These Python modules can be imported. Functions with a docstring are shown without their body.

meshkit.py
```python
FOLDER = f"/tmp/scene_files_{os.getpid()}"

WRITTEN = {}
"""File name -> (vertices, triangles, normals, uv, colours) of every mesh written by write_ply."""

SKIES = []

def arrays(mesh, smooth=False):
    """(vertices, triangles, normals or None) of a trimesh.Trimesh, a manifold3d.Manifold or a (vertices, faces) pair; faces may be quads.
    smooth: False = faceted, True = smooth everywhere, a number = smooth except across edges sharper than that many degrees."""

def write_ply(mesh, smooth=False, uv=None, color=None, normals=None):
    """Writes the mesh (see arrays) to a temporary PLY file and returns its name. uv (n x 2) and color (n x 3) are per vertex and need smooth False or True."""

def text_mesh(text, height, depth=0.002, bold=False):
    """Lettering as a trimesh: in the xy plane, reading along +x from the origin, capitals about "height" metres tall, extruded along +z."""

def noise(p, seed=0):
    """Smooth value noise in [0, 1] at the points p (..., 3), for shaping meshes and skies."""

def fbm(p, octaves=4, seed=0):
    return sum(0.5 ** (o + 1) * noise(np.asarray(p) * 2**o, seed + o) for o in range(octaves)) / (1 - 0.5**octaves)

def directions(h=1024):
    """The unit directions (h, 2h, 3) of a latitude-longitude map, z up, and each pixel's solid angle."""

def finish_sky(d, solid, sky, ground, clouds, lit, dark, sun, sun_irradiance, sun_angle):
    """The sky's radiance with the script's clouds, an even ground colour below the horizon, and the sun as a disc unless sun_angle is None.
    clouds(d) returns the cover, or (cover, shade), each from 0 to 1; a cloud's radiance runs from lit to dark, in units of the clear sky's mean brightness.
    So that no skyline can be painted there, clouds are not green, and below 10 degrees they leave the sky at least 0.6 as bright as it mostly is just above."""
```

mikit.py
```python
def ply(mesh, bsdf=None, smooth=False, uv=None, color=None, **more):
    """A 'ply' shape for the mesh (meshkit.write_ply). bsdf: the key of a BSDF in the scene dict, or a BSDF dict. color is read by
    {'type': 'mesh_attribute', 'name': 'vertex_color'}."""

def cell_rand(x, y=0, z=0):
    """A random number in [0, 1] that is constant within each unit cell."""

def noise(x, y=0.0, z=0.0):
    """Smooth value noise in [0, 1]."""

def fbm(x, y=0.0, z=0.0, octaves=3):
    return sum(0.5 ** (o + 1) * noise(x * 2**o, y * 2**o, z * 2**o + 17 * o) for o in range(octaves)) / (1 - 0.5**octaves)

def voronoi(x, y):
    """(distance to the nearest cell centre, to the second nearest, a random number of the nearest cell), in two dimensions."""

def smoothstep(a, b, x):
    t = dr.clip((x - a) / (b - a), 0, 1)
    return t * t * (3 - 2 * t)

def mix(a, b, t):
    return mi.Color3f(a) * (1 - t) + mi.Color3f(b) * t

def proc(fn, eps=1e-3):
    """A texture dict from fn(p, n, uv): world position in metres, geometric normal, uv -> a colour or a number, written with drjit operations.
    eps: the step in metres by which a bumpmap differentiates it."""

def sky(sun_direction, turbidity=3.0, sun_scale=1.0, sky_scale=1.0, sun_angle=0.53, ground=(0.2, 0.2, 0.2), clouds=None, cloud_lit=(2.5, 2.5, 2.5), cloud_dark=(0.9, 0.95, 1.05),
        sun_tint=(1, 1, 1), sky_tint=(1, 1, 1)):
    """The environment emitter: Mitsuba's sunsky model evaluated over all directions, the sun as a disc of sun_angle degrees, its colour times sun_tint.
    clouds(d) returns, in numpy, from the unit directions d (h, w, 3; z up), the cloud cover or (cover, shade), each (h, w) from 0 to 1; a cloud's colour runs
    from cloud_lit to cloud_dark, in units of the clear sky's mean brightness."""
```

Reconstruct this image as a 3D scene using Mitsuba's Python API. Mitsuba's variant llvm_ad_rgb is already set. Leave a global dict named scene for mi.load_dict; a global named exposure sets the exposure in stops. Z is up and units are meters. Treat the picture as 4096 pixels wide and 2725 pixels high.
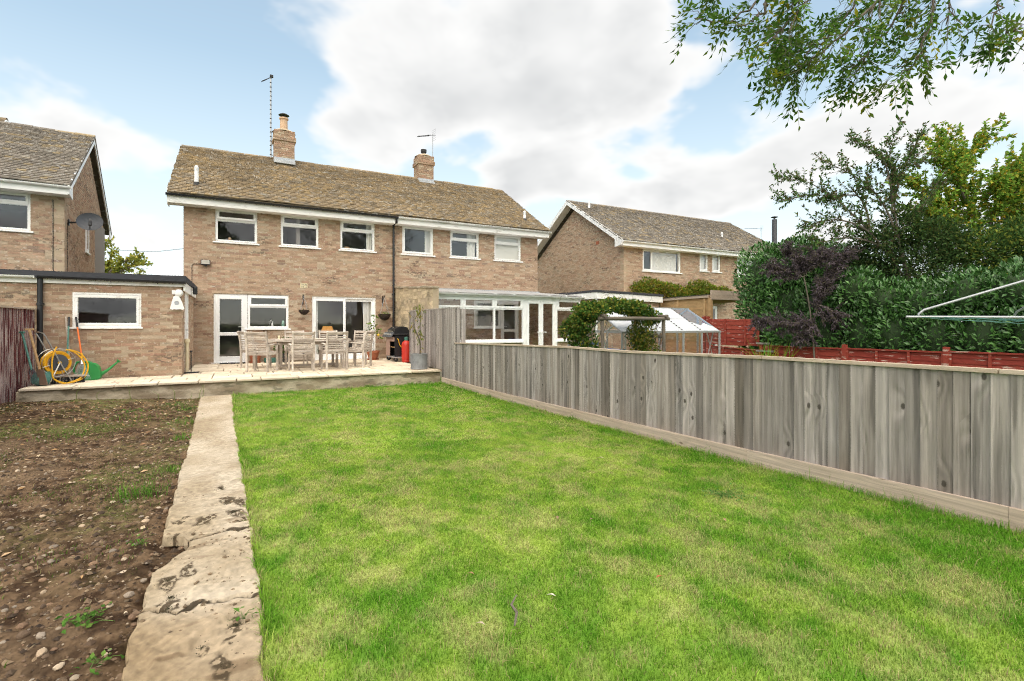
import math, random
import numpy as np, trimesh, drjit as dr, mitsuba as mi
import shapely.geometry as sg
import mikit, meshkit
from mikit import noise, fbm, voronoi, cell_rand, smoothstep, mix

T = mi.ScalarTransform4f
rng = np.random.default_rng(7)
random.seed(7)
scene, labels = {}, {}

# ------------------------------------------------------------------ camera, sky, exposure
TH = math.radians(28.4)
CAM = np.array([0.0, 0.0, 1.37])
FWD, RGT = np.array([math.sin(TH), math.cos(TH), 0]), np.array([math.cos(TH), -math.sin(TH), 0])
scene['camera'] = {'type': 'perspective', 'fov': 2 * math.degrees(math.atan(2048 / 2030)), 'fov_axis': 'x', 'near_clip': 0.05, 'far_clip': 2000.0,
                   'principal_point_offset_y': 0.02404,
                   'to_world': T().look_at(origin=CAM.tolist(), target=(CAM + FWD).tolist(), up=[0, 0, 1])}
exposure = 3.13
SUN = [-0.32, -0.62, 0.92]


def cloud_fn(d):
    x, y, z = d[..., 0], d[..., 1], np.maximum(d[..., 2], 0)
    az, el = np.degrees(np.arctan2(x, y)), np.degrees(np.arcsin(np.clip(z, 0, 1)))
    q = np.stack([x / (z + 0.28), y / (z + 0.28), np.zeros_like(z)], -1)
    w = meshkit.fbm(q * 1.7 + 11.3, 4, 3) - 0.5
    n = meshkit.fbm(q * 3.4 + w[..., None] * 1.1 + 3.1, 6, 5)
    n2 = meshkit.fbm(q * 6.5 + 7.7, 4, 9)

    def blob(a, e, sa, se):
        return np.exp(-(((az - a) / sa) ** 2 + ((el - e) / se) ** 2))
    bias = 0.03 - 0.50 * blob(-6, 30, 19, 15) - 0.22 * blob(-20, 22, 14, 9) + 0.30 * blob(22, 25, 17, 9) + 0.22 * blob(42, 14, 20, 7) + 0.30 * blob(-13.5, 19.5, 4.5, 3.2) \
        - 0.34 * blob(46, 27, 5, 5) - 0.22 * blob(61, 27, 8, 4) + 0.25 * blob(62, 18, 14, 5) - 0.30 * blob(18, 10, 22, 4) - 0.22 * blob(38, 33, 7, 4) + 0.16 * blob(14, 36, 10, 3) - 0.25 * blob(11, 31.5, 6, 2.2)
    c = 0.5 + (n - 0.5) * 1.35 + bias * 0.56
    cover = np.clip((c - 0.44) / 0.19, 0, 1)
    cover = cover * cover * (3 - 2 * cover)
    haze = np.clip(0.62 - el / 55, 0.16, 0.6)
    cover = 1 - (1 - cover) * (1 - haze)
    shade = np.clip((c - 0.52) * 2.8, 0, 0.9) * (0.05 + 1.25 * n2)
    return cover, np.clip(shade, 0, 1)


scene['sky'] = mikit.sky(SUN, turbidity=3.0, sun_scale=0.40, sky_scale=1.0, sun_angle=85, sun_tint=(0.94, 1.0, 1.10), ground=(0.16, 0.17, 0.10), clouds=cloud_fn,
                         cloud_lit=(1.50, 1.495, 1.475), cloud_dark=(0.98, 1.0, 1.01), sky_tint=(1.20, 1.0, 0.75))

# ------------------------------------------------------------------ helpers
used = set()


def uniq(key):
    k, i = key, 0
    while k in used:
        i += 1
        k = f'{key}_{i:03d}'
    used.add(k)
    return k


def A(*p):
    return np.array(p, float)


BOXF = np.array([[0, 2, 1], [0, 3, 2], [4, 5, 6], [4, 6, 7], [0, 1, 5], [0, 5, 4], [1, 2, 6], [1, 6, 5], [2, 3, 7], [2, 7, 6], [3, 0, 4], [3, 4, 7]])


class MB:
    """collects pieces of one mesh"""

    def __init__(self):
        self.v, self.f, self.c, self.n = [], [], [], 0

    def add(self, v, f, c=(0.5, 0.5, 0.5)):
        v, f = np.asarray(v, float).reshape(-1, 3), np.asarray(f, int)
        if f.shape[1] == 4:
            f = np.vstack([f[:, [0, 1, 2]], f[:, [0, 2, 3]]])
        c = np.asarray(c, float)
        self.v.append(v)
        self.f.append(f + self.n)
        self.c.append(np.broadcast_to(c, (len(v), 3)) if c.ndim == 1 else c)
        self.n += len(v)
        return self

    def box(self, x0, y0, z0, x1, y1, z1, c=(0.5, 0.5, 0.5), ch=0.0):
        lo, hi = np.minimum([x0, y0, z0], [x1, y1, z1]), np.maximum([x0, y0, z0], [x1, y1, z1])
        return self.obox((lo + hi) / 2, np.eye(3), (hi - lo) / 2, c, ch)

    def obox(self, center, axes, half, c=(0.5, 0.5, 0.5), ch=0.0):
        axes, half, center = np.asarray(axes, float), np.asarray(half, float), np.asarray(center, float)
        if np.linalg.det(axes) < 0:
            axes = axes * np.array([[1], [1], [-1]])
        if ch > 0:
            ch = min(ch, half.min() * 0.45)
            pts = []
            for s in np.ndindex(2, 2, 2):
                sg_ = np.array(s) * 2 - 1
                for k in range(3):
                    h = half - ch
                    h[k] = half[k]
                    pts.append(sg_ * h)
            pts = np.array(pts)
            self.add(center + pts @ axes, CHF, c)
            return self
        s = np.array([[-1, -1, -1], [1, -1, -1], [1, 1, -1], [-1, 1, -1], [-1, -1, 1], [1, -1, 1], [1, 1, 1], [-1, 1, 1]], float)
        return self.add(center + (s * half) @ axes, BOXF, c)

    def bar(self, p, q, w, h, up=(0, 0, 1), c=(0.5, 0.5, 0.5), ch=0.0):
        """box from p to q; w across, h along up"""
        p, q = A(*p), A(*q)
        d = q - p
        L = np.linalg.norm(d)
        d = d / L
        s = np.cross(d, up)
        if np.linalg.norm(s) < 1e-6:
            s = np.cross(d, [0, 1, 0])
        s /= np.linalg.norm(s)
        u = np.cross(s, d)
        return self.obox((p + q) / 2, [d, s, u], [L / 2, w / 2, h / 2], c, ch)

    def tube(self, pts, r, sides=6, c=(0.5, 0.5, 0.5), cap=True):
        p = np.asarray(pts, float)
        r = np.broadcast_to(np.asarray(r, float), (len(p),))
        t = np.gradient(p, axis=0)
        t /= np.linalg.norm(t, axis=1, keepdims=True) + 1e-12
        k = np.argmin(np.abs(t[0]))
        a = np.zeros_like(p)
        w = np.eye(3)[k]
        for i in range(len(p)):          # carried along the line without twisting
            w = w - t[i] * (w @ t[i])
            w = w / (np.linalg.norm(w) + 1e-12)
            a[i] = w
        b = np.cross(t, a)
        ang = np.arange(sides) * 2 * np.pi / sides
        v = p[:, None] + r[:, None, None] * (np.cos(ang)[None, :, None] * a[:, None] + np.sin(ang)[None, :, None] * b[:, None])
        i, j = np.meshgrid(np.arange(len(p) - 1), np.arange(sides), indexing='ij')
        k = (j + 1) % sides
        f = np.stack([i * sides + j, (i + 1) * sides + j, (i + 1) * sides + k, i * sides + k], -1).reshape(-1, 4)
        f = np.vstack([f[:, [0, 1, 2]], f[:, [0, 2, 3]]])
        v = v.reshape(-1, 3)
        if cap:
            n = len(v)
            v = np.vstack([v, p[0], p[-1]])
            e = (len(p) - 1) * sides
            jj = np.arange(sides)
            f = np.vstack([f, np.stack([jj * 0 + n, jj, (jj + 1) % sides], 1), np.stack([jj * 0 + n + 1, e + (jj + 1) % sides, e + jj], 1)])
        return self.add(v, f, c)

    def lathe(self, prof, center=(0, 0, 0), n=20, c=(0.5, 0.5, 0.5)):
        prof = np.asarray(prof, float)
        ang = np.arange(n) * 2 * np.pi / n
        v = np.stack([prof[:, None, 0] * np.cos(ang), prof[:, None, 0] * np.sin(ang), np.repeat(prof[:, 1:2], n, 1)], -1).reshape(-1, 3) + A(*center)
        i, j = np.meshgrid(np.arange(len(prof) - 1), np.arange(n), indexing='ij')
        k = (j + 1) % n
        f = np.stack([i * n + j, i * n + k, (i + 1) * n + k, (i + 1) * n + j], -1).reshape(-1, 4)
        return self.add(v, f, c)

    def poly(self, shape, h, M=None, c=(0.5, 0.5, 0.5)):
        """shapely polygon extruded by h; M: 4x4"""
        for g in getattr(shape, 'geoms', [shape]):
            m = trimesh.creation.extrude_polygon(g, h, engine='earcut')
            v = np.array(m.vertices)
            if M is not None:
                v = v @ M[:3, :3].T + M[:3, 3]
                f = m.faces if np.linalg.det(M[:3, :3]) > 0 else m.faces[:, ::-1]
            else:
                f = m.faces
            self.add(v, f, c)
        return self

    def xf(self, M):
        M = np.asarray(M, float)
        self.v = [v @ M[:3, :3].T + M[:3, 3] for v in self.v]
        return self

    def mesh(self):
        return np.vstack(self.v), np.vstack(self.f), np.vstack(self.c)


_p = []
for _s in np.ndindex(2, 2, 2):
    _g = np.array(_s) * 2 - 1
    for _k in range(3):
        _h = np.full(3, 0.7)
        _h[_k] = 1.0
        _p.append(_g * _h)
_hull = trimesh.PointCloud(np.array(_p)).convex_hull
_map = [int(np.argmin(((np.array(_p) - v) ** 2).sum(1))) for v in _hull.vertices]
CHF = np.array([[_map[i] for i in t] for t in _hull.faces])
_q = np.array(_p)
for _i, _t in enumerate(CHF):
    if np.dot(np.cross(_q[_t[1]] - _q[_t[0]], _q[_t[2]] - _q[_t[0]]), _q[_t].mean(0)) < 0:
        CHF[_i] = _t[::-1]


def rz(deg, o=(0, 0, 0)):
    a = math.radians(deg)
    M = np.eye(4)
    M[:2, :2] = [[math.cos(a), -math.sin(a)], [math.sin(a), math.cos(a)]]
    M[:3, 3] = o
    return M


def label(key, text=None, cat=None, group=None, kind=None):
    d = {}
    if text:
        d['label'] = text
    if cat:
        d['category'] = cat
    if group:
        d['group'] = group
    if kind:
        d['kind'] = kind
    labels[key] = d
    return key


def thing(name, text, cat, group=None):
    return label(uniq(name), text, cat, group)


def put(key, mb, bsdf, smooth=False, kind=None, text=None, M=None, flat=False, **more):
    """one entry of the scene"""
    key = uniq(key)
    v, f, c = mb.mesh() if isinstance(mb, MB) else mb
    if M is not None:
        v = v @ M[:3, :3].T + M[:3, 3]
    if bsdf in ('m_lawn', 'm_grass'):
        scene[key] = mikit.ply((v, f), bsdf, smooth=smooth, color=c, **more)
    elif bsdf in PACKED:
        q = np.round(np.clip(c, 0, 1) * 1023)        # a colour per piece, packed into its uv
        scene[key] = mikit.ply((v, f), bsdf, smooth=bool(smooth), uv=np.stack([q[:, 0] * 1024 + q[:, 1], q[:, 2]], 1), **more)
    elif smooth in (False, True):
        scene[key] = mikit.ply((v, f), bsdf, smooth=smooth, uv=c[:, :2], **more)
    else:
        scene[key] = mikit.ply((v, f), bsdf, smooth=smooth, **more)
    if kind or text:
        label(key, text, None, None, kind)
    return key


def seen(v):
    """about how large a piece is in the picture, in pixels squared (0: outside it)"""
    r = v - CAM
    d = r @ FWD
    if d.min() < 0.3:
        return 0.0
    x, y = r @ RGT / d, r[:, 2] / d
    if x.max() < -1.009 or x.min() > 1.009 or y.min() > 0.64 or y.max() < -0.704:
        return 0.0
    return float((np.ptp(x) + 1e-4) * (np.ptp(y) + 1e-4))


def pieces(holder, name, stuff, items, bsdf, n=300, smooth=False):
    """items: (v, f, c). The n that show largest become parts of their own, the rest one part of kind stuff"""
    size = np.array([seen(i[0]) for i in items])
    order = np.argsort(-size, kind='stable')
    top = [i for i in order[:n] if size[i] > 0]
    tops = set(top)
    for i in sorted(top):
        put(f'{holder}__{name}', items[i], bsdf, smooth)
    rest = [items[i] for i in range(len(items)) if i not in tops]
    if rest:
        mb = MB()
        for v, f, c in rest:
            mb.add(v, f, c)
        put(f'{holder}__{stuff}', mb, bsdf, smooth, kind='stuff')


def one(fn, *a, **k):
    m = MB()
    getattr(m, fn)(*a, **k)
    return m.mesh()


# ------------------------------------------------------------------ materials
def plain(name, rgb, rough=0.6, spec=0.5, metal=0.0, **k):
    scene[name] = {'type': 'twosided', 'b': {'type': 'principled', 'base_color': {'type': 'rgb', 'value': list(rgb)}, 'roughness': rough, 'specular': spec, 'metallic': metal, **k}}
    return name


def procm(name, fn, rough=0.8, spec=0.3, bump=None, bscale=0.003, eps=2e-3):
    b = {'type': 'principled', 'base_color': mikit.proc(fn), 'roughness': rough, 'specular': spec}
    if bump is not None:
        b = {'type': 'bumpmap', 'arbitrary': mikit.proc(bump, eps), 'scale': bscale, 'b': b}
    scene[name] = {'type': 'twosided', 'b': b}
    return name


VC = {'type': 'mesh_attribute', 'name': 'vertex_color'}
PACKED = ('m_tint', 'm_gloss_tint', 'm_leaf', 'm_laurel')


def unpack(p, n, uv):
    a = dr.floor(uv.x + 0.5)
    r = dr.floor(a / 1024)
    return mi.Color3f(r, a - r * 1024, dr.floor(uv.y + 0.5)) / 1023.0


PC = mikit.proc(unpack)
scene['m_lawn'] = {'type': 'twosided', 'b': {'type': 'principled', 'base_color': VC, 'roughness': 0.85, 'specular': 0.2}}
scene['m_tint'] = {'type': 'twosided', 'b': {'type': 'principled', 'base_color': PC, 'roughness': 0.75, 'specular': 0.3}}
scene['m_gloss_tint'] = {'type': 'twosided', 'b': {'type': 'principled', 'base_color': PC, 'roughness': 0.38, 'specular': 0.5}}
scene['m_leaf'] = {'type': 'principledthin', 'base_color': PC, 'roughness': 0.45, 'diff_trans': 0.6}
scene['m_laurel'] = {'type': 'twosided', 'b': {'type': 'principled', 'base_color': PC, 'roughness': 0.33, 'specular': 0.55}}
scene['m_grass'] = {'type': 'principledthin', 'base_color': VC, 'roughness': 0.6, 'diff_trans': 0.5}
scene['m_glass'] = {'type': 'thindielectric', 'int_ior': 1.62}

plain('m_upvc', (0.82, 0.83, 0.83), 0.35)
plain('m_rubber', (0.03, 0.03, 0.032), 0.6)
plain('m_black', (0.016, 0.017, 0.02), 0.35)
plain('m_blackmatt', (0.025, 0.026, 0.028), 0.7)
plain('m_zinc', (0.42, 0.44, 0.46), 0.45, metal=0.5)
plain('m_alu', (0.62, 0.64, 0.65), 0.35, metal=0.7)
plain('m_redgas', (0.52, 0.035, 0.022), 0.38)
plain('m_teal', (0.05, 0.16, 0.13), 0.5)
plain('m_yellow', (0.78, 0.42, 0.02), 0.4)
plain('m_green', (0.03, 0.27, 0.07), 0.4)
plain('m_orange', (0.72, 0.16, 0.03), 0.45)
plain('m_terra', (0.36, 0.12, 0.06), 0.75)
plain('m_curtain', (0.70, 0.70, 0.66), 0.9)
plain('m_room', (0.30, 0.28, 0.26), 0.9)
plain('m_roomdark', (0.12, 0.115, 0.11), 0.9)
plain('m_blue', (0.03, 0.16, 0.5), 0.4)
plain('m_dish', (0.065, 0.07, 0.082), 0.5)
plain('m_cream', (0.70, 0.62, 0.42), 0.6)
plain('m_pot', (0.55, 0.38, 0.25), 0.8)
plain('m_inox', (0.55, 0.56, 0.55), 0.3, metal=0.9)


def c3(r, g, b):
    return mi.Color3f(r, g, b)


# brick: uv = (tone, hue) of the piece
def brick_col(p, n, uv):
    t, h = uv.x, uv.y
    m = fbm(p.x * 22 + h * 40, p.y * 22, p.z * 34, 3)
    base = mix(c3(0.245, 0.162, 0.112), c3(0.44, 0.325, 0.232), t)
    base = mix(base, c3(0.33, 0.20, 0.145), smoothstep(0.66, 0.85, h) * 0.6)
    base = mix(base, c3(0.42, 0.36, 0.27), smoothstep(0.3, 0.12, h) * 0.6)
    base = mix(base, c3(0.20, 0.155, 0.125), smoothstep(0.955, 0.99, h) * 0.7)
    base = base * (0.82 + 0.62 * m)
    stain = smoothstep(0.60, 0.74, fbm(p.x * 1.5 + 5, p.y * 1.5, p.z * 2.6, 4)) * smoothstep(0.44, 0.62, noise(p.x * 16, p.y * 16, p.z * 24))
    base = mix(base, c3(0.075, 0.066, 0.055), stain * 0.62)
    return mix(base, c3(0.58, 0.55, 0.49), smoothstep(0.79, 0.84, noise(p.x * 21 + 9, p.y * 21, p.z * 25)) * 0.6)


procm('m_brick', brick_col, 0.9, 0.15, lambda p, n, uv: fbm(p.x * 60, p.y * 60, p.z * 90, 3), 0.004)
procm('m_mortar', lambda p, n, uv: mix(c3(0.34, 0.27, 0.19), c3(0.50, 0.41, 0.29), fbm(p.x * 5, p.y * 5, p.z * 9, 4)), 0.95, 0.1)


def tile_col(p, n, uv):
    t, h = uv.x, uv.y
    base = mix(c3(0.15, 0.118, 0.08), c3(0.30, 0.235, 0.155), t)
    base = mix(base, c3(0.31, 0.225, 0.11), smoothstep(0.70, 0.95, h) * 0.5)
    base = mix(base, c3(0.20, 0.18, 0.15), smoothstep(0.34, 0.12, h) * 0.6)
    m = fbm(p.x * 1.2, p.y * 3, p.z * 4, 4)
    base = base * (0.82 + 0.62 * m)
    return mix(base, c3(0.50, 0.49, 0.45), smoothstep(0.76, 0.86, noise(p.x * 13 + 3, p.y * 13, p.z * 19)) * 0.7)


procm('m_tile', tile_col, 0.92, 0.15, lambda p, n, uv: fbm(p.x * 40, p.y * 40, p.z * 60, 3), 0.006)


def tile_grey(p, n, uv):
    t, h = uv.x, uv.y
    base = mix(c3(0.135, 0.12, 0.105), c3(0.255, 0.228, 0.195), t)
    base = mix(base, c3(0.33, 0.25, 0.13), smoothstep(0.8, 0.95, h) * 0.6)
    base = base * (0.82 + 0.62 * fbm(p.x * 1.2, p.y * 3, p.z * 4, 4))
    return mix(base, c3(0.47, 0.46, 0.43), smoothstep(0.72, 0.82, noise(p.x * 13 + 3, p.y * 13, p.z * 19)) * 0.7)


procm('m_tilegrey', tile_grey, 0.92, 0.15, lambda p, n, uv: fbm(p.x * 40, p.y * 40, p.z * 60, 3), 0.006)


def stone_col(p, n, uv):
    base = mix(c3(0.36, 0.29, 0.19), c3(0.60, 0.50, 0.34), uv.x)
    base = base * (0.68 + 0.6 * fbm(p.x * 14, p.y * 14, p.z * 18, 4))
    return mix(base, c3(0.10, 0.095, 0.08), smoothstep(0.56, 0.72, fbm(p.x * 2.4 + 3, p.y * 2.4, p.z * 3.4, 4)) * 0.5)


procm('m_stone', stone_col, 0.92, 0.15, lambda p, n, uv: fbm(p.x * 30, p.y * 30, p.z * 40, 4), 0.015)


def slab_col(p, n, uv):
    base = mix(c3(0.46, 0.385, 0.29), c3(0.62, 0.545, 0.43), uv.x)
    base = base * (0.80 + 0.4 * fbm(p.x * 7 + uv.y * 30, p.y * 7, p.z * 7, 5))
    return mix(base, c3(0.36, 0.30, 0.21), smoothstep(0.58, 0.78, fbm(p.x * 1.6 + 31, p.y * 1.6, 0.3, 4)) * 0.4)


procm('m_slab', slab_col, 0.85, 0.2, lambda p, n, uv: fbm(p.x * 18 + uv.y * 9, p.y * 18, p.z * 18, 4), 0.012)


def conc_col(p, n, uv):
    a = fbm(p.x * 3.0, p.y * 3.0, p.z * 6.0, 5)
    base = mix(c3(0.25, 0.20, 0.14), c3(0.48, 0.42, 0.32), smoothstep(0.3, 0.66, a))
    base = base * (0.80 + 0.42 * fbm(p.x * 55, p.y * 55, p.z * 55, 3))
    return mix(base, c3(0.11, 0.105, 0.075), smoothstep(0.58, 0.66, fbm(p.x * 5.2 + 7, p.y * 3.2, p.z * 14, 4)) * 0.6)


procm('m_riser', conc_col, 0.95, 0.1, lambda p, n, uv: fbm(p.x * 22, p.y * 22, p.z * 30, 5), 0.02)


MOSS = [(-.21, 4.12, .085, .13), (-.35, 4.20, .05, .05), (-.02, 4.20, .07, .11), (-.05, 4.52, .10, .10), (.03, 4.40, .05, .09), (-.24, 3.32, .05, .10), (-.32, 3.20, .055, .085), (-.29, 3.0, .05, .05), (-.29, 2.88, .035, .03), (.0, 2.56, .045, .09), (-.05, 2.28, .06, .08),
        (-.02, 2.42, .03, .03), (-.36, 3.9, .03, .05), (.02, 4.05, .05, .04), (-.13, 2.45, .03, .03), (-.12, 4.9, .05, .05)]


CRACKS = [[(-.9, 3.55), (-.29, 3.73), (-.24, 3.78), (-.15, 3.81), (-.04, 3.86), (.02, 3.83), (.08, 3.86), (.3, 3.84)], [(-.9, 3.0), (-.35, 2.91), (-.29, 2.86), (-.25, 2.81), (-.21, 2.85), (-.15, 2.885), (-.11, 2.86), (-.06, 2.84), (.0, 2.85), (.06, 2.82), (.3, 2.84)]]


def path_col(p, n, uv):
    a = fbm(p.x * 2.2 + 4, p.y * 1.6, 0.4, 5)
    far = smoothstep(3.2, 5.6, p.y + 0.9 * (a - 0.5))
    base = mix(c3(0.335, 0.27, 0.185), c3(0.50, 0.435, 0.34), smoothstep(0.32, 0.68, a) * 0.85) * (1 - 0.16 * far)
    base = base * (0.55 + 0.9 * fbm(p.x * 42, p.y * 34, p.z * 30, 4))
    scuff = smoothstep(0.58, 0.70, fbm(p.x * 4 + 2, p.y * 9, 0.7, 4)) * 0.6 * (1 - 0.6 * far)
    base = mix(base, c3(0.165, 0.115, 0.07), scuff)
    w1, w2 = fbm(p.x * 13, p.y * 9, 0.3, 4) - 0.5, fbm(p.x * 13 + 31, p.y * 9, 0.9, 4) - 0.5
    px_, py_ = p.x + 0.14 * w1, p.y + 0.30 * w2
    moss = mi.Float(0)
    for cx, cy, rx, ry in MOSS:
        moss = dr.maximum(moss, smoothstep(1.05, 0.60, dr.sqrt(dr.square((px_ - cx) / rx) + dr.square((py_ - cy) / ry))))
    moss = moss * smoothstep(0.34, 0.50, fbm(p.x * 40, p.y * 30, 0.5, 3))
    crack_shade = mi.Float(0)
    wg = 0.05 * (fbm(p.x * 9, p.y * 9, 0.2, 4) - 0.5)
    for line in CRACKS:
        yy = mi.Float(line[0][1])
        for (xa, ya), (xb, yb) in zip(line[:-1], line[1:]):
            yy = dr.select(p.x > xa, ya + (yb - ya) * dr.minimum((p.x - xa) / (xb - xa), 1), yy)
        crack_shade = dr.maximum(crack_shade, smoothstep(0.020, 0.011, dr.abs(p.y + wg - yy)))
    base = mix(base, c3(0.050, 0.038, 0.026), crack_shade * 0.9)  # crack lines painted dark, standing in for the weak shade of the groove
    base = mix(base, base * c3(0.74, 0.66, 0.56), smoothstep(2.95, 2.65, p.y) * 0.8)
    return mix(base, c3(0.055, 0.040, 0.024), moss * 0.9)


def path_bump(p, n, uv):
    return fbm(p.x * 16, p.y * 24, p.z * 16, 5) + 0.5 * fbm(p.x * 90, p.y * 90, 0.2, 2)


procm('m_path', path_col, 0.95, 0.1, path_bump, 0.009)


def grain(a, z, k, s):
    """a: across the board, z: along it, k: a number of the board"""
    v = voronoi(a * 6.5 + k * 37.0, z * 3.0 + k * 91.0)
    d = v[0]
    has = smoothstep(0.66, 0.68, v[2])
    knot = smoothstep(0.095, 0.05, d) * has
    w = a * 46 + 3.2 * noise(a * 9 + k * 11, z * 1.1 + k * 50, 0.5) + smoothstep(0.55, 0.0, d) * 3.0 * has
    ring = 0.5 + 0.5 * dr.sin(w * 2.4)
    fine = fbm(a * 170, z * 4.0, k * 60, 3)
    return ring, fine, knot


def fence_col(p, n, uv):
    k = uv.x
    ring, fine, knot = grain(p.y + p.x, p.z, k, 1)
    pal = cell_rand(k * 997, 3, 1)
    base = mix(c3(0.105, 0.086, 0.069), c3(0.475, 0.425, 0.395), pal * 0.8 + 0.2 * uv.y)
    base = mix(base, c3(0.33, 0.312, 0.315), cell_rand(k * 997, 5, 2) * 0.45)
    blot = fbm(p.y * 5 + k * 20, p.z * 1.7 + k * 9, 0.5, 4)
    base = base * (0.42 + 0.50 * fine + 0.66 * blot) * (0.84 + 0.26 * ring)
    base = mix(base, c3(0.24, 0.165, 0.10), smoothstep(0.42, 0.05, p.z) * 0.28 * uv.y)
    streak = smoothstep(0.56, 0.74, fbm(p.y * 26 + k * 70, p.z * 1.3 + k * 13, 0.2, 3))
    base = base * (1 - 0.40 * streak)
    return mix(base, c3(0.05, 0.043, 0.036), knot * 0.85)


procm('m_fence', fence_col, 0.9, 0.15, lambda p, n, uv: grain(p.y + p.x, p.z, uv.x, 1)[1] + 0.3 * grain(p.y + p.x, p.z, uv.x, 1)[0], 0.003)


def rail_col(p, n, uv):
    ring, fine, knot = grain(p.z * 1.0 + p.x, p.y * 0.9, uv.x, 1)
    base = mix(c3(0.42, 0.325, 0.24), c3(0.60, 0.50, 0.42), fbm(p.y * 2 + uv.x * 9, p.z * 9, 0.3, 4))
    base = base * (0.70 + 0.45 * fine) * (0.9 + 0.14 * ring)
    return mix(base, c3(0.12, 0.085, 0.055), knot * 0.7)


procm('m_rail', rail_col, 0.9, 0.15)


def teak_col(p, n, uv):
    f = fbm(p.x * 8 + uv.x * 50, p.y * 8, p.z * 8, 4)
    g = noise((p.x + p.y) * 34 + uv.x * 20, p.z * 120, uv.y * 30)
    base = mix(c3(0.31, 0.26, 0.215), c3(0.64, 0.58, 0.51), smoothstep(0.25, 0.8, f * 0.6 + 0.45 * uv.x))
    return base * (0.84 + 0.28 * g)


procm('m_teak', teak_col, 0.85, 0.2)


def paint_red(p, n, uv):
    w = fbm(p.y * 5 + uv.x * 40, p.x * 5, p.z * 26, 4)
    base = mix(c3(0.235, 0.036, 0.026), c3(0.31, 0.058, 0.04), uv.y) * (0.8 + 0.4 * fbm(p.y * 20, p.x * 9, p.z * 50, 3))
    return mix(base, c3(0.56, 0.42, 0.36), smoothstep(0.60, 0.72, w) * 0.75)


procm('m_red', paint_red, 0.8, 0.25)


def maroon(p, n, uv):
    w = fbm(p.y * 60 + uv.x * 40, p.x * 20, p.z * 2.6, 4)
    base = mix(c3(0.10, 0.030, 0.034), c3(0.21, 0.085, 0.08), uv.y)
    return mix(base, c3(0.50, 0.42, 0.39), smoothstep(0.44, 0.64, w) * 0.85)


procm('m_maroon', maroon, 0.9, 0.15)


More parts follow.
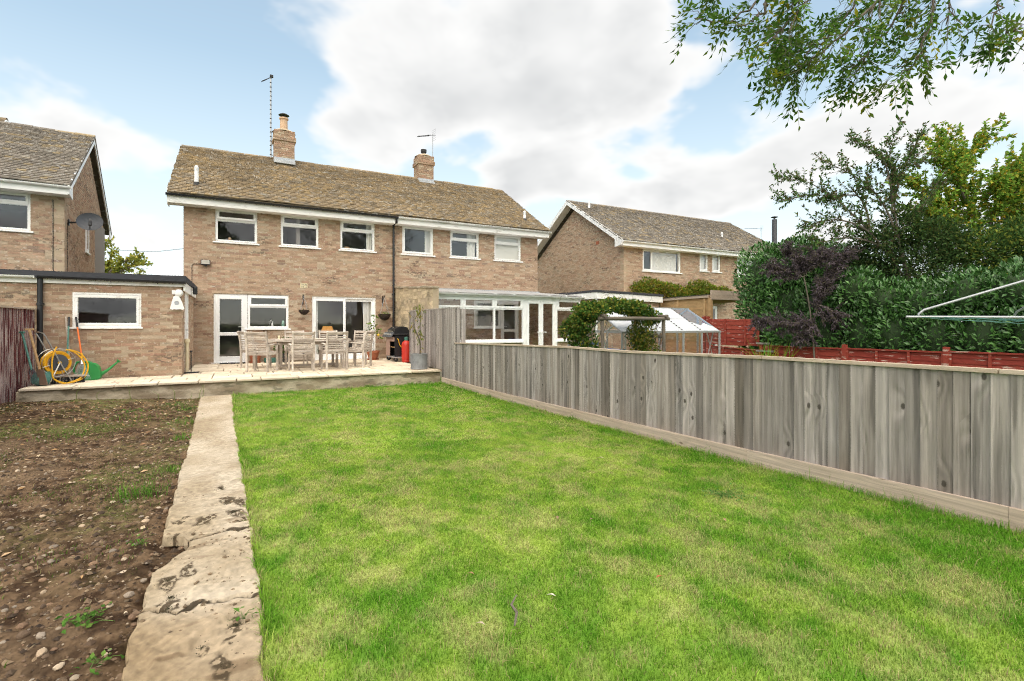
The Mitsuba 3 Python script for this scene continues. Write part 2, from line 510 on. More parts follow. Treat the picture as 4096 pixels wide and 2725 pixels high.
def new_wood(p, n, uv):
    g = noise((p.x + p.y) * 5 + uv.x * 30, p.z * 70, uv.y * 9)
    base = mix(c3(0.34, 0.20, 0.095), c3(0.50, 0.345, 0.185), uv.x * 0.5 + 0.5 * g)
    return base * (0.8 + 0.4 * fbm(p.x * 8, p.y * 8, p.z * 16, 3))


procm('m_newwood', new_wood, 0.8, 0.2)


def white_paint(p, n, uv):
    w = smoothstep(0.60, 0.72, fbm(p.x * 7 + p.y * 5, p.z * 18, 0.3, 4))
    return mix(c3(0.80, 0.80, 0.78), c3(0.42, 0.39, 0.34), w * 0.55)


procm('m_oldwhite', white_paint, 0.6, 0.3)


def bark(p, n, uv):
    return mix(c3(0.085, 0.07, 0.055), c3(0.24, 0.21, 0.175), fbm(p.x * 18, p.y * 18, p.z * 7, 4) * 0.75 + 0.25 * uv.x)


procm('m_bark', bark, 0.95, 0.1)


def soil_col(p, n, uv):
    a = fbm(p.x * 1.1 + 3, p.y * 1.1, 0.2, 5)
    base = mix(c3(0.046, 0.028, 0.017), c3(0.15, 0.10, 0.06), smoothstep(0.3, 0.7, fbm(p.x * 14, p.y * 14, 0.1, 4)))
    base = mix(base, c3(0.19, 0.135, 0.085), smoothstep(0.52, 0.70, a) * 0.5)
    green = smoothstep(0.47, 0.66, fbm(p.x * 1.25 + 9, p.y * 1.0 + 2, 0.6, 4)) * smoothstep(1.9, 4.2, p.y) * smoothstep(0.25, 0.6, noise(p.x * 30, p.y * 30, 0.5))
    return mix(base, c3(0.14, 0.16, 0.05), green * 0.7)


procm('m_soil', soil_col, 0.95, 0.1, lambda p, n, uv: fbm(p.x * 55, p.y * 55, p.z * 55, 4), 0.035)


def lead(p, n, uv):
    return mix(c3(0.30, 0.33, 0.37), c3(0.52, 0.54, 0.56), fbm(p.x * 6 + p.y * 40, p.y * 6, p.z * 20, 4))


procm('m_lead', lead, 0.5, 0.4)
procm('m_felt', lambda p, n, uv: c3(0.045, 0.047, 0.055) * (0.7 + 0.7 * fbm(p.x * 12, p.y * 12, p.z * 60, 4)), 0.8, 0.3)
procm('m_gutter', lambda p, n, uv: mix(c3(0.70, 0.71, 0.70), c3(0.26, 0.26, 0.25), smoothstep(0.46, 0.68, fbm(p.x * 1.3, p.z * 30, p.y, 4)) * 0.7), 0.45, 0.4)
procm('m_planter', lambda p, n, uv: mix(c3(0.13, 0.14, 0.15), c3(0.30, 0.31, 0.32), fbm(p.x * 14, p.y * 14, p.z * 9, 4)), 0.6, 0.4)


def gz(y):
    """height of the lawn"""
    return np.interp(y, [-3, 1.3, 3.5, 8.5, 14], [0.07, 0.05, 0.0, -0.065, -0.065])

procm('m_joint', lambda p, n, uv: mix(c3(0.10, 0.08, 0.055), c3(0.22, 0.18, 0.12), fbm(p.x * 9, p.y * 9, p.z * 9, 3)), 0.95, 0.1)
# ------------------------------------------------------------------ building kit
class Frame:
    """local coordinates of a flat front: u along it, z up, w outward"""

    def __init__(self, o, u):
        self.o, self.u = A(*o), A(*u) / np.linalg.norm(u)
        self.nrm = np.cross(self.u, [0, 0, 1])   # outward

    def p(self, u, z, w=0.0):
        return self.o + self.u * u + A(0, 0, z) + self.nrm * w

    def box(self, mb, u0, u1, z0, z1, w0, w1, c=(0.5, 0.5, 0.5), ch=0.0):
        ce = self.p((u0 + u1) / 2, (z0 + z1) / 2, (w0 + w1) / 2)
        return mb.obox(ce, [self.u, [0, 0, 1], self.nrm], [abs(u1 - u0) / 2, abs(z1 - z0) / 2, abs(w1 - w0) / 2], c, ch)

    def M(self, w=0.0):
        """x -> u, y -> z, z -> outward"""
        m = np.eye(4)
        m[:3, 0], m[:3, 1], m[:3, 2] = self.u, [0, 0, 1], self.nrm
        m[:3, 3] = self.o + self.nrm * w
        return m


def brick_items(fr, width, z0, z1, holes=(), clip=None, L=0.225, H=0.075, seed=1, joint=0.011, tone=(0.5, 0.24), wild=0.0):
    r = np.random.default_rng(seed)
    out = []
    rows = int(round((z1 - z0) / H))
    for k in range(rows):
        za, zb = z0 + k * H, z0 + (k + 1) * H
        lo, hi = (0, width) if clip is None else clip((za + zb) / 2)
        if hi - lo < 0.05:
            continue
        spans = [(lo, hi)]
        for (a, b, c, d) in holes:
            if min(zb, d) - max(za, c) > 0.45 * H:
                nw = []
                for s, e in spans:
                    if b <= s or a >= e:
                        nw.append((s, e))
                    else:
                        if a - s > 0.03:
                            nw.append((s, a))
                        if e - b > 0.03:
                            nw.append((b, e))
                spans = nw
        if wild:
            xs, x = [], -r.uniform(0, 0.3)
            while x < width + 0.4:
                xs.append(x)
                x += r.uniform(0.12, 0.12 + wild)
        else:
            off = (k % 2) * L / 2 + r.integers(0, 2) * L * (r.random() < 0.15) * 0.5
            xs = np.arange(-off - L, width + L, L)
        for s, e in spans:
            for i, x in enumerate(xs):
                nx = xs[i + 1] if i + 1 < len(xs) else x + L
                a, b = max(x, s), min(nx, e)
                if b - a < 0.03:
                    continue
                j = joint / 2
                w = r.normal(0, 0.0012 if not wild else 0.006)
                t = np.clip(r.normal(tone[0], tone[1]), 0, 1)
                c = (t, r.random(), 0.5)
                q = [fr.p(a + j, za + j, w), fr.p(b - j, za + j, w), fr.p(b - j, zb - j, w), fr.p(a + j, zb - j, w)]
                q += [x_ - fr.nrm * 0.02 for x_ in q]
                out.append((np.array(q), BRF, np.tile(c, (8, 1))))
    return out


BRF = np.array([[0, 1, 2], [0, 2, 3], [0, 4, 5], [0, 5, 1], [1, 5, 6], [1, 6, 2], [2, 6, 7], [2, 7, 3], [3, 7, 4], [3, 4, 0]])


def wall(holder, fr, width, z0, z1, holes=(), top=None, thick=0.24, n=300, mat='m_brick', clip=None, part='wall', piece='brick', mass='brickwork', **k):
    """a leaf of masonry: its mortar body and its bricks"""
    ring = [(0, z0), (width, z0)] + (top or [(width, z1), (0, z1)])
    sh = sg.Polygon(ring)
    for a, b, c, d in holes:
        sh = sh.difference(sg.box(a, c, b, d))
    mb = MB().poly(sh, thick - 0.007, fr.M(-thick))
    w = put(f'{holder}__{part}', mb, 'm_mortar')
    pieces(w, piece, mass, brick_items(fr, width, z0, z1, holes, clip, **k), mat, n)
    return w


def window(holder, fr, u0, u1, z0, z1, kind='top', sill=True, curtain=None, blind=False, depth=0.05, zt=None, part='window', split=None, ajar=0.0, sillw=0.06):
    """a white plastic window: frame, opening light, panes, sill"""
    k = uniq(f'{holder}__{part}')
    f, s, g = MB(), MB(), []
    w0, w1, e = -depth - 0.07, -depth + 0.012, 0.055
    for a, b, c, d in ((u0, u1, z0, z0 + e), (u0, u1, z1 - e, z1), (u0, u0 + e, z0 + e, z1 - e), (u1 - e, u1, z0 + e, z1 - e)):
        fr.box(f, a, b, c, d, w0, w1, ch=0.006)

    def light(a, b, c, d, opening, tilt=0.0):
        if not opening:
            g.append((a, b, c, d, w0 + 0.04))
            for x0, x1, y0, y1 in ((a, b, c, c + .012), (a, b, d - .012, d), (a, a + .012, c + .012, d - .012), (b - .012, b, c + .012, d - .012)):
                fr.box(bead, x0, x1, y0, y1, w0 + 0.035, w0 + 0.06)
            return
        m = MB()
        t = 0.062
        for x0, x1, y0, y1 in ((a - .018, b + .018, c - .018, c + t - .018), (a - .018, b + .018, d - t + .018, d + .018), (a - .018, a + t - .018, c + t - .018, d - t + .018), (b - t + .018, b + .018, c + t - .018, d - t + .018)):
            fr.box(m, x0, x1, y0, y1, w0 + 0.03, w1 + 0.018, ch=0.008)
        pn = MB()
        fr.box(pn, a + t - .02, b - t + .02, c + t - .02, d - t + .02, w0 + 0.05, w0 + 0.051)
        if tilt:
            piv = fr.p(0, d, w1)
            ang = math.radians(tilt)
            for mm in (m, pn):
                for i, v in enumerate(mm.v):
                    r = v - piv
                    zz, ww = r[:, 2].copy(), r @ fr.nrm
                    nz, nw = zz * math.cos(ang) + ww * math.sin(ang), ww * math.cos(ang) - zz * math.sin(ang)
                    mm.v[i] = v + np.outer(nw - ww, fr.nrm) + np.outer(nz - zz, [0, 0, 1])
        put(f'{k}__sash', m, 'm_upvc')
        put(f'{k}__pane', pn, 'm_glass')
    bead = MB()
    if kind == 'top':
        zt = zt or z0 + 0.66 * (z1 - z0)
        fr.box(f, u0 + e, u1 - e, zt - 0.028, zt + 0.028, w0, w1, ch=0.006)
        light(u0 + e, u1 - e, zt + 0.028, z1 - e, True, ajar)
        light(u0 + e, u1 - e, z0 + e, zt - 0.028, False)
    elif kind == 'side':
        us = split
        fr.box(f, us - 0.028, us + 0.028, z0 + e, z1 - e, w0, w1, ch=0.006)
        light(u0 + e, us - 0.028, z0 + e, z1 - e, True)
        light(us + 0.028, u1 - e, z0 + e, z1 - e, False)
    elif kind == 'open':
        light(u0 + e, u1 - e, z0 + e, z1 - e, True)
    else:
        light(u0 + e, u1 - e, z0 + e, z1 - e, False)
    put(f'{k}__frame', f, 'm_upvc')
    if bead.n:
        put(f'{k}__gasket', bead, 'm_upvc')
    for a, b, c, d, w in g:
        m = MB()
        fr.box(m, a, b, c, d, w, w + 0.001)
        put(f'{k}__pane', m, 'm_glass')
    if sill:
        m = MB()
        fr.box(m, u0 - sillw, u1 + sillw, z0 - 0.045, z0 - 0.001, w0 + 0.01, 0.05, ch=0.008)
        put(f'{k}__sill', m, 'm_upvc')
    if curtain:
        for a, b in curtain:
            put(f'{k}__curtain', drape(fr, a, b, z0 + 0.02, z1 - 0.02, w0 - 0.10), 'm_curtain', True)
    if blind:
        m = MB()
        fr.box(m, u0 + 0.03, u1 - 0.03, z0 + 0.03, z1 - 0.03, w0 - 0.06, w0 - 0.055)
        put(f'{k}__blind', m, 'm_curtain')
    return k


def drape(fr, a, b, z0, z1, w):
    n = max(8, int((b - a) / 0.018))
    u = np.linspace(a, b, n)
    ww = w + 0.028 * np.sin(u * 62 + a) + 0.014 * np.sin(u * 137)
    lo = np.array([fr.p(x, z0, y) for x, y in zip(u, ww)])
    hi = np.array([fr.p(x, z1, w + (y - w) * 0.6) for x, y in zip(u, ww)])
    i = np.arange(n - 1)
    return MB().add(np.vstack([lo, hi]), np.stack([i, i + 1, i + 1 + n, i + n], 1))


def tile_roof(holder, part, o, u, s, width, slope, mat, seed, expo=0.125, n=300, holes=()):
    """courses of small tiles on a plane: o the left end of the eave, u along it, s up the slope"""
    r = np.random.default_rng(seed)
    o, u, s = A(*o), A(*u) / np.linalg.norm(u), A(*s) / np.linalg.norm(s)
    nn = np.cross(u, s)
    deck = MB().obox(o + u * width / 2 + s * slope / 2 - nn * 0.03, [u, s, nn], [width / 2 - 0.01, slope / 2, 0.025], (0.3, 0.5, 0.5))
    key = put(f'{holder}__{part}', deck, mat)
    items = []
    rows = int(slope / expo)
    wave = lambda x: 0.008 * math.sin(x * 1.3 + seed) + 0.006 * math.sin(x * 3.1)
    for k in range(rows):
        x = -r.uniform(0.0, 0.03)
        first = True
        patch = r.normal(0, 0.05)
        while x < width - 0.02:
            w = r.uniform(0.145, 0.20) if not (first and k % 2) else r.uniform(0.07, 0.11)
            first = False
            xe = min(x + w, width + r.uniform(-0.015, 0.02))
            if xe - x < 0.04:
                break
            sa = k * expo + r.normal(0, 0.0025)
            sb = sa + expo * 1.25
            t = 0.034 + r.uniform(-0.004, 0.006)
            lift = 0.020 + r.uniform(0, 0.005) + wave(x)
            y0 = r.normal(0, 0.002)
            c = (np.clip(r.normal(0.5 + patch, 0.20), 0, 1), r.random(), 0.5)
            g = 0.004
            pts = [(x + g, sa + y0, lift), (xe - g, sa - y0, lift), (xe - g, sa - y0 + 0.004, lift + t), (x + g, sa + y0 + 0.004, lift + t),
                   (x + g, sb, wave(x) - 0.008), (xe - g, sb, wave(x) - 0.008), (xe - g, sb, t * 0.6 + wave(x)), (x + g, sb, t * 0.6 + wave(x))]
            v = np.array([o + u * a + s * b + nn * d for a, b, d in pts])
            items.append((v, TLF, np.tile(c, (8, 1))))
            x = xe
    pieces(key, 'roof_tile', 'roof_tiling', items, mat, n)
    return key


TLF = np.array([[0, 1, 2], [0, 2, 3], [3, 2, 6], [3, 6, 7], [1, 5, 6], [1, 6, 2], [0, 3, 7], [0, 7, 4]])


def ridge_tiles(holder, p, q, mat, seed, L=0.45, r=0.115):
    rr = np.random.default_rng(seed)
    p, q = A(*p), A(*q)
    d = q - p
    n = int(np.linalg.norm(d) / L)
    d = d / np.linalg.norm(d)
    s = np.cross(d, [0, 0, 1])
    L = np.linalg.norm(q - p) / n
    items = []
    for i in range(n):
        a, b = p + d * (i * L + 0.006), p + d * ((i + 1) * L - 0.006)
        up = A(0, 0, 1) * rr.normal(0, 0.006)
        ang = np.linspace(-0.12, np.pi + 0.12, 8)
        ring = lambda c, R: np.array([c + up + s * math.cos(t) * R + A(0, 0, 1) * (math.sin(t) * R * 0.8 - 0.02) for t in ang])
        v = np.vstack([ring(a, r), ring(b, r + 0.004), ring(a, r - 0.02), ring(b, r - 0.016)])
        m, f = len(ang), []
        for j in range(m - 1):
            f += [[j, j + m, j + m + 1], [j, j + m + 1, j + 1], [j, j + 1, 2 * m + j + 1], [j, 2 * m + j + 1, 2 * m + j], [m + j, 3 * m + j, 3 * m + j + 1], [m + j, 3 * m + j + 1, m + j + 1]]
        items.append((v, np.array(f), np.tile((rr.uniform(0.25, 0.75), rr.random(), 0.5), (len(v), 1))))
    for it in items:
        put(f'{holder}__ridge_tile', it, mat)


def gutter(holder, p, q, mat, brackets=0.9, r=0.055):
    p, q = A(*p), A(*q)
    d = (q - p) / np.linalg.norm(q - p)
    s = np.cross(d, [0, 0, 1])
    ang = np.linspace(np.pi, 2 * np.pi, 9)
    mb = MB()
    prof = [(math.cos(t) * r, math.sin(t) * r * 0.9) for t in ang] + [(r + 0.006, 0.006), (r - 0.006, 0.006)] + [(math.cos(t) * (r - 0.006), math.sin(t) * (r - 0.006) * 0.9) for t in ang[::-1]] + [(-r, 0.006)]
    n = len(prof)
    v = np.vstack([[e + s * a + A(0, 0, b) for a, b in prof] for e in (p, q)])
    i = np.arange(n)
    k = (i + 1) % n
    mb.add(v, np.stack([i, k, k + n, i + n], 1))
    for e in (p, q):
        mb.obox(e + A(0, 0, -r * 0.45), [d, s, [0, 0, 1]], [0.006, r + 0.004, r * 0.5])
    key = put(f'{holder}__gutter', mb, mat)
    L = np.linalg.norm(q - p)
    for x in np.arange(0.35, L - 0.1, brackets):
        b = MB()
        c = p + d * x
        b.tube([c + s * math.cos(t) * (r + 0.006) + A(0, 0, math.sin(t) * (r * 0.9 + 0.006)) for t in np.linspace(np.pi, 2 * np.pi, 7)], 0.011, 4)
        put(f'{key}__gutter_bracket', b, mat)
    return key


def downpipe(holder, x, y, z1, z0, mat, r=0.036, swan=None, clips=(0.3, 0.6)):
    mb = MB()
    pts = ([A(*swan), A(swan[0], swan[1], swan[2] - 0.12), A(x, y, z1 - 0.05)] if swan else []) + [A(x, y, z1 - (0.2 if swan else 0)), A(x, y, z0)]
    mb.tube(pts, r, 10)
    for c in clips:
        z = z0 + (z1 - z0) * c
        mb.lathe([(r, z - 0.03), (r + 0.01, z - 0.03), (r + 0.01, z + 0.03), (r, z + 0.03)], (x, y, 0), 10)
        mb.box(x - 0.06, y - 0.006, z - 0.012, x + 0.06, y + 0.04, z + 0.012)
    return put(f'{holder}__downpipe', mb, mat, 40)


def roof_vent(holder, x, y, z, h, r=0.055):
    k = uniq(f'{holder}__roof_vent')
    put(f'{k}__pipe', MB().lathe([(r, z - 0.1), (r, z + h - 0.1), (r * 0.9, z + h - 0.04), (r * 0.55, z + h), (0.001, z + h + 0.005)], (x, y, 0), 14), 'm_gutter' if False else 'm_upvc', 40)
    m = MB()
    for t in np.arange(12) * np.pi / 6:
        m.box(x + math.cos(t) * r * 1.02 - 0.004, y + math.sin(t) * r * 1.02 - 0.004, z + h - 0.16, x + math.cos(t) * r * 1.02 + 0.004, y + math.sin(t) * r * 1.02 + 0.004, z + h - 0.05)
    put(f'{k}__vent_slots', m, 'm_zinc')
    return k


def house_shell(key, x0, x1, y0, y1, z0, z1, floors=(2.55,), walls=()):
    """the rooms behind the windows"""
    m = MB()
    m.box(x0, y1 - 0.1, z0, x1, y1, z1)
    m.box(x0, y0, z0, x0 + 0.05, y1 - 0.1, z1)
    m.box(x1 - 0.05, y0, z0, x1, y1 - 0.1, z1)
    m.box(x0 + 0.05, y0, z0 - 0.1, x1 - 0.05, y1 - 0.1, z0)
    m.box(x0 + 0.05, y0, z1, x1 - 0.05, y1 - 0.1, z1 + 0.05)
    for f in floors:
        m.box(x0 + 0.05, y0, f, x1 - 0.05, y1 - 0.1, f + 0.22)
    for w in walls:
        m.box(w - 0.05, y0, z0, w + 0.05, y1 - 0.1, z1)
    for w in (y0 + 3.2,):
        m.box(x0 + 0.06, w, z0 + 0.01, x1 - 0.06, w + 0.08, z1 - 0.01)
    put(f'{key}__room_shell', m, 'm_room')
# ------------------------------------------------------------------ the setting: ground
M0 = MB()
M0.box(-900, -900, -0.6, 900, 900, -0.22, (0.07, 0.10, 0.025))
g = put('ground', M0, 'm_tint')
label(g, 'flat grassy ground reaching to the horizon beyond the gardens', None, None, 'structure')


def lawn_tone(x, y):
    p = np.stack([x, y, x * 0], -1)
    a = meshkit.fbm(p * [1.5, 1.1, 1], 3, 21)
    b = meshkit.fbm(p * [5.5, 4.4, 1], 4, 22)
    c = meshkit.fbm(p * [15, 12, 1], 3, 25)
    near = np.interp(y, [1.0, 2.4, 4.0, 6.5, 9, 11.7], [0.58, 0.50, 0.34, 0.34, 0.46, 0.60])
    t = np.clip((a - 0.5) * 0.9 + (b - 0.5) * 1.2 + (c - 0.5) * 0.9 + near, 0, 1)
    yel = np.clip((0.55 * meshkit.fbm(p * [3.3, 2.6, 1] + 40, 4, 24) + 0.45 * meshkit.fbm(p * [11, 9, 1] + 40, 3, 26) - 0.475) * 5.2, 0, 1)
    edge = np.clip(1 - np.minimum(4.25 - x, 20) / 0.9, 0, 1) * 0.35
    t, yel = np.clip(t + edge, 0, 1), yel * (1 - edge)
    return t, yel


LG, LL, LY = A(0.125, 0.305, 0.026), A(0.325, 0.455, 0.072), A(0.56, 0.53, 0.24)


def lawn_rgb(x, y):
    t, yel = lawn_tone(x, y)
    c = LL * (1 - t)[:, None] + LG * t[:, None]
    return c * (1 - 0.42 * yel)[:, None] + LY * (0.42 * yel)[:, None]


def edge_x(y):
    """the ragged edge between path and lawn"""
    y = np.asarray(y, float)
    return np.interp(y, [0.5, 2.1, 2.24, 2.4, 2.84, 4.2, 6.3, 8.3, 12], [0.13, 0.105, 0.085, 0.118, 0.112, 0.082, 0.03, -0.03, -0.08]) + 0.006 * np.sin(y * 7.1) + 0.005 * np.sin(y * 17 + 1)


def path_l(y):
    y = np.asarray(y, float)
    base = np.interp(y, [0.8, 2.4, 2.56, 2.83, 3.12, 3.42, 3.60, 3.72, 3.84, 3.92, 4.4, 5.0, 6.0, 6.08, 6.5, 9.0, 12.1], [-0.40, -0.39, -0.40, -0.40, -0.41, -0.40, -0.29, -0.265, -0.29, -0.425, -0.44, -0.445, -0.49, -0.475, -0.48, -0.56, -0.65])
    return base + 0.006 * np.sin(y * 11) + 0.006 * np.sin(y * 27 + 2)


gx, gy = np.meshgrid(np.linspace(-0.14, 4.45, 76), np.linspace(-2.5, 11.72, 238), indexing='ij')
gzv = gz(gy) + 0.012 * (meshkit.fbm(np.stack([gx, gy, gx * 0], -1) * 1.3, 3, 5) - 0.5) - 0.004
gxx = np.maximum(gx, edge_x(gy))
i, j = np.meshgrid(np.arange(75), np.arange(237), indexing='ij')
idx = lambda a, b: a * 238 + b
fq = np.stack([idx(i, j), idx(i + 1, j), idx(i + 1, j + 1), idx(i, j + 1)], -1).reshape(-1, 4)
lawn = MB().add(np.stack([gxx, gy, gzv], -1).reshape(-1, 3), fq, lawn_rgb(gxx.ravel(), gy.ravel()) * 0.85)
label(put('lawn', lawn, 'm_lawn', True), 'mown green lawn with yellowed patches between the path and the grey fence', None, None, 'structure')


def blades(x, y, z, h, w, lean, col, r):
    """grass blades: bent, three triangles each"""
    n = len(x)
    a = r.uniform(0, 2 * np.pi, n)
    d = np.stack([np.cos(a), np.sin(a), np.zeros(n)], 1)
    b = np.stack([-np.sin(a), np.cos(a), np.zeros(n)], 1)
    b2 = a + r.normal(0, 0.8, n)
    d2 = np.stack([np.cos(b2), np.sin(b2), np.zeros(n)], 1)
    p = np.stack([x, y, z], 1)
    up = np.array([0, 0, 1.0])
    m = p + up * (h * 0.55)[:, None] + d2 * (lean * h * 0.25)[:, None]
    t = p + up * (h * (1 - 0.32 * lean ** 2))[:, None] + d2 * (lean * h * 0.95)[:, None]
    v = np.stack([p - b * w[:, None] / 2, p + b * w[:, None] / 2, m + b * w[:, None] * 0.36, m - b * w[:, None] * 0.36, t], 1).reshape(-1, 3)
    k = np.arange(n)[:, None] * 5
    f = np.concatenate([k + np.array([[0, 1, 2]]), k + np.array([[0, 2, 3]]), k + np.array([[3, 2, 4]])], 0)
    return v, f, np.repeat(col, 5, 0) * np.tile([[0.8], [0.8], [1.0], [1.0], [1.1]], (n, 1))


def scatter_lawn(n, y0, y1, hmul, wmul, r):
    x, y = r.uniform(-0.10, 4.34, n), y0 + (y1 - y0) * r.random(n)
    d = x * FWD[0] + y * FWD[1]
    l = x * RGT[0] + y * RGT[1]
    keep = (x > edge_x(y) - 0.02) & (np.abs(l) < d * 1.04 + 0.2) & (d > 1.2)
    x, y = x[keep], y[keep]
    n = len(x)
    t, yel = lawn_tone(x, y)
    h = (r.uniform(0.016, 0.036, n) * (0.75 + 0.55 * t)) * hmul
    rough = np.clip(1 - (4.34 - x) / 0.10, 0, 1) + np.clip(1 - (x - edge_x(y)) / 0.06, 0, 1) + np.clip(1 - (11.68 - y) / 0.10, 0, 1)
    h = h * (1 + 1.1 * np.clip(rough, 0, 1) * r.random(n) * 1.6) * (1 + 0.8 * (r.random(n) < .02))
    w = r.uniform(0.0022, 0.0042, n) * wmul
    col = lawn_rgb(x, y) * r.uniform(0.66, 1.30, (n, 1))
    straw = r.random(n) < (0.07 + 0.24 * yel)
    col[straw] = A(0.47, 0.42, 0.20) * r.uniform(0.7, 1.15, (straw.sum(), 1))
    return blades(x, y, gz(y) - 0.004, h, w, r.uniform(0.1, 1.0, n), col, r)


gr = MB()
for args in ((205000, 0.2, 3.4, 1.0, 1.05), (140000, 3.4, 5.6, 1.0, 1.35), (95000, 5.6, 8.5, 1.0, 2.0), (60000, 8.5, 11.68, 1.0, 2.8)):
    gr.add(*scatter_lawn(*args, rng))
label(put('grass', gr, 'm_grass'), 'short mown grass blades of the lawn, green with straw coloured patches', None, None, 'stuff')

# soil bed
nx, ny = 190, 520
gx, gy = np.meshgrid(np.linspace(-3.6, -0.28, nx), np.concatenate([np.linspace(0.6, 6, 330), np.linspace(6.02, 11.74, 190)]), indexing='ij')
pp = np.stack([gx, gy, gx * 0], -1)


def soil_z(x, y):
    p = np.stack([x, y, np.zeros_like(x)], -1)
    rise = np.clip((y - 8.5) / 3, 0, 1) * np.clip((-.9 - x) / 1.6, 0, 1)
    return gz(y) + .115 * rise - 0.028 + 0.05 * (meshkit.fbm(p * 1.7, 3, 31) - 0.5) + 0.030 * (meshkit.fbm(p * 8, 4, 32) - 0.5) + 0.040 * (meshkit.fbm(p * 24, 3, 33) - 0.5)


zz = soil_z(gx, gy) - np.clip((gx + 0.50) * 0.35, 0, 0.05)
i, j = np.meshgrid(np.arange(nx - 1), np.arange(ny - 1), indexing='ij')
idx = lambda a, b: a * ny + b
fq = np.stack([idx(i, j), idx(i + 1, j), idx(i + 1, j + 1), idx(i, j + 1)], -1).reshape(-1, 4)
soil = MB().add(np.stack([gx, gy, zz], -1).reshape(-1, 3), fq)
label(put('soil_bed', soil, 'm_soil', True), 'bare brown stony soil with sparse new grass left of the concrete path', None, None, 'structure')

ICO = trimesh.creation.icosphere(subdivisions=1)
ICV, ICF = np.array(ICO.vertices), np.array(ICO.faces)
ICO0 = trimesh.creation.icosphere(subdivisions=0)
IV0, IF0 = np.array(ICO0.vertices), np.array(ICO0.faces)
items = []
for k in range(8200):
    y = 1.0 + 10.4 * rng.random() ** 1.6
    x = rng.uniform(-3.5, float(path_l(y)) - 0.01)
    d, l = x * FWD[0] + y * FWD[1], x * RGT[0] + y * RGT[1]
    if d < 1.0 or abs(l) > d * 1.05 + 0.1:
        continue
    s = min(0.004 + rng.exponential(0.0046) * (1.0 + 0.25 * (y < 5)), 0.025)
    V, F = (ICV, ICF) if s > 0.012 else (IV0, IF0)
    v = V * (1 + 0.34 * (meshkit.noise(V * 1.7 + k * 3.7, 2)[:, None] - 0.5)) * (A(1, rng.uniform(.6, 1), rng.uniform(.4, .75)) * s)
    v = v @ rz(rng.uniform(0, 360))[:3, :3].T
    v = v + [x, y, float(soil_z(A(x), A(y))[0]) + s * 0.05]
    b = rng.uniform(0.55, 1.12)
    c = (A(0.42, 0.32, 0.22), A(0.46, 0.37, 0.27), A(0.23, 0.145, 0.09), A(0.28, 0.23, 0.18), A(0.17, 0.11, 0.07), A(0.15, 0.10, 0.065))[rng.integers(0, 6)] * b
    items.append((v, F, np.tile(c, (len(v), 1))))
pieces('soil_bed', 'stone', 'small_stones', items, 'm_tint', 300)
OV = A([1, 0, 0], [-1, 0, 0], [0, 1, 0], [0, -1, 0], [0, 0, 1], [0, 0, -1])
OF = np.array([[0, 2, 4], [2, 1, 4], [1, 3, 4], [3, 0, 4]])
n = 22000
y = 1.0 + 7.5 * rng.random(n) ** 1.7
x = rng.uniform(-3.5, -.28, n)
m = (x < path_l(y) - .008) & (np.abs(x * RGT[0] + y * RGT[1]) < 1.05 * (x * FWD[0] + y * FWD[1]) + .1)
x, y = x[m], y[m]
n = len(x)
sz = np.minimum(.003 + rng.exponential(.0055, n), .028)
v = OV[None] * (sz[:, None, None] * rng.uniform(.6, 1.3, (n, 6, 1)))
a = rng.uniform(0, 6.28, n)
v = np.stack([v[..., 0] * np.cos(a)[:, None] - v[..., 1] * np.sin(a)[:, None], v[..., 0] * np.sin(a)[:, None] + v[..., 1] * np.cos(a)[:, None], v[..., 2] * .75], -1)
v += np.stack([x, y, soil_z(x, y)], 1)[:, None]
col = np.array([[.085, .055, .034], [.14, .095, .06], [.05, .033, .021], [.20, .145, .092]])[rng.integers(0, 4, n)] * rng.uniform(.6, 1.3, (n, 1))
put('soil_bed__clods', MB().add(v.reshape(-1, 3), (np.arange(n)[:, None, None] * 6 + OF[None]).reshape(-1, 3), np.repeat(col, 6, 0)), 'm_tint', kind='stuff')


def leafquads(pos, dirs, nrm, L, W, col, fold=0.12, droop=0.0):
    """leaves of four triangles: pos base points, dirs along the leaf, nrm its upper side"""
    n = len(pos)
    L, W = np.broadcast_to(L, (n,))[:, None], np.broadcast_to(W, (n,))[:, None]
    d = dirs / (np.linalg.norm(dirs, axis=1, keepdims=True) + 1e-9)
    s = np.cross(d, nrm)
    s /= np.linalg.norm(s, axis=1, keepdims=True) + 1e-9
    u = np.cross(s, d)
    mid = pos + d * L * 0.48
    tip = pos + d * L - u * L * (0.12 + droop)
    v = np.stack([pos, mid + s * W / 2 + u * W * fold, mid, mid - s * W / 2 + u * W * fold, tip], 1).reshape(-1, 3)
    k = np.arange(n)[:, None] * 5
    f = np.concatenate([k + np.array([t]) for t in ([0, 2, 1], [0, 3, 2], [1, 2, 4], [2, 3, 4])], 0)
    return v, f, np.repeat(col, 5, 0)


def rdir(n, r, up=0.0):
    v = r.normal(0, 1, (n, 3))
    v[:, 2] += up
    return v / np.linalg.norm(v, axis=1, keepdims=True)


# fallen leaves and straw on the soil, sprouting grass
n = 1500
y = 2.0 + 9.5 * rng.random(n) ** 0.5
x = rng.uniform(-3.5, -0.52, n)
m = rng.random(n) < np.interp(y, [2, 8, 10.2, 11.5], [0.25, 0.35, 1, 1])
x, y = x[m], y[m]
cols = np.array([[0.36, 0.22, 0.10], [0.44, 0.30, 0.17], [0.24, 0.13, 0.07], [0.46, 0.37, 0.24]])[rng.integers(0, 4, len(x))] * rng.uniform(0.6, 1.2, (len(x), 1))
dl = rdir(len(x), rng) * [1, 1, 0.25]
v = leafquads(np.stack([x, y, soil_z(x, y) + 0.012], 1), dl, rdir(len(x), rng, 2.0), rng.uniform(0.03, 0.075, len(x)), rng.uniform(0.012, 0.035, len(x)), cols)
n = 1500
y = 1.2 + 8 * rng.random(n) ** 1.3
x = rng.uniform(-3.5, -.5, n)
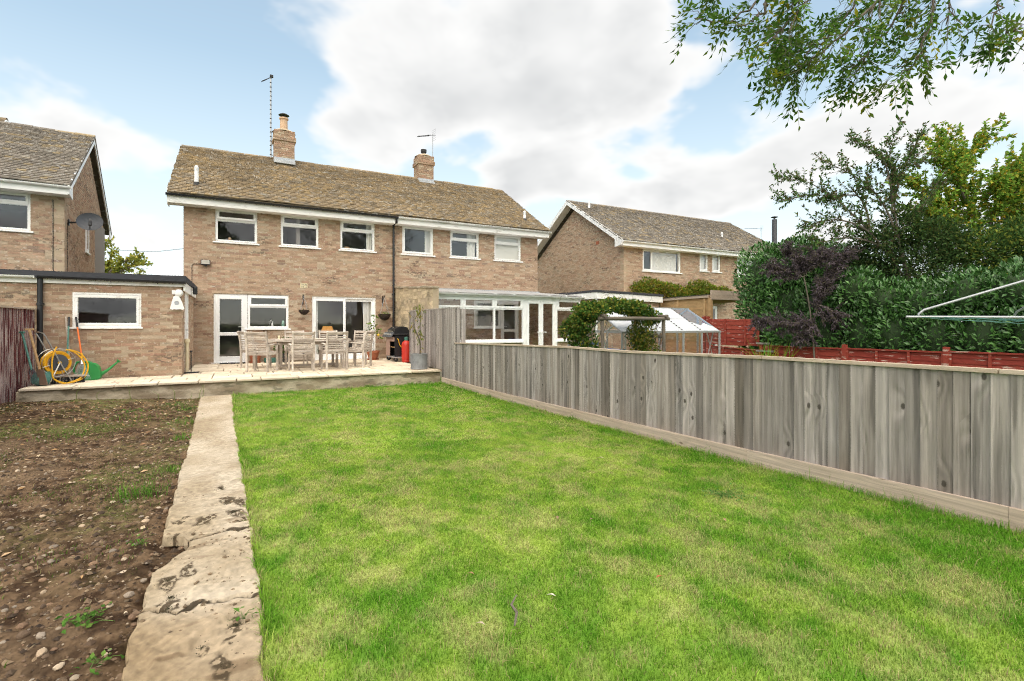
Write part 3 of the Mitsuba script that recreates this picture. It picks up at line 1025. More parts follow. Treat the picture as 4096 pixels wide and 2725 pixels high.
st_ = leafquads(np.stack([x, y, soil_z(x, y) + .010], 1), rdir(n, rng) * [1, 1, .15], rdir(n, rng, 2.0), rng.uniform(.02, .06, n), rng.uniform(.0015, .004, n), A(.36, .29, .17) * rng.uniform(.5, 1.2, (n, 1)))
put('soil_bed__straw', MB().add(*st_), 'm_tint', kind='stuff')
label(put('fallen_leaves', MB().add(*v), 'm_tint'), 'dry brown fallen leaves scattered over the soil below the patio', None, None, 'stuff')
n = 60000
x, y = rng.uniform(-3.5, -0.5, n), 1.6 + 10.0 * rng.random(n) ** 0.8
q = meshkit.fbm(np.stack([x * 1.25 + 9, y * 1.0 + 2, 0.6 + x * 0], -1), 4, 77) - 0.50 + 0.12 * np.interp(y, [2, 4, 9, 11], [-0.7, 0.2, 0.7, 0.2])
m = (rng.random(n) < np.clip(q * 6, 0.015, 1)) & (x < path_l(y) - 0.01)
x, y = x[m], y[m]
n = len(x)
col = np.where((rng.random(n) < 0.25)[:, None], A(0.36, 0.31, 0.15), A(0.10, 0.17, 0.03)) * rng.uniform(0.6, 1.3, (n, 1))
label(put('sprouting_grass', MB().add(*blades(x, y, soil_z(x, y), rng.uniform(0.012, 0.035, n), rng.uniform(0.003, 0.006, n), rng.uniform(0.2, 1, n), col, rng)), 'm_grass'),
      'thin new grass sprouting in patches on the brown soil', None, None, 'stuff')

# concrete path: one worn sheet, cracked into three
path_key = label(uniq('path'), 'narrow cracked concrete path between the soil and the lawn, broken at its near end', None, None, 'structure')
CR = [np.array([(-.9, 3.55), (-.29, 3.73), (-.24, 3.78), (-.15, 3.81), (-.04, 3.86), (.02, 3.83), (.08, 3.86), (.3, 3.84)]), np.array([(-.9, 3.0), (-.35, 2.91), (-.29, 2.86), (-.25, 2.81), (-.21, 2.85), (-.15, 2.885), (-.11, 2.86), (-.06, 2.84), (.0, 2.85), (.06, 2.82), (.3, 2.84)])]
pu = np.linspace(0, 1, 56)
py = np.concatenate([np.arange(.5, 5.2, .0125), np.arange(5.2, 11.74, .06)])
PU, PY = np.meshgrid(pu, py, indexing='ij')
PX = path_l(PY) - .005 + (edge_x(PY) - path_l(PY)) * PU
q = np.stack([PX, PY, PX * 0], -1)
wig = .05 * (meshkit.fbm(q * 9, 4, 51) - .5)
d1 = PY + wig - np.interp(PX, CR[0][:, 0], CR[0][:, 1])
d2 = PY + wig - np.interp(PX, CR[1][:, 0], CR[1][:, 1])
cw = .006 + .013 * meshkit.noise(q * 7, 3)
near_ = np.clip((5.6 - PY) / 1.6, 0, 1)
pz = gz(PY) + .016 + near_ * (.008 * (meshkit.fbm(q * 4.5, 4, 52) - .5) + .009 * (meshkit.fbm(q * [16, 24, 1], 3, 53) - .5))
pz -= .045 * np.exp(-(d1 / cw) ** 4) + .055 * np.exp(-(d2 / cw) ** 4)
hollow = np.clip((meshkit.fbm(q * [6, 5, 1], 4, 55) - .50) * 9, 0, 1) * np.clip((3.95 - PY) / .4, 0, 1)
pz -= .014 * hollow * np.exp(-(d2 + .28) ** 2 / .06)
pz -= .010 * np.clip((meshkit.fbm(q * [8, 9, 1], 3, 57) - .56) * 14, 0, 1) * near_
rim_ = np.minimum(PU, 1 - PU)
pz -= np.clip(.009 - rim_ * .5, 0, 1) * 1.1 * near_ + (rim_ < 1e-6) * .05
n2_ = len(py)
i, j = np.meshgrid(np.arange(55), np.arange(n2_ - 1), indexing='ij')
part_ = np.where(d1[:-1, :-1] > 0, 0, np.where(d2[:-1, :-1] > 0, 1, 2))
for k in range(3):
    m_ = part_ == k
    fq = np.stack([i[m_] * n2_ + j[m_], (i[m_] + 1) * n2_ + j[m_], (i[m_] + 1) * n2_ + j[m_] + 1, i[m_] * n2_ + j[m_] + 1], -1)
    us = np.unique(fq)
    back = np.zeros(PX.size, int)
    back[us] = np.arange(len(us))
    put(f'{path_key}__slab', MB().add(np.stack([PX, PY, pz], -1).reshape(-1, 3)[us], back[fq]), 'm_path', True)
# dark moss on the path: low tufted cushions
mo = MB()
for cx, cy, rx, ry in MOSS:
    n = int(9000 * rx * ry * 6)
    t, q = rng.uniform(0, 2 * np.pi, n), np.abs(rng.normal(0, 0.42, n))
    q = q * (0.7 + 0.6 * meshkit.noise(np.stack([np.cos(t) * 2 + cx * 9, np.sin(t) * 2, t * 0], 1), 4))
    x, y = cx + rx * q * np.cos(t), cy + ry * q * np.sin(t)
    col = A(0.040, 0.038, 0.018) * rng.uniform(0.5, 1.5, (n, 1))
    v = leafquads(np.stack([x, y, gz(y) + 0.012], 1), rdir(n, rng, 0.2), rdir(n, rng, 1.5), rng.uniform(0.003, 0.008, n), rng.uniform(0.003, 0.006, n), col)
    mo.add(*v)
put(f'{path_key}__moss', mo, 'm_tint', kind='stuff', text='dark dry moss cushions on the concrete')
# soil crumbs lying on the broken part
items = []
cr = MB()
for k in range(900):
    y = 1.2 + 3.6 * rng.random()
    x = rng.uniform(float(path_l(y)), float(edge_x(y)))
    if meshkit.fbm(A(x * 3, y * 2.2, 0.5)[None], 3, 8)[0] < 0.5:
        continue
    s = rng.exponential(0.0035) + 0.0018
    v = IV0 * A(1, rng.uniform(.6, 1), .6) * min(s, 0.014) + [x, y, gz(y) + 0.012]
    cr.add(v, IF0, A(0.20, 0.145, 0.09) * rng.uniform(0.5, 1.3))
put(f'{path_key}__crumbs', cr, 'm_tint', kind='stuff')

# neighbour's lawn beyond the fence
nb = MB().box(4.40, -3, -0.21, 12.3, 13.4, -0.10, (0.07, 0.13, 0.025))
label(put('neighbour_lawn', nb, 'm_tint'), 'the lawn of the garden behind the grey fence', None, None, 'structure')
pv = MB().box(4.42, 13.405, -0.21, 13.2, 16.6, 0.05, (0.4, 0.37, 0.3))
label(put('neighbour_paving', pv, 'm_tint'), 'paving under the white conservatory', None, None, 'structure')
# ------------------------------------------------------------------ houses
PITCH = math.atan2(2.46, 4.0)
SL = math.hypot(2.46, 4.0)


def gable_body(key, fr, width, depth, ztop, side, gable_n=300, front_holes=(), **k):
    """front wall with bricks, one visible gable (side 'l' or 'r'), plain rear"""
    wall(key, fr, width, 0.0, ztop, front_holes, **k)
    rise = depth / 2 * math.tan(PITCH)
    top = [(depth, ztop), (depth / 2, ztop + rise), (0, ztop)]
    clip = lambda z: (0, depth) if z < ztop else ((z - ztop) / math.tan(PITCH), depth - (z - ztop) / math.tan(PITCH))
    for s in 'lr':
        if s == 'l':
            gf = Frame(fr.p(0, 0) - fr.nrm * depth, fr.nrm)
        else:
            gf = Frame(fr.p(width, 0), -fr.nrm)
        gh = [(-1, -1, -1, -1)]
        if s == side:
            wall(key, gf, depth, 0.0, ztop + rise, [], top=top, clip=clip, n=gable_n, seed=77, part='gable_wall', tone=(0.92, 0.22))  # paler brick tone than the front wall makes up for the gable's shade
        else:
            put(f'{key}__gable_wall', MB().poly(sg.Polygon([(0, 0), (depth, 0)] + top), 0.2, gf.M(-0.2)), 'm_mortar')


def gable_roof(key, fr, width, ztop, over_l, over_r, mat, seed, n=300, eave=0.40, zt=4.90, depth=7.2):
    """tiles on the slope that is seen, a deck on the other, ridge tiles, fascia"""
    o = fr.p(-over_l, zt, eave)
    s = -fr.nrm * math.cos(PITCH) + A(0, 0, math.sin(PITCH))
    W = width + over_l + over_r
    tile_roof(key, 'roof', o, fr.u, s, W, SL, mat, seed, n=n)
    ob = fr.p(width + over_r, zt, -depth - eave)
    s2 = fr.nrm * math.cos(PITCH) + A(0, 0, math.sin(PITCH))
    nn = np.cross(-fr.u, s2)
    put(f'{key}__rear_roof', MB().obox(ob - fr.u * W / 2 + s2 * SL / 2 - nn * 0.02, [-fr.u, s2, nn], [W / 2, SL / 2, 0.035]), mat)
    hr = (depth / 2 + eave) * math.tan(PITCH)
    ridge_tiles(key, fr.p(-over_l, zt + hr - 0.02, -depth / 2), fr.p(width + over_r, zt + hr - 0.02, -depth / 2), mat, seed + 5)


def barge(key, fr, u, depth, zt, eave, mat='m_oldwhite', soffit=None):
    """white verge boards of a gable at u, with the boxed ends"""
    m = MB()
    h = (depth / 2 + eave) * math.tan(PITCH)
    for a, b in ((eave, -depth / 2), (-depth - eave, -depth / 2)):
        p, q = fr.p(u, zt - 0.13, a), fr.p(u, zt - 0.13 + h, b)
        m.bar(p, q, 0.03, 0.20, c=(0.5, 0.5, 0.5))
    for a, sgn in ((eave, -1), (-depth - eave, 1)):
        M = np.eye(4)
        M[:3, 0], M[:3, 1], M[:3, 2] = fr.nrm, [0, 0, 1], fr.u
        M[:3, 3] = fr.p(u - 0.013, 0, 0)
        m.poly(sg.Polygon([(a, zt - 0.02), (a + sgn * 0.45, zt + 0.10), (a + sgn * 0.45, zt - 0.30), (a, zt - 0.24)]), 0.028, M)
    put(f'{key}__bargeboard', m, mat)
    if soffit:
        m = MB()
        for a, b in ((eave, -depth / 2), (-depth - eave, -depth / 2)):
            p, q = fr.p(u + soffit / 2, zt - 0.20, a), fr.p(u + soffit / 2, zt - 0.20 + h, b)
            m.bar(p, q, abs(soffit) - 0.04, 0.012)
        put(f'{key}__soffit', m, 'm_oldwhite')


def chimney(key, x, y, z0, z1, wx, wy, seed, tone, pot):
    k = uniq(f'{key}__chimney')
    items = []
    b = MB()
    zb = z1 - 0.30
    for (a0, a1, ex) in ((z0, zb - 0.075, 0.0), (zb - 0.075, zb + 0.075, 0.045), (zb + 0.075, z1, 0.012)):
        hx, hy = wx / 2 + ex, wy / 2 + ex
        b.box(x - hx + 0.01, y - hy + 0.01, a0, x + hx - 0.01, y + hy - 0.01, a1)
        for fo, fu, w in (((x - hx, y - hy), (1, 0, 0), 2 * hx), ((x - hx, y + hy), (0, -1, 0), 2 * hy), ((x + hx, y - hy), (0, 1, 0), 2 * hy)):
            items += brick_items(Frame((fo[0], fo[1], 0), fu), w, a0, a1, L=0.225, seed=seed + len(items), tone=tone)
    b.lathe([(0.001, z1 + 0.14), (0.14, z1 + 0.13), (wx * 0.42, z1 + 0.08), (wx * 0.60, z1)], (x, y, 0), 12)
    put(f'{k}__stack', b, 'm_mortar')
    for it in items:
        put(f'{k}__brick', it, 'm_brick')
    m = MB().box(x - wx / 2 - 0.01, y - wy / 2 - 0.012, z0, x + wx / 2 + 0.01, y + wy / 2 - 0.1, z0 + 0.16)
    m.box(x - wx / 2 - 0.012, y - wy / 2 - 0.14, z0 - 0.07, x + wx / 2 + 0.012, y - wy / 2 - 0.012, z0 + 0.03)
    put(f'{k}__flashing', m, 'm_lead')
    if pot == 'tall':
        put(f'{k}__pot', MB().lathe([(0.15, z1 + 0.06), (0.13, z1 + 0.12), (0.125, z1 + 0.47), (0.155, z1 + 0.50), (0.155, z1 + 0.55), (0.10, z1 + 0.55), (0.10, z1 + 0.3)], (x, y, 0), 16), 'm_pot', 40)
        m = MB().lathe([(0.001, z1 + 0.72), (0.10, z1 + 0.70), (0.185, z1 + 0.645), (0.17, z1 + 0.64), (0.001, z1 + 0.68)], (x, y, 0), 16)
        for t in range(4):
            m.tube([(x + 0.1 * math.cos(t * 1.57), y + 0.1 * math.sin(t * 1.57), z1 + 0.54), (x + 0.1 * math.cos(t * 1.57), y + 0.1 * math.sin(t * 1.57), z1 + 0.68)], 0.008, 4)
        put(f'{k}__cowl', m, 'm_black', 40)
    else:
        put(f'{k}__pot', MB().lathe([(0.10, z1 + 0.08), (0.085, z1 + 0.22), (0.12, z1 + 0.22), (0.12, z1 + 0.33), (0.06, z1 + 0.33), (0.06, z1 + 0.2)], (x, y, 0), 14), 'm_blackmatt', 40)


# ---- the semi-detached pair
HS = thing('semi_detached_house', 'wide brown brick semi-detached house with mossy tiled roof behind the patio', 'house')
F0 = Frame((-1.32, 16.7, 0), (1, 0, 0))
X = lambda x: x + 1.32
HOLES = [(X(-.56), X(.51), 3.73, 4.80), (X(1.14), X(2.21), 3.73, 4.80), (X(2.86), X(3.94), 3.73, 4.80), (X(4.85), X(5.95), 3.73, 4.80), (X(6.57), X(7.68), 3.73, 4.80), (X(8.30), X(9.42), 3.73, 4.80),
         (X(-.60), X(.245), 0.2, 2.24), (X(.245), X(1.36), 1.24, 2.24), (X(2.02), X(3.97), 0.2, 2.23), (X(7.48), X(8.56), 1.23, 2.23), (X(8.56), X(9.34), 0.2, 2.24)]
wall(HS, F0, 11.47, 0.0, 4.75, HOLES, seed=3, n=300)
for gf in (Frame((-1.32, 23.9, 0), (0, -1, 0)), Frame((10.15, 16.7, 0), (0, 1, 0))):
    put(f'{HS}__gable_wall', MB().poly(sg.Polygon([(0.0, 0), (7.2, 0), (7.2, 4.75), (3.6, 4.75 + 2.2), (0, 4.75)]), 0.23, gf.M(-0.232)), 'm_brick')
gable_roof(HS, F0, 11.47, 4.75, 0.34, 0.30, 'm_tile', 11, n=300)
house_shell(HS, -1.05, 9.9, 16.96, 23.85, 0.22, 4.86, floors=(2.6,), walls=(1.65, 4.41, 6.2))
m = MB()
F0.box(m, -0.33, X(4.50), 4.66, 4.85, 0.36, 0.385)
F0.box(m, -0.33, X(4.50), 4.64, 4.66, -0.01, 0.385)
F0.box(m, -0.345, -0.331, 4.60, 5.02, -0.1, 0.385)
put(f'{HS}__fascia', m, 'm_oldwhite')
m = MB()
F0.box(m, X(4.503), X(10.43), 4.67, 4.85, 0.36, 0.385)
F0.box(m, X(4.503), X(10.43), 4.65, 4.67, -0.01, 0.385)
put(f'{HS}__fascia', m, 'm_oldwhite')
gutter(HS, (-1.68, 16.255, 4.865), (4.58, 16.255, 4.845), 'm_black')
gutter(HS, (4.60, 16.255, 4.85), (10.47, 16.255, 4.865), 'm_gutter')
downpipe(HS, 4.54, 16.63, 4.72, 0.26, 'm_black', 0.036, swan=(4.54, 16.27, 4.80), clips=(0.08, 0.47))
for args in ((-.56, .51, True), (1.14, 2.21, False), (2.86, 3.94, False), (6.57, 7.68, False), (8.30, 9.42, False)):
    a, b, aj = args
    cur = {2.86: [(X(3.70), X(3.88))], 6.57: [(X(7.28), X(7.62))]}.get(a)
    window(HS, F0, X(a), X(b), 3.73, 4.69, 'top', zt=4.36, ajar=11.0 if aj else 0.0, curtain=cur, blind=a == 8.30)
window(HS, F0, X(4.85), X(5.95), 3.73, 4.69, 'open', curtain=[(X(5.70), X(5.90))])
m = MB()
for a, b in ((-.56, .51), (1.14, 2.21), (2.86, 3.94), (4.85, 5.95), (6.57, 7.68), (8.30, 9.42)):
    F0.box(m, X(a), X(b), 4.691, 4.80, -0.16, -0.03)
put(f'{HS}__window_head', m, 'm_upvc')
# kitchen window, back door, patio door
window(HS, F0, X(.255), X(1.36), 1.24, 2.235, 'top', zt=1.89)


def glazed_door(holder, fr, u0, u1, z0, z1, mid, hand, part='door', handle_side=1, depth=0.05, fw=.06, st=.10):
    k = uniq(f'{holder}__{part}')
    w0, w1 = -depth - 0.07, -depth + 0.012
    f, s, p = MB(), MB(), []
    for a, b, c, d in ((u0, u0 + fw, z0, z1), (u1 - fw, u1, z0, z1), (u0 + fw, u1 - fw, z1 - .06, z1), (u0 + fw, u1 - fw, z0, z0 + .05)):
        fr.box(f, a, b, c, d, w0, w1, ch=0.006)
    put(f'{k}__frame', f, 'm_upvc')
    a, b, c, d = u0 + fw - .01, u1 - fw + .01, z0 + .045, z1 - .05
    rails = [(a, a + st, c, d), (b - st, b, c, d), (a + st, b - st, d - st, d), (a + st, b - st, c, c + st + .02)]
    if mid:
        rails.append((a + st, b - st, mid - .05, mid + .05))
    for r in rails:
        fr.box(s, *r, w0 + .02, w1 + .012, ch=0.008)
    put(f'{k}__leaf', s, 'm_upvc')
    for lo, hi in ([(c + st, mid - .05), (mid + .05, d - st)] if mid else [(c + st, d - st)]):
        m = MB()
        fr.box(m, a + st - .01, b - st + .01, lo - .01, hi + .01, w0 + 0.05, w0 + 0.051)
        put(f'{k}__pane', m, 'm_glass')
    h = MB()
    hu = (b - st / 2) if handle_side > 0 else (a + st / 2)
    hz = z0 + 1.02
    fr.box(h, hu - .016, hu + .016, hz - .14, hz + .05, w1 + .012, w1 + .022, ch=.003)
    fr.box(h, hu - .01, hu + .01, hz - .01, hz + .01, w1 + .022, w1 + .055)
    fr.box(h, hu - (.13 if handle_side > 0 else -.01), hu + (.01 if handle_side > 0 else .13), hz - .011, hz + .011, w1 + .045, w1 + .062, ch=.004)
    put(f'{k}__handle', h, 'm_upvc')
    m = MB()
    fr.box(m, u0 - .06, u1 + (0.0 if mid else .03), z0 - .02, z0 - 0.002, w0, 0.06)
    put(f'{k}__threshold', m, 'm_upvc')
    return k


glazed_door(HS, F0, X(-.60), X(.245), 0.275, 2.238, 1.09, 1)
k = uniq(f'{HS}__patio_door')
f = MB()
a, b, c, d = X(2.02), X(3.97), 0.275, 2.23
w0, w1 = -0.13, -0.035
for q in ((a, a + .055, c, d), (b - .055, b, c, d), (a + .055, b - .055, d - .06, d), (a + .055, b - .055, c, c + .05)):
    F0.box(f, *q, w0, w1, ch=.006)
F0.box(f, a - 0.03, b + 0.03, c - 0.02, c - 0.001, w0, 0.03)
put(f'{k}__frame', f, 'm_upvc')
for i, (u0, u1, dw) in enumerate(((a + .05, X(3.03), 0.0), (X(2.96), b - .05, -0.045))):
    s, p = MB(), MB()
    t = 0.078
    for q in ((u0, u0 + t, c + .05, d - .06), (u1 - t, u1, c + .05, d - .06), (u0 + t, u1 - t, d - .06 - t, d - .06), (u0 + t, u1 - t, c + .05, c + .05 + t + .03)):
        F0.box(s, *q, -0.085 + dw, -0.04 + dw, ch=.006)
    F0.box(p, u0 + t - .01, u1 - t + .01, c + .12, d - .06 - t + .01, -0.06 + dw, -0.059 + dw)
    put(f'{k}__leaf', s, 'm_upvc')
    put(f'{k}__pane', p, 'm_glass')
h = MB()
F0.box(h, a + .075, a + .10, 1.06, 1.32, -0.04, -0.02, ch=.004)
F0.box(h, a + .078, a + .097, 1.08, 1.30, -0.02, 0.0, ch=.004)
put(f'{k}__handle', h, 'm_upvc')
put(f'{k}__curtain', drape(F0, X(3.62), X(3.90), 0.32, 2.1, -0.26), 'm_curtain', True)
put(f'{k}__curtain', drape(F0, X(2.09), X(2.22), 0.32, 2.1, -0.26), 'm_curtain', True)
m = MB()
F0.box(m, X(1.68), X(1.885), 2.48, 2.62, -0.01, 0.006)
k = put(f'{HS}__air_brick', m, 'm_cream')
m = MB()
for i in range(9):
    for j in range(5):
        F0.box(m, X(1.695) + i * .0205, X(1.695) + i * .0205 + .012, 2.495 + j * .0235, 2.495 + j * .0235 + .013, 0.0055, 0.0075)
put(f'{k}__vent_holes', m, 'm_rubber', kind='stuff')
roof_vent(HS, -1.03, 17.0, 5.27, 0.62)
roof_vent(HS, 9.80, 17.1, 5.35, 0.42)
for x, y, z in ((-1.0, 16.96, 5.30), (9.83, 17.05, 5.35)):
    m = MB().obox((x - .03, y - .06, z - .02), [[1, 0, 0], [0, math.cos(PITCH), math.sin(PITCH)], [0, -math.sin(PITCH), math.cos(PITCH)]], [.13, .17, .02])
    m.lathe([(0.12, z - .05), (0.10, z + .03), (.06, z + .12)], (x - .03, y + .04, 0), 12)
    put(f'{HS}__vent_flashing', m, 'm_blackmatt', 30)
chimney(HS, 1.47, 20.05, 7.12, 8.26, 0.66, 0.66, 5, (0.28, 0.16), 'tall')
chimney(HS, 6.82, 20.35, 7.18, 8.30, 0.64, 0.66, 6, (0.30, 0.18), 'short')

# ---- the flat-roofed garage
GA = thing('brick_garage', 'low flat-roofed brown brick garage with one wide window left of the patio', 'garage')
FG = Frame((-8.0, 13.3, 0), (1, 0, 0))
XG = lambda x: x + 8.0
wall(GA, FG, XG(-1.085), 0.0, 2.20, [(XG(-2.95), XG(-1.81), 1.31, 2.02)], seed=21, n=300, tone=(0.26, 0.22))
FS = Frame((-1.08, 13.305, 0), (0, 1, 0))
wall(GA, FS, 3.38, 0.0, 2.20, [(0.65, 1.5, 0.2, 2.18)], seed=22, n=60, part='side_wall', tone=(0.5, 0.2))
put(f'{GA}__rear_wall', MB().box(-7.9, 16.68, 0, -1.33, 16.85, 2.2), 'm_mortar')
put(f'{GA}__roof', MB().box(-8, 13.22, 2.33, -1.03, 16.69, 2.405).box(-8, 13.20, 2.30, -1.0, 13.26, 2.425).box(-1.06, 13.26, 2.30, -1.0, 16.69, 2.425), 'm_felt')
put(f'{GA}__fascia', MB().box(-3.40, 13.255, 2.19, -1.03, 13.285, 2.298).box(-1.055, 13.285, 2.10, -1.025, 16.68, 2.298).box(-8, 13.255, 2.185, -3.405, 13.285, 2.298), 'm_oldwhite')
gutter(GA, (-3.46, 13.19, 2.315), (-1.0, 13.19, 2.29), 'm_black', 0.8, 0.048)
gutter(GA, (-8.0, 13.19, 2.315), (-3.50, 13.19, 2.315), 'm_gutter', 0.8, 0.048)
downpipe(GA, -3.43, 13.24, 2.27, 0.26, 'm_black', 0.045, clips=(0.28, 0.75))
put(f'{GA}__hopper', MB().box(-0.995, 15.1, 2.12, -0.90, 15.24, 2.32, ch=0.02), 'm_black')
# its old painted window
k = uniq(f'{GA}__window')
m = MB()
a, b, c, d = XG(-2.95), XG(-1.81), 1.31, 2.02
for q in ((a, b, d - .04, d), (a, a + .03, c, d - .04), (b - .03, b, c, d - .04), (a + .03, b - .03, c, c + .025)):
    FG.box(m, *q, -.09, -.005, ch=.004)
for q in ((a + .03, b - .03, d - .105, d - .045), (a + .03, a + .085, c + .025, d - .105), (b - .085, b - .03, c + .025, d - .105), (a + .085, b - .085, c + .025, c + .085)):
    FG.box(m, *q, -.07, .006, ch=.006)
put(f'{k}__frame', m, 'm_oldwhite')
m = MB()
FG.box(m, a + .08, b - .08, c + .08, d - .10, -.04, -.039)
put(f'{k}__pane', m, 'm_glass')
m = MB()
FG.box(m, a - .06, b + .03, c - .04, c - .001, -.08, .045, ch=.006)
put(f'{k}__sill', m, 'm_oldwhite')
m = MB()
FG.box(m, XG(-6), XG(-1.4), 0.3, 2.18, -2.6, -2.5)
FG.box(m, XG(-6), XG(-1.4), 0.25, 0.3, -2.5, -.3)
FG.box(m, XG(-4.2), XG(-4.1), 0.3, 2.18, -2.5, -.3)
put(f'{GA}__room_shell', m, 'm_roomdark')
k = uniq(f'{GA}__side_door')
m = MB()
FS.box(m, .65, .72, .25, 2.17, -.06, .012)
FS.box(m, 1.43, 1.5, .25, 2.17, -.06, .012)
FS.box(m, .72, 1.43, 2.10, 2.17, -.06, .012)
put(f'{k}__frame', m, 'm_oldwhite')
m = MB()
FS.box(m, .725, 1.425, .27, 2.09, -.05, -.005, ch=.004)
put(f'{k}__leaf', m, 'm_upvc')
m = MB()
FS.box(m, .74, .77, 1.22, 1.25, -.005, .06)
put(f'{k}__handle', m, 'm_inox')
m = MB().tube([(-1.03, 13.92, 0.27), (-1.03, 13.92, 0.95)], 0.034, 10).lathe([(.034, .93), (.055, .95), (.055, 1.02), (.04, 1.03)], (-1.03, 13.92, 0), 10)
put(f'{GA}__waste_pipe', m, 'm_cream', 40)

# ---- conservatory of the right-hand half
CO = thing('conservatory', 'white lean-to conservatory with double doors on the right half of the brick house', 'conservatory')
FC = Frame((4.78, 13.42, 0), (1, 0, 0))
XC = lambda x: x - 4.78
FST = Frame((4.6, 16.69, 0), (0, -1, 0))
wall(CO, FST, 3.72, 0.0, 2.57, [], top=[(3.72, 2.34), (0.0, 2.57)], seed=41, H=0.105, wild=0.22, n=300, mat='m_stone', part='stone_wall', piece='stone', mass='small_stones', joint=0.014,
     clip=lambda z: (0.0, 3.72) if z < 2.31 else (0.0, max(0.0, (2.56 - z) / 0.0618)), thick=0.17)
FSE = Frame((4.607, 12.97, 0), (1, 0, 0))
put(f'{CO}__coping', MB().bar((4.66, 16.68, 2.60), (4.66, 12.93, 2.365), 0.2, 0.045), 'm_riser')
k = uniq(f'{CO}__frame')
m = MB()
w0, w1 = -.07, 0.0
zs, zh, ztr = .86, 2.16, 1.83
for q in ((0, XC(9.80), zh - .05, zh + .04), (0, .055, zs, zh - .05), (.055, XC(7.70), zs - .0, zs + .06), (XC(8.86), XC(9.80), zs, zs + .06)):
    FC.box(m, *q, w0, w1, ch=.006)
for u in (5.67, 6.67):
    FC.box(m, XC(u) - .03, XC(u) + .03, zs + .06, zh - .05, w0, w1, ch=.006)
for u, hw in ((7.70, .075), (8.84, .05), (9.765, .03)):
    FC.box(m, XC(u) - hw, XC(u) + hw, .12 if u < 9 else zs + .06, zh - .05, w0, w1, ch=.006)
for u0, u1 in ((4.835, 5.64), (5.70, 6.64), (6.70, 7.60), (8.90, 9.735)):
    FC.box(m, XC(u0), XC(u1), ztr - .03, ztr + .03, w0, w1, ch=.006)
put(k, m, 'm_upvc')
for u0, u1 in ((4.835, 5.64), (5.70, 6.64), (6.70, 7.60), (8.90, 9.735)):
    s = MB()
    u0, u1 = XC(u0), XC(u1)
    c, d = ztr + .03, zh - .05
    for q in ((u0 - .02, u1 + .02, c - .015, c + .045), (u0 - .02, u1 + .02, d - .04, d + .015), (u0 - .02, u0 + .05, c + .045, d - .04), (u1 - .05, u1 + .02, c + .045, d - .04)):
        FC.box(s, *q, w1 - .03, w1 + .018, ch=.006)
    put(f'{k}__sash', s, 'm_upvc')
    for lo, hi in ((c + .04, d - .035), (zs + .06, ztr - .03)):
        p = MB()
        FC.box(p, u0, u1, lo, hi, -.035, -.034)
        put(f'{k}__pane', p, 'm_glass')
m = MB()
FC.box(m, -.02, XC(7.62), zs - .05, zs - .001, -.05, .09, ch=.008)
FC.box(m, XC(8.86), XC(9.83), zs - .05, zs - .001, -.05, .09, ch=.008)
put(f'{k}__sill', m, 'm_upvc')
for u0, u1, hs in ((7.78, 8.28, 1), (8.285, 8.79, -1)):
    glazed_door(CO, FC, XC(u0), XC(u1), .10, 2.11, None, 1, 'door', hs, depth=0.01, fw=.02, st=.062)
for a, b, sd in ((0.0, XC(7.60), 51), (XC(8.90), XC(9.80), 52)):
    wall(CO, Frame((4.78 + a, 13.43, 0), (1, 0, 0)), b - a, -0.2, .81, [], seed=sd, n=80, part='dwarf_wall', tone=(0.72, 0.18), thick=.12)
# roof: opal sheet on white bars
zr0, zr1 = 2.245, 2.56
m = MB()
rp = lambda x, t: A(x, 13.30 + (16.69 - 13.30) * t, zr0 + (zr1 - zr0) * t)
for x in np.arange(4.80, 9.9, .6225):
    m.bar(rp(x, 0), rp(x, 1), .05, .05)
put(f'{CO}__rafter', m, 'm_upvc')
scene['m_opal'] = {'type': 'principledthin', 'base_color': {'type': 'rgb', 'value': [.62, .62, .62]}, 'roughness': .4, 'diff_trans': 0.9}
m = MB().add([rp(4.76, 0) + A(0, 0, .03), rp(9.83, 0) + A(0, 0, .03), rp(9.83, 1) + A(0, 0, .03), rp(4.76, 1) + A(0, 0, .03)], [[0, 1, 2, 3]])
put(f'{CO}__roof_sheet', m, 'm_opal')
put(f'{CO}__flashing', MB().box(4.72, 16.60, 2.50, 10.18, 16.688, 2.61).bar((4.72, 16.62, 2.52), (10.18, 16.62, 2.52), 0.16, 0.02), 'm_lead')
put(f'{CO}__eaves_beam', MB().box(4.72, 13.335, 2.165, 9.83, 13.43, 2.235), 'm_upvc')
gutter(CO, (4.72, 13.27, 2.245), (9.80, 13.27, 2.225), 'm_gutter', 0.52, 0.05)
# what the glass shows inside: window and half-glazed door in the house wall
window(HS, F0, X(7.49), X(8.55), 1.24, 2.225, 'top', zt=1.90, curtain=[(X(7.57), X(7.72))])
k2 = glazed_door(HS, F0, X(8.565), X(9.335), 0.26, 2.235, 1.13, 1, 'door', -1)

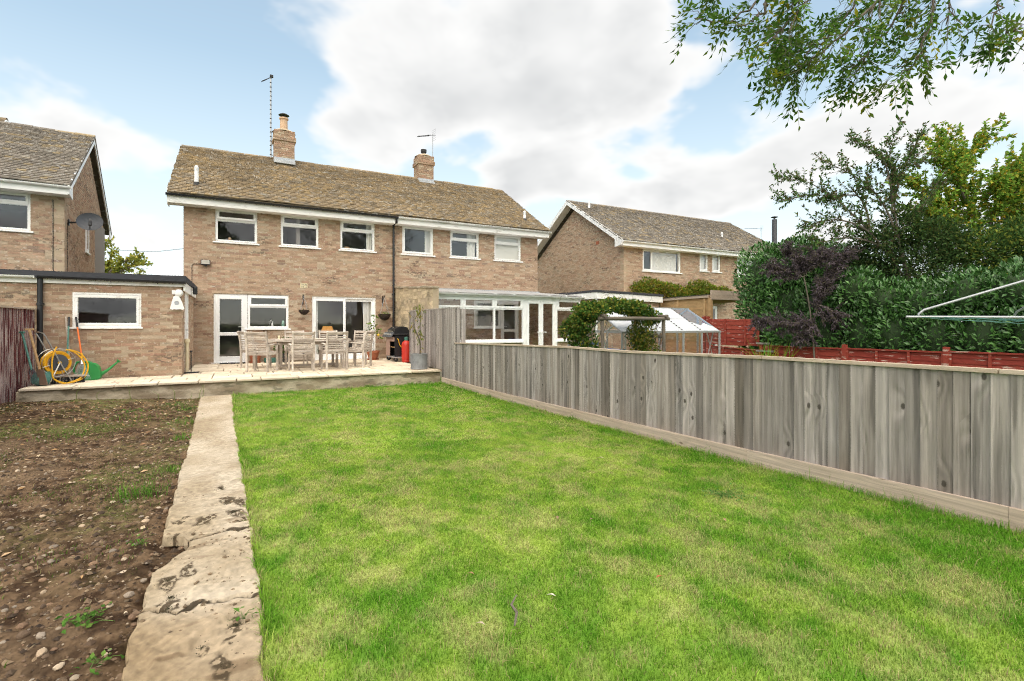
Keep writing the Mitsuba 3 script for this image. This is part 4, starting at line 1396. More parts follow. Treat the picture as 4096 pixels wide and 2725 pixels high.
# ---- garage of the right-hand half
GB = thing('brick_garage', 'flat-roofed brick garage with peeling white fascia behind the greenhouse', 'garage')
wall(GB, Frame((9.95, 12.8, 0), (1, 0, 0)), 2.65, -0.2, 2.2, [], seed=61, n=200, tone=(0.36, 0.2))
wall(GB, Frame((9.95, 16.68, 0), (0, -1, 0)), 3.88, -0.2, 2.2, [], seed=62, n=40, part='side_wall')
put(f'{GB}__roof', MB().add([(9.84, 12.68, 2.37), (12.70, 12.68, 2.30), (12.70, 16.68, 2.30), (9.84, 16.68, 2.37), (9.84, 12.68, 2.445), (12.70, 12.68, 2.375), (12.70, 16.68, 2.375), (9.84, 16.68, 2.445)],
                            [[0, 3, 2, 1], [4, 5, 6, 7], [0, 1, 5, 4], [1, 2, 6, 5], [2, 3, 7, 6], [3, 0, 4, 7]]), 'm_felt')
put(f'{GB}__fascia', MB().add([(9.86, 12.70, 2.17), (12.68, 12.70, 2.10), (12.68, 12.73, 2.10), (9.86, 12.73, 2.17), (9.86, 12.70, 2.369), (12.68, 12.70, 2.299), (12.68, 12.73, 2.299), (9.86, 12.73, 2.369)],
                              [[0, 3, 2, 1], [4, 5, 6, 7], [0, 1, 5, 4], [1, 2, 6, 5], [2, 3, 7, 6], [3, 0, 4, 7]]).box(9.86, 12.731, 2.17, 9.89, 16.6, 2.369), 'm_oldwhite')
downpipe(GB, 9.93, 12.98 - .2, 2.18, -.1, 'm_upvc', .034)

# ---- left neighbour, turned by four degrees
HL = thing('detached_house', 'brick house at the left edge with a satellite dish on its gable', 'house')
M4 = rz(4)
uL = M4[:3, 0]
FL = Frame(A(-3.86, 16.72, 0) - uL * 6.0, uL)
FLH = [(4.05, 5.36, 3.66, 4.75)]
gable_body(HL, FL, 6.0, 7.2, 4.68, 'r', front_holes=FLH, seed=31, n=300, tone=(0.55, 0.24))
gable_roof(HL, FL, 6.0, 4.68, 0.1, 0.17, 'm_tilegrey', 33, n=300, zt=4.80)
house_shell(HL, -9.6, -4.2, 17.3, 23.0, 0.2, 4.78, floors=(2.5,))
window(HL, FL, 4.05, 5.36, 3.66, 4.62, 'top', zt=4.33)
m = MB()
FL.box(m, 4.05, 5.36, 4.622, 4.75, -.15, -.03)
put(f'{HL}__window_head', m, 'm_upvc')
m = MB()
FL.box(m, -.1, 6.12, 4.60, 4.76, .36, .385)
FL.box(m, -.1, 6.12, 4.585, 4.60, -.01, .385)
put(f'{HL}__fascia', m, 'm_upvc')
gutter(HL, FL.p(-.1, 4.785, .445), FL.p(6.2, 4.775, .445), 'm_upvc', 0.95)
barge(HL, FL, 6.14, 7.2, 4.84, 0.40, 'm_upvc')
gw = Frame(FL.p(6.0, 0), -FL.nrm)
window(HL, gw, 3.0, 3.55, 3.58, 4.45, 'open', depth=.0)
m = MB().tube([FL.p(5.78, 4.5, .012), FL.p(5.78, 2.75, .012), FL.p(5.83, 2.62, .012), FL.p(5.98, 2.58, .012)], .009, 5).tube([gw.p(.28, 4.0, .012), gw.p(.25, 2.45, .012)], .006, 5)
put(f'{HL}__cable', m, 'm_black')

HB = thing('house', 'house of which only a tiled roof corner shows behind the left roof ridge', 'house')
FB = Frame((-12.5, 22.0 - 3.9, 0), (1, 0, 0))
gable_roof(HB, FB, 5.8, 5.2, 0.0, 0.3, 'm_tile', 35, n=40, zt=5.36)
put(f'{HB}__wall', MB().poly(sg.Polygon([(0, 0), (7.2, 0), (7.2, 5.2), (3.6, 7.35), (0, 5.2)]), 5.8, Frame((-6.7, 18.1, 0), (0, 1, 0)).M(-5.8)), 'm_brick')
barge(HB, FB, 6.1, 7.2, 5.40, .4, 'm_upvc')

# ---- right neighbour
HR = thing('detached_house', 'brick house with white verge boards facing us, behind the greenhouse', 'house')
FR = Frame((14.43, 16.7, 0), (1, 0, 0))
XR = lambda x: x - 14.43
RH = [(XR(15.49), XR(17.79), 3.69, 4.80), (XR(19.01), XR(19.58), 3.86, 4.80), (XR(19.86), XR(20.44), 3.86, 4.80), (XR(21.62), XR(23.4), 3.7, 4.8), (XR(19.45), XR(20.25), .1, 2.24)]
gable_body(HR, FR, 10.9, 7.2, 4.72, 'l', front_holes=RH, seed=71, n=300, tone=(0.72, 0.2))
gable_roof(HR, FR, 10.9, 4.72, 0.45, 0.3, 'm_tilegrey', 73, n=300, zt=4.86)
house_shell(HR, 14.75, 25.0, 17.0, 23.8, 0.1, 4.85, walls=(18.4,))
window(HR, FR, XR(15.49), XR(17.79), 3.69, 4.66, 'side', split=XR(16.06), curtain=[(XR(16.15), XR(17.70))])
window(HR, FR, XR(19.01), XR(19.58), 3.86, 4.74, 'open', blind=True)
window(HR, FR, XR(19.86), XR(20.44), 3.86, 4.74, 'open', blind=True)
window(HR, FR, XR(21.62), XR(23.4), 3.7, 4.74, 'side', split=XR(22.3), blind=True)
glazed_door(HR, FR, XR(19.45), XR(20.25), .12, 2.24, 1.0, 1)
m = MB()
FR.box(m, -.42, 11.1, 4.66, 4.82, .36, .385)
FR.box(m, -.42, 11.1, 4.64, 4.66, -.01, .385)
put(f'{HR}__fascia', m, 'm_upvc')
gutter(HR, (14.0, 16.255, 4.83), (25.5, 16.255, 4.83), 'm_upvc', 1.0)
barge(HR, FR, -.44, 7.2, 4.92, .40, 'm_upvc', soffit=.42)
roof_vent(HR, 14.75, 19.55, 7.0, .22)
roof_vent(HR, 22.0, 17.9, 5.55, .56)
m = MB()
gr_ = Frame((14.43, 23.9, 0), (0, -1, 0))
gr_.box(m, 5.3, 5.53, 5.0, 5.15, -.02, .006)
put(f'{HR}__air_brick', m, 'm_terra')
# ------------------------------------------------------------------ patio
PZ = 0.25
PA = label(uniq('patio'), 'raised patio of pale stone slabs with a concrete edge', None, None, 'structure')
m = MB()
nx_ = 120
xs = np.linspace(-3.36, 4.36, nx_)
for k in range(nx_ - 1):
    a = 0.014 * (meshkit.fbm(np.array([[xs[k] * 2, 0, 0]]), 3, 4)[0] - .5)
prof = [(11.745, -.25), (11.745, -.02), (11.74, .08), (11.755, .195)]
v = []
for x in xs:
    for y, z in prof:
        v.append((x, y + 0.05 * (meshkit.fbm(A(x * 2.2, z * 5, 1.0)[None], 4, 4)[0] - .5), z))
    v.append((x, 12.2, .195))
q = len(prof) + 1
i, j = np.meshgrid(np.arange(nx_ - 1), np.arange(q - 1), indexing='ij')
m.add(v, np.stack([i * q + j, (i + 1) * q + j, (i + 1) * q + j + 1, i * q + j + 1], -1).reshape(-1, 4))
put(f'{PA}__joint_bed', MB().box(-3.36, 11.80, .10, 4.36, 16.69, .212), 'm_joint')
put(f'{PA}__riser', m, 'm_riser', 40)
items = []
sr = np.random.default_rng(12)


def slab(x0, x1, y0, y1):
    dz, g = sr.normal(0, 0.0022), 0.0105
    b = MB().obox(((x0 + x1) / 2, (y0 + y1) / 2, PZ - 0.021 + dz), rz(sr.normal(0, .12))[:3, :3].T, [(x1 - x0) / 2 - g, (y1 - y0) / 2 - g, .021], (np.clip(sr.normal(.55, .26), 0, 1), sr.random(), .5), .006)
    items.append(b.mesh())


x = -3.32
while x < 4.3:
    w = sr.choice([.60, .60, .66, .72, .45])
    w = 4.36 - x if 4.36 - x - w < .3 else w
    slab(x, x + w, 11.67 + sr.normal(0, .006), 12.12)
    x += w
y = 12.12
rows = [.45, .30, .60, .45, .30, .60, .45, .30, .60, .45, .14]
for d in rows:
    x = -3.32 if y < 13.2 else -1.05
    x -= 0.0
    y1 = min(y + d, 16.68)
    yy = min(y1, 13.28)
    lim = 4.33
    while x < lim - .05:
        w = sr.choice([.45, .60, .75, .60, .30 if d < .5 else .6])
        if lim - x - w < .2:
            w = lim - x
        if x + w < -1.07 and y >= 13.27:
            pass
        elif x < -1.07 and y1 > 13.28:
            if x + w > -1.07:
                w = -1.07 - x
            if yy - y > .06:
                slab(x, x + w, y, yy)
        else:
            slab(x, x + w, y, y1)
        x += w
    y = y1
pieces(PA, 'slab', 'small_slabs', items, 'm_slab', 300)

# ------------------------------------------------------------------ grey boundary fence
GF = thing('wooden_fence', 'long weathered grey board fence with pale gravel board right of the lawn', 'fence')
fr_ = np.random.default_rng(17)
FX0 = 4.385
top_z = lambda y: float(np.interp(y, [-2, 1.3, 3.5, 5, 6.4, 10.8, 11], [1.07, 1.07, 1.06, 1.025, 1.03, .945, .94]))


def board(y0, y1, z0, z1, x, tw, ch=.002):
    """featheredge: thicker at one edge, overlapping the next"""
    k, b = fr_.random(), fr_.random()
    t0, t1 = .017, .007
    e = fr_.normal(0, .0025)
    v = [(x + e, y0, z0), (x + e + .017, y1, z0), (x + e + .025, y1, z0), (x + e + .025, y0, z0), (x + e, y0, z1), (x + e + .017, y1, z1 + tw), (x + e + .025, y1, z1 + tw), (x + e + .025, y0, z1)]
    # near edge square
    return np.array(v), np.array([[0, 1, 5], [0, 5, 4], [1, 2, 6], [1, 6, 5], [2, 3, 7], [2, 7, 6], [3, 0, 4], [3, 4, 7], [4, 5, 6], [4, 6, 7], [0, 3, 2], [0, 2, 1]])[:, ::-1], np.tile((k, b, .5), (8, 1))


items = []
y = -1.6
while y < 10.66:
    w = fr_.uniform(.090, .106)
    items.append(board(y + w + .012, y, float(gz(y)) + .125, top_z(y + w) - .022, FX0, 0.0))
    y += w
pieces(GF, 'board', 'boards', items, 'm_fence', 300)
items = []
y = 10.60
while y < 14.3:
    w = fr_.uniform(.098, .116)
    items.append(board(y + w + .012, y, .05 if y < 11.68 else .262, 1.735, FX0 - .004, 0.0))
    y += w
for it in items:
    put(f'{GF}__board', it, 'm_fence')
for a, b in ((-1.6, 1.35), (1.352, 3.25), (3.252, 6.2), (6.202, 8.9), (8.902, 11.66)):
    mb = MB()
    ys = np.linspace(a, b, 7)
    for p, q in zip(ys[:-1], ys[1:]):
        z0, z1 = float(gz(p)), float(gz(q))
        k = a * .37 % 1
        mb.add([(4.352, p, z0 - .1), (4.382, p, z0 - .1), (4.382, q, z1 - .1), (4.352, q, z1 - .1), (4.352, p, z0 + .145), (4.382, p, z0 + .145), (4.382, q, z1 + .145), (4.352, q, z1 + .145)],
               [[0, 3, 2, 1], [4, 5, 6, 7], [0, 4, 7, 3], [1, 2, 6, 5], [0, 1, 5, 4], [3, 7, 6, 2]], (k, .5, .5))
    put(f'{GF}__gravel_board', mb, 'm_rail')
for a, b in ((-1.6, 1.4), (1.41, 3.10), (3.115, 5.0), (5.01, 6.35), (6.36, 8.5), (8.51, 10.86)):
    za, zb = top_z(a), top_z(b)
    put(f'{GF}__capping', MB().bar((4.40, a, za - .008), (4.40, b, zb - .008), .062, .028, c=((a * .7) % 1, .5, .5)), 'm_rail')
put(f'{GF}__capping', MB().bar((4.40, 10.62, 1.752), (4.40, 14.34, 1.752), .05, .022, c=(.3, .5, .5)), 'm_fence')
for y, h in ((10.56, 1.72), (8.0, .95), (5.4, .97), (2.8, .99), (0.2, 1.0), (13.0, 1.70)):
    put(f'{GF}__post', MB().box(4.412, y - .045, -.2, 4.50, y + .045, h, (.3 + y * .04, .5, .5)), 'm_fence')
for z in (.30, .80):
    put(f'{GF}__rail', MB().bar((4.435, -1.6, z), (4.435, 10.5, z - .06), .04, .06), 'm_rail')

# ------------------------------------------------------------------ maroon fence on the left
LF = thing('wooden_fence', 'flaking maroon featheredge fence at the left edge beside the garage', 'fence')
y = 7.0
while y < 13.24:
    w = fr_.uniform(.088, .102)
    z0, z1 = float(gz(y)) - .03, 1.655 + .0 * y
    x = -3.50
    v = [(x, y + w + .012, z0), (x - .014, y, z0), (x - .026, y, z0), (x - .026, y + w + .012, z0), (x, y + w + .012, z1), (x - .014, y, z1), (x - .026, y, z1), (x - .026, y + w + .012, z1)]
    v = [(x - .013 + .013, y, z0), (x - .016, y + w + .01, z0), (x - .028, y + w + .01, z0), (x - .028, y, z0), (x, y, z1), (x - .016, y + w + .01, z1), (x - .028, y + w + .01, z1), (x - .028, y, z1)]
    put(f'{LF}__board', (np.array(v), np.array([[0, 1, 5], [0, 5, 4], [1, 2, 6], [1, 6, 5], [2, 3, 7], [2, 7, 6], [3, 0, 4], [3, 4, 7], [4, 5, 6], [4, 6, 7]]), np.tile((fr_.random(), fr_.random(), .5), (8, 1))), 'm_maroon')
    y += w
put(f'{LF}__capping', MB().bar((-3.505, 7.0, 1.672), (-3.505, 13.27, 1.664), .055, .026, c=(.2, .5, .5)), 'm_rail')

# ------------------------------------------------------------------ red overlap fence of the far side
RF = thing('panel_fence', 'red painted overlap panel fence beyond the grey fence', 'fence')
panels = [(10.42, 8.80, -.15, .72), (8.50, 6.66, -.15, .79), (6.58, 4.76, -.15, .80), (4.68, 2.86, -.15, .82), (2.78, .96, -.15, .83), (.88, -.94, -.15, .84)]


def overlap_panel(ya, yb, z0, z1, battens, tilt=0.0, framed=True):
    k = uniq(f'{RF}__panel')
    z, i = z0, 0
    L = ya - yb
    while z < z1 - .02:
        h = min(fr_.uniform(.095, .125), z1 - z)
        n = 14
        ys = np.linspace(ya, yb, n)
        wav = .010 * np.sin(ys * fr_.uniform(2, 5) + fr_.uniform(0, 6)) + .006 * np.sin(ys * 9 + fr_.uniform(0, 6))
        tl = tilt * (ya - ys)
        lo = np.stack([np.full(n, 12.283), ys, z + wav + tl - .012], 1)
        hi = np.stack([np.full(n, 12.300), ys, np.full(n, z + h) + tl], 1)
        bk = lo + A(.012, 0, 0)
        a = np.arange(n - 1)
        f = np.vstack([np.stack([a, a + n, a + n + 1, a + 1], 1), np.stack([a + 2 * n, a, a + 1, a + 2 * n + 1], 1)])
        put(f'{k}__plank', MB().add(np.vstack([lo, hi, bk]), f, (fr_.random(), fr_.random(), .5)), 'm_red')
        z += h
        i += 1
    for t in battens:
        y = ya - L * t
        put(f'{k}__batten', MB().box(12.255, y - .022, z0 + tilt * L * t, 12.281, y + .022, z1 + .004 + tilt * L * t, (fr_.random(), .7, .5)), 'm_red')
    if framed:
        put(f'{k}__top_rail', MB().bar((12.27, ya, z1 + .012), (12.27, yb, z1 + .012 + tilt * L), .05, .03, c=(fr_.random(), .2, .5)), 'm_red')


overlap_panel(*panels[0], (.0, .3, .7, 1.), tilt=-.04)
overlap_panel(10.42, 8.80, .80, 1.52, (.02, .34, .74, .99), tilt=-.012, framed=False)
for p in panels[1:]:
    overlap_panel(*p, (.01, .34, .67, .99))
for y, h in ((10.47, 1.60), (8.72, .86), (8.55, .80), (6.62, .90), (4.72, .92), (2.82, .93), (.92, .94), (10.62, 1.62)):
    put(f'{RF}__post', MB().box(12.23, y - .045, -.2, 12.31, y + .045, h, (fr_.random(), .5, .5)), 'm_red')
put(f'{RF}__rail', MB().bar((12.22, 8.85, .66), (12.22, 8.35, .66), .02, .045).bar((12.22, 8.85, .86), (12.22, 8.45, .86), .02, .045), 'm_fence')

# ------------------------------------------------------------------ timber screen and pergola of the right neighbour
TS = thing('timber_shelter', 'new orange-brown timber lean-to with boarded side beside the brick garage', 'shelter')
z = .1
while z < 2.16:
    h = .125
    put(f'{TS}__plank', MB().obox((13.02, 12.08, z + h / 2), [[0, 1, 0], [math.cos(.16), 0, math.sin(.16)], [-math.sin(.16), 0, math.cos(.16)]], [1.02, .009, h / 2 + .01], (fr_.random(), fr_.random(), .5)), 'm_newwood')
    z += h
for y in (13.08, 12.32, 11.22):
    put(f'{TS}__batten', MB().box(12.97, y - .035, 0, 13.005, y + .035, 2.18, (.8, .5, .5)), 'm_newwood')
put(f'{TS}__top_rail', MB().bar((12.99, 13.12, 2.215), (12.99, 11.06, 2.245), .10, .085, c=(.9, .8, .5)), 'm_rail')
put(f'{TS}__roof_edge', MB().bar((12.99, 13.12, 2.265), (12.99, 11.06, 2.295), .14, .012), 'm_felt')
for x, y in ((13.0, 11.0), (16.6, 11.0)):
    put(f'{TS}__post', MB().box(x - .05, y - .05, 0, x + .05, y + .06, 2.20, (.3, .5, .5)), 'm_newwood')
put(f'{TS}__beam', MB().box(12.95, 10.93, 2.29, 17.2, 10.97, 2.43, (.8, .6, .5)), 'm_rail')
put(f'{TS}__beam', MB().box(12.95, 10.93, 2.14, 17.2, 10.97, 2.287, (.5, .2, .5)), 'm_rail')
put(f'{TS}__roof_deck', MB().box(13.05, 10.98, 2.22, 17.2, 16.6, 2.28), 'm_newwood')

# ------------------------------------------------------------------ garden furniture
def rot_to(dx, dy):
    return math.degrees(math.atan2(-dx, dy))     # local +y turned to (dx, dy)


def curve_post(x, lean, c):
    pts = [(x, -.235 + .012, 0), (x, -.225, .42), (x, -.235, .60), (x, -.262, .78), (x, -.315, .935)]
    m = MB()
    for p, q in zip(pts[:-1], pts[1:]):
        m.bar(p, tuple(A(*q) + (A(*q) - A(*p)) / np.linalg.norm(A(*q) - A(*p)) * .006), .036, .046, up=(0, 1, 0), c=c)
    return m


CH_PARTS = []


def make_chair_parts():
    r = np.random.default_rng(5)
    c = lambda: (r.random(), r.random(), .5)
    out = []
    for s in (-1, 1):
        out.append(('back_leg', curve_post(s * .235, 0, c())))
        m = MB()
        for p, q in (((s * .262, .235, 0), (s * .262, .225, .40)), ((s * .262, .225, .40), (s * .262, .205, .52)), ((s * .262, .205, .52), (s * .262, .215, .625))):
            m.bar(p, q, .038, .05, up=(0, 1, 0), c=c())
        out.append(('front_leg', m))
        m = MB()
        for p, q in (((s * .262, .275, .628), (s * .265, .10, .645)), ((s * .265, .10, .645), (s * .255, -.24, .625))):
            m.bar(p, q, .056, .026, c=c(), ch=.006)
        out.append(('arm', m))
        m = MB().bar((s * .25, -.22, .43), (s * .25, .23, .43), .026, .065, c=c())
        m.bar((s * .258, -.19, .46), (s * .262, -.225, .60), .02, .05, up=(0, 1, 0), c=c())
        out.append(('side_rail', m))
    out.append(('front_rail', MB().bar((-.25, .218, .43), (.25, .218, .43), .026, .065, c=c())))
    out.append(('rear_rail', MB().bar((-.25, -.222, .425), (.25, -.222, .425), .026, .06, c=c())))
    for y in np.linspace(-.19, .225, 8):
        out.append(('seat_slat', MB().box(-.236, y - .023, .458, .236, y + .023, .474, c(), .004)))
    out.append(('top_rail', MB().bar((-.235, -.298, .895), (.235, -.298, .895), .03, .075, up=(0, -.45, 1), c=c(), ch=.006)))
    for k, z in enumerate(np.linspace(.51, .815, 8)):
        y = np.interp(z, [.42, .60, .78, .935], [-.225, -.235, -.262, -.315])
        out.append(('back_slat', MB().bar((-.222, y, z), (.222, y, z), .014, .0225, up=(0, -.15, 1), c=c())))
    out.append(('badge', MB().lathe([(0.001, 0), (.018, 0), (.018, .003), (.001, .003)], n=10).xf(np.array([[1.3, 0, 0, 0], [0, 0, -1, -.2365], [0, .6, 0, .43], [0, 0, 0, 1.]]))))
    return out


for nm, mb in make_chair_parts():
    v, f, c = mb.mesh()
    CH_PARTS.append((nm, mikit.ply((v, f), 'm_teak' if nm != 'badge' else 'm_blackmatt', uv=c[:, :2])))


def chair(x, y, dx, dy, text):
    k = thing('garden_chair', text, 'chair', 'slatted chairs round the patio table')
    M = rz(rot_to(dx, dy), (x, y, PZ + .001))
    for nm, d in CH_PARTS:
        scene[uniq(f'{k}__{nm}')] = {**d, 'to_world': T(M.tolist())}


chair(.50, 13.36, .45, .89, 'slatted teak chair at the left end of the table, nearer of two')
chair(.40, 14.62, .80, .60, 'slatted teak chair mostly hidden behind the nearer left chair')
chair(1.36, 13.12, -.03, 1, 'left of the two teak chairs turning their backs to us')
chair(2.12, 13.17, -.05, 1, 'right of the two teak chairs turning their backs to us')
chair(2.80, 13.62, -.80, .60, 'slatted teak chair at the right end of the table, seen from its side')
chair(3.02, 14.62, -.52, -.85, 'slatted teak chair behind the right end of the table, facing us')
chair(1.40, 15.02, .03, -1, 'slatted teak chair across the table, below the right kitchen window edge')
chair(2.28, 14.98, .02, -1, 'slatted teak chair across the table, before the left patio door')

TB = thing('garden_table', 'long oval weathered teak table standing among the slatted chairs', 'table')
cx, cy, zt_ = 1.60, 14.02, PZ + .735
sh = sg.Point(0, 0).buffer(1, 24)
from shapely import affinity
sh = affinity.scale(sh, 1.06, .52).union(sg.box(-.62, -.52, .62, .52))
n = 11
edges = np.linspace(-.53, .53, n + 1)
for a, b in zip(edges[:-1], edges[1:]):
    s_ = sh.intersection(sg.box(-2, a + .003, 2, b - .003)).buffer(-.001)
    if s_.area > .004:
        M = np.eye(4)
        M[:3, 3] = (cx, cy, zt_ - .014)
        put(f'{TB}__top_slat', MB().poly(s_, .024, M, (fr_.random(), fr_.random(), .5)), 'm_teak')
rim = sh.buffer(.012).difference(sh.buffer(-.05))
M = np.eye(4)
M[:3, 3] = (cx, cy, zt_ - .045)
put(f'{TB}__rim', MB().poly(rim, .030, M, (.7, .5, .5)), 'm_teak')
for t in (-.3, .3):
    put(f'{TB}__apron', MB().bar((cx - .72, cy + t, zt_ - .085), (cx + .72, cy + t, zt_ - .085), .03, .08), 'm_teak')
for s in (-1, 1):
    for t in (-1, 1):
        put(f'{TB}__leg', MB().bar((cx + s * .66, cy + t * .31, PZ), (cx + s * .66, cy + t * .31, zt_ - .05), .06, .06, up=(0, 1, 0), c=(.1, .4, .5)), 'm_teak')
    put(f'{TB}__foot_rail', MB().bar((cx + s * .66, cy - .40, PZ + .06), (cx + s * .66, cy + .40, PZ + .06), .06, .06, c=(.2, .4, .5)), 'm_teak')
put(f'{TB}__stretcher', MB().bar((cx - .63, cy, PZ + .07), (cx + .63, cy, PZ + .07), .07, .05, c=(.2, .4, .5)), 'm_teak')
label(put('candle', MB().lathe([(.001, .0), (.03, 0), (.032, .012), (.022, .016), (.022, .075), (.012, .088), (.001, .09)], (.92, 14.05, zt_ + .0105), 14), 'm_cream', 40), 'small cream candle standing on the left end of the garden table', 'candle')

# ------------------------------------------------------------------ barbecue and gas bottle
BB = thing('gas_barbecue', 'black gas barbecue trolley with closed hood beside the red gas bottle', 'barbecue')
x0, x1, y0, y1, b = 4.06, 4.56, 14.86, 15.78, PZ
put(f'{BB}__side_panel', MB().box(x0 + .03, y0, b + .15, x1, y0 + .02, b + .78, ch=.004).box(x0 + .03, y1 - .02, b + .15, x1, y1, b + .78, ch=.004).box(x1 - .02, y0 + .02, b + .15, x1, y1 - .02, b + .78), 'm_black')
put(f'{BB}__base', MB().box(x0 + .03, y0 - .01, b + .11, x1, y1 + .01, b + .148, ch=.004), 'm_zinc')
put(f'{BB}__shelf', MB().box(x0 + .035, y0 + .021, b + .42, x1 - .03, y0 + .5, b + .437), 'm_newwood')
plain('m_pinkwood', (.40, .27, .22), .6)
put(f'{BB}__door_panel', MB().box(x0 + .005, y0 + .50, b + .16, x0 + .028, y1 - .02, b + .74, ch=.004), 'm_pinkwood')
put(f'{BB}__drawer', MB().box(x0 + .005, y0 + .02, b + .60, x0 + .028, y0 + .495, b + .74, ch=.004), 'm_pinkwood')
pn = MB().obox((x0 - .045, (y0 + y1) / 2, b + .80), [[0, 1, 0], [.55, 0, .835], [-.835, 0, .55]], [(y1 - y0) / 2 + .05, .085, .012], ch=.004)
put(f'{BB}__control_panel', pn, 'm_dish')
for i in range(5):
    t = y0 + .12 + i * .165
    M = np.eye(4)
    M[:3, :3] = np.array([[0, 1, 0], [.55, 0, .835], [-.835, 0, .55]]).T
    M[:3, 3] = (x0 - .058, t, b + .806)
    put(f'{BB}__knob', MB().lathe([(.026, 0), (.022, .03), (.001, .031)], n=10).box(-.006, -.024, .03, .006, .024, .042).xf(M), 'm_inox', 30)
put(f'{BB}__worktop', MB().box(x0 - .02, y0 - .04, b + .80, x1 + .01, y1 + .04, b + .83, ch=.005), 'm_blackmatt')
hood = sg.Polygon([(x0 + .05, b + .832), (x0 + .05, b + .96), (x0 + .16, b + 1.03), (x0 + .30, b + 1.055), (x0 + .44, b + 1.02), (x1 - .01, b + .93), (x1 - .01, b + .832)])
M = np.eye(4)
M[:3, 0], M[:3, 1], M[:3, 2], M[:3, 3] = (1, 0, 0), (0, 0, 1), (0, -1, 0), (0, y1 - .06, 0)
put(f'{BB}__hood', MB().poly(hood, y1 - y0 - .14, M), 'm_black')
put(f'{BB}__hood_handle', MB().bar((x0 + .02, y0 + .16, b + .90), (x0 + .02, y1 - .14, b + .90), .022, .03, ch=.006), 'm_inox')
put(f'{BB}__thermometer', MB().lathe([(.001, 0), (.03, 0), (.03, .008), (.001, .009)], n=12).xf(np.array([[.53, 0, -.85, x0 + .115], [0, 1, 0, (y0 + y1) / 2], [.85, 0, .53, b + 1.005], [0, 0, 0, 1.]])), 'm_inox')
for y in (y0 + .06, y1 - .06):
    put(f'{BB}__wheel', MB().lathe([(.02, -.02), (.065, -.02), (.07, -.012), (.07, .012), (.065, .02), (.02, .02)], n=16).xf(np.array([[1, 0, 0, x0 + (.08 if y > 15 else .08)], [0, 0, 1, y], [0, 1, 0, b + .072], [0, 0, 0, 1.]])), 'm_blackmatt', 40)
put(f'{BB}__caster', MB().lathe([(.01, -.014), (.034, -.014), (.034, .014), (.01, .014)], n=12).xf(np.array([[1, 0, 0, x1 - .08], [0, 0, 1, y0 + .07], [0, 1, 0, b + .036], [0, 0, 0, 1.]])), 'm_zinc')
put(f'{BB}__gas_hose', MB().tube([(4.16, y0 - .01, b + .70), (4.19, y0 - .05, b + .66), (4.21, y0 - .07, b + .52), (4.26, y0 - .09, b + .44), (4.31, y0 - .10, b + .47), (4.34, y0 - .12, b + .60), (4.37, y0 - .14, b + .68), (4.405, y0 - .2, b + .69)], .011, 8), 'm_yellow', 60)
GB_ = thing('gas_bottle', 'red gas bottle with green regulator cap between the barbecue and the fence', 'gas bottle')
put(f'{GB_}__cylinder', MB().lathe([(.001, 0), (.125, 0), (.13, .02), (.13, .06), (.125, .07), (.132, .08), (.135, .12), (.135, .50), (.128, .55), (.10, .60), (.05, .63), (.04, .64)], (4.38, 14.66, b + .003), 24), 'm_redgas', 40)
put(f'{GB_}__regulator', MB().lathe([(.05, .63), (.055, .64), (.055, .73), (.045, .74), (.001, .74)], (4.38, 14.66, b + .003), 14).box(4.32, 14.63, b + .68, 4.36, 14.69, b + .71), 'm_teal', 40)

# ------------------------------------------------------------------ hanging baskets, lamp, bird box, dish
def basket(x, z, zb, r, h, text, brk):
    k = thing('hanging_basket', text, 'hanging basket')
    y = 16.7
    m = MB().box(x - .012, y - .012, z - .34, x + .012, y - .002, z).bar((x, y - .01, z - .02), (x, y - .26, z - .02), .014, .014).tube([(x, y - .01, z - .30), (x, y - .10, z - .22), (x, y - .16, z - .10), (x, y - .24, z - .03)], .008, 5)
    if brk:
        m.tube([(x + .012, y - .04, z - .08), (x + .012, y - .10, z - .05), (x + .012, y - .12, z - .12), (x + .012, y - .06, z - .16), (x + .012, y - .03, z - .10)], .009, 5)
        m.tube([(x, y - .24, z - .02), (x, y - .275, z + .0), (x, y - .28, z - .05), (x, y - .25, z - .07)], .008, 5)
    put(f'{k}__bracket', m, 'm_black')
    c = A(x, y - .26, 0)
    m = MB()
    for t in range(4):
        a = t * 1.571 + .6
        m.tube([c + A(0, 0, z - .06), c + A(math.cos(a) * r * .96, math.sin(a) * r * .96, zb + h)], .0035, 4)
    put(f'{k}__chain', m, 'm_zinc')
    m = MB()
    for t in np.linspace(0.02, 1, 9):
        rr, zz_ = r * math.sin(t * 1.5), zb + h * (1 - math.cos(t * 1.5))
        m.tube([c + A(math.cos(a) * rr * (1 + .02 * math.sin(a * 9)), math.sin(a) * rr * (1 + .02 * math.cos(a * 7)), zz_ + .004 * math.sin(a * 11 + t * 20)) for a in np.linspace(0, 2 * np.pi, 25)], .011, 5, (.05, .034, .026))
    m.lathe([(.001, zb + .01), (r * .5, zb + h * .16), (r * .8, zb + h * .5), (r * .92, zb + h * .9), (.001, zb + h * .92)], c, 16, (.04, .03, .022))
    put(f'{k}__bowl', m, 'm_tint', 40)
    return k, c, zb + h


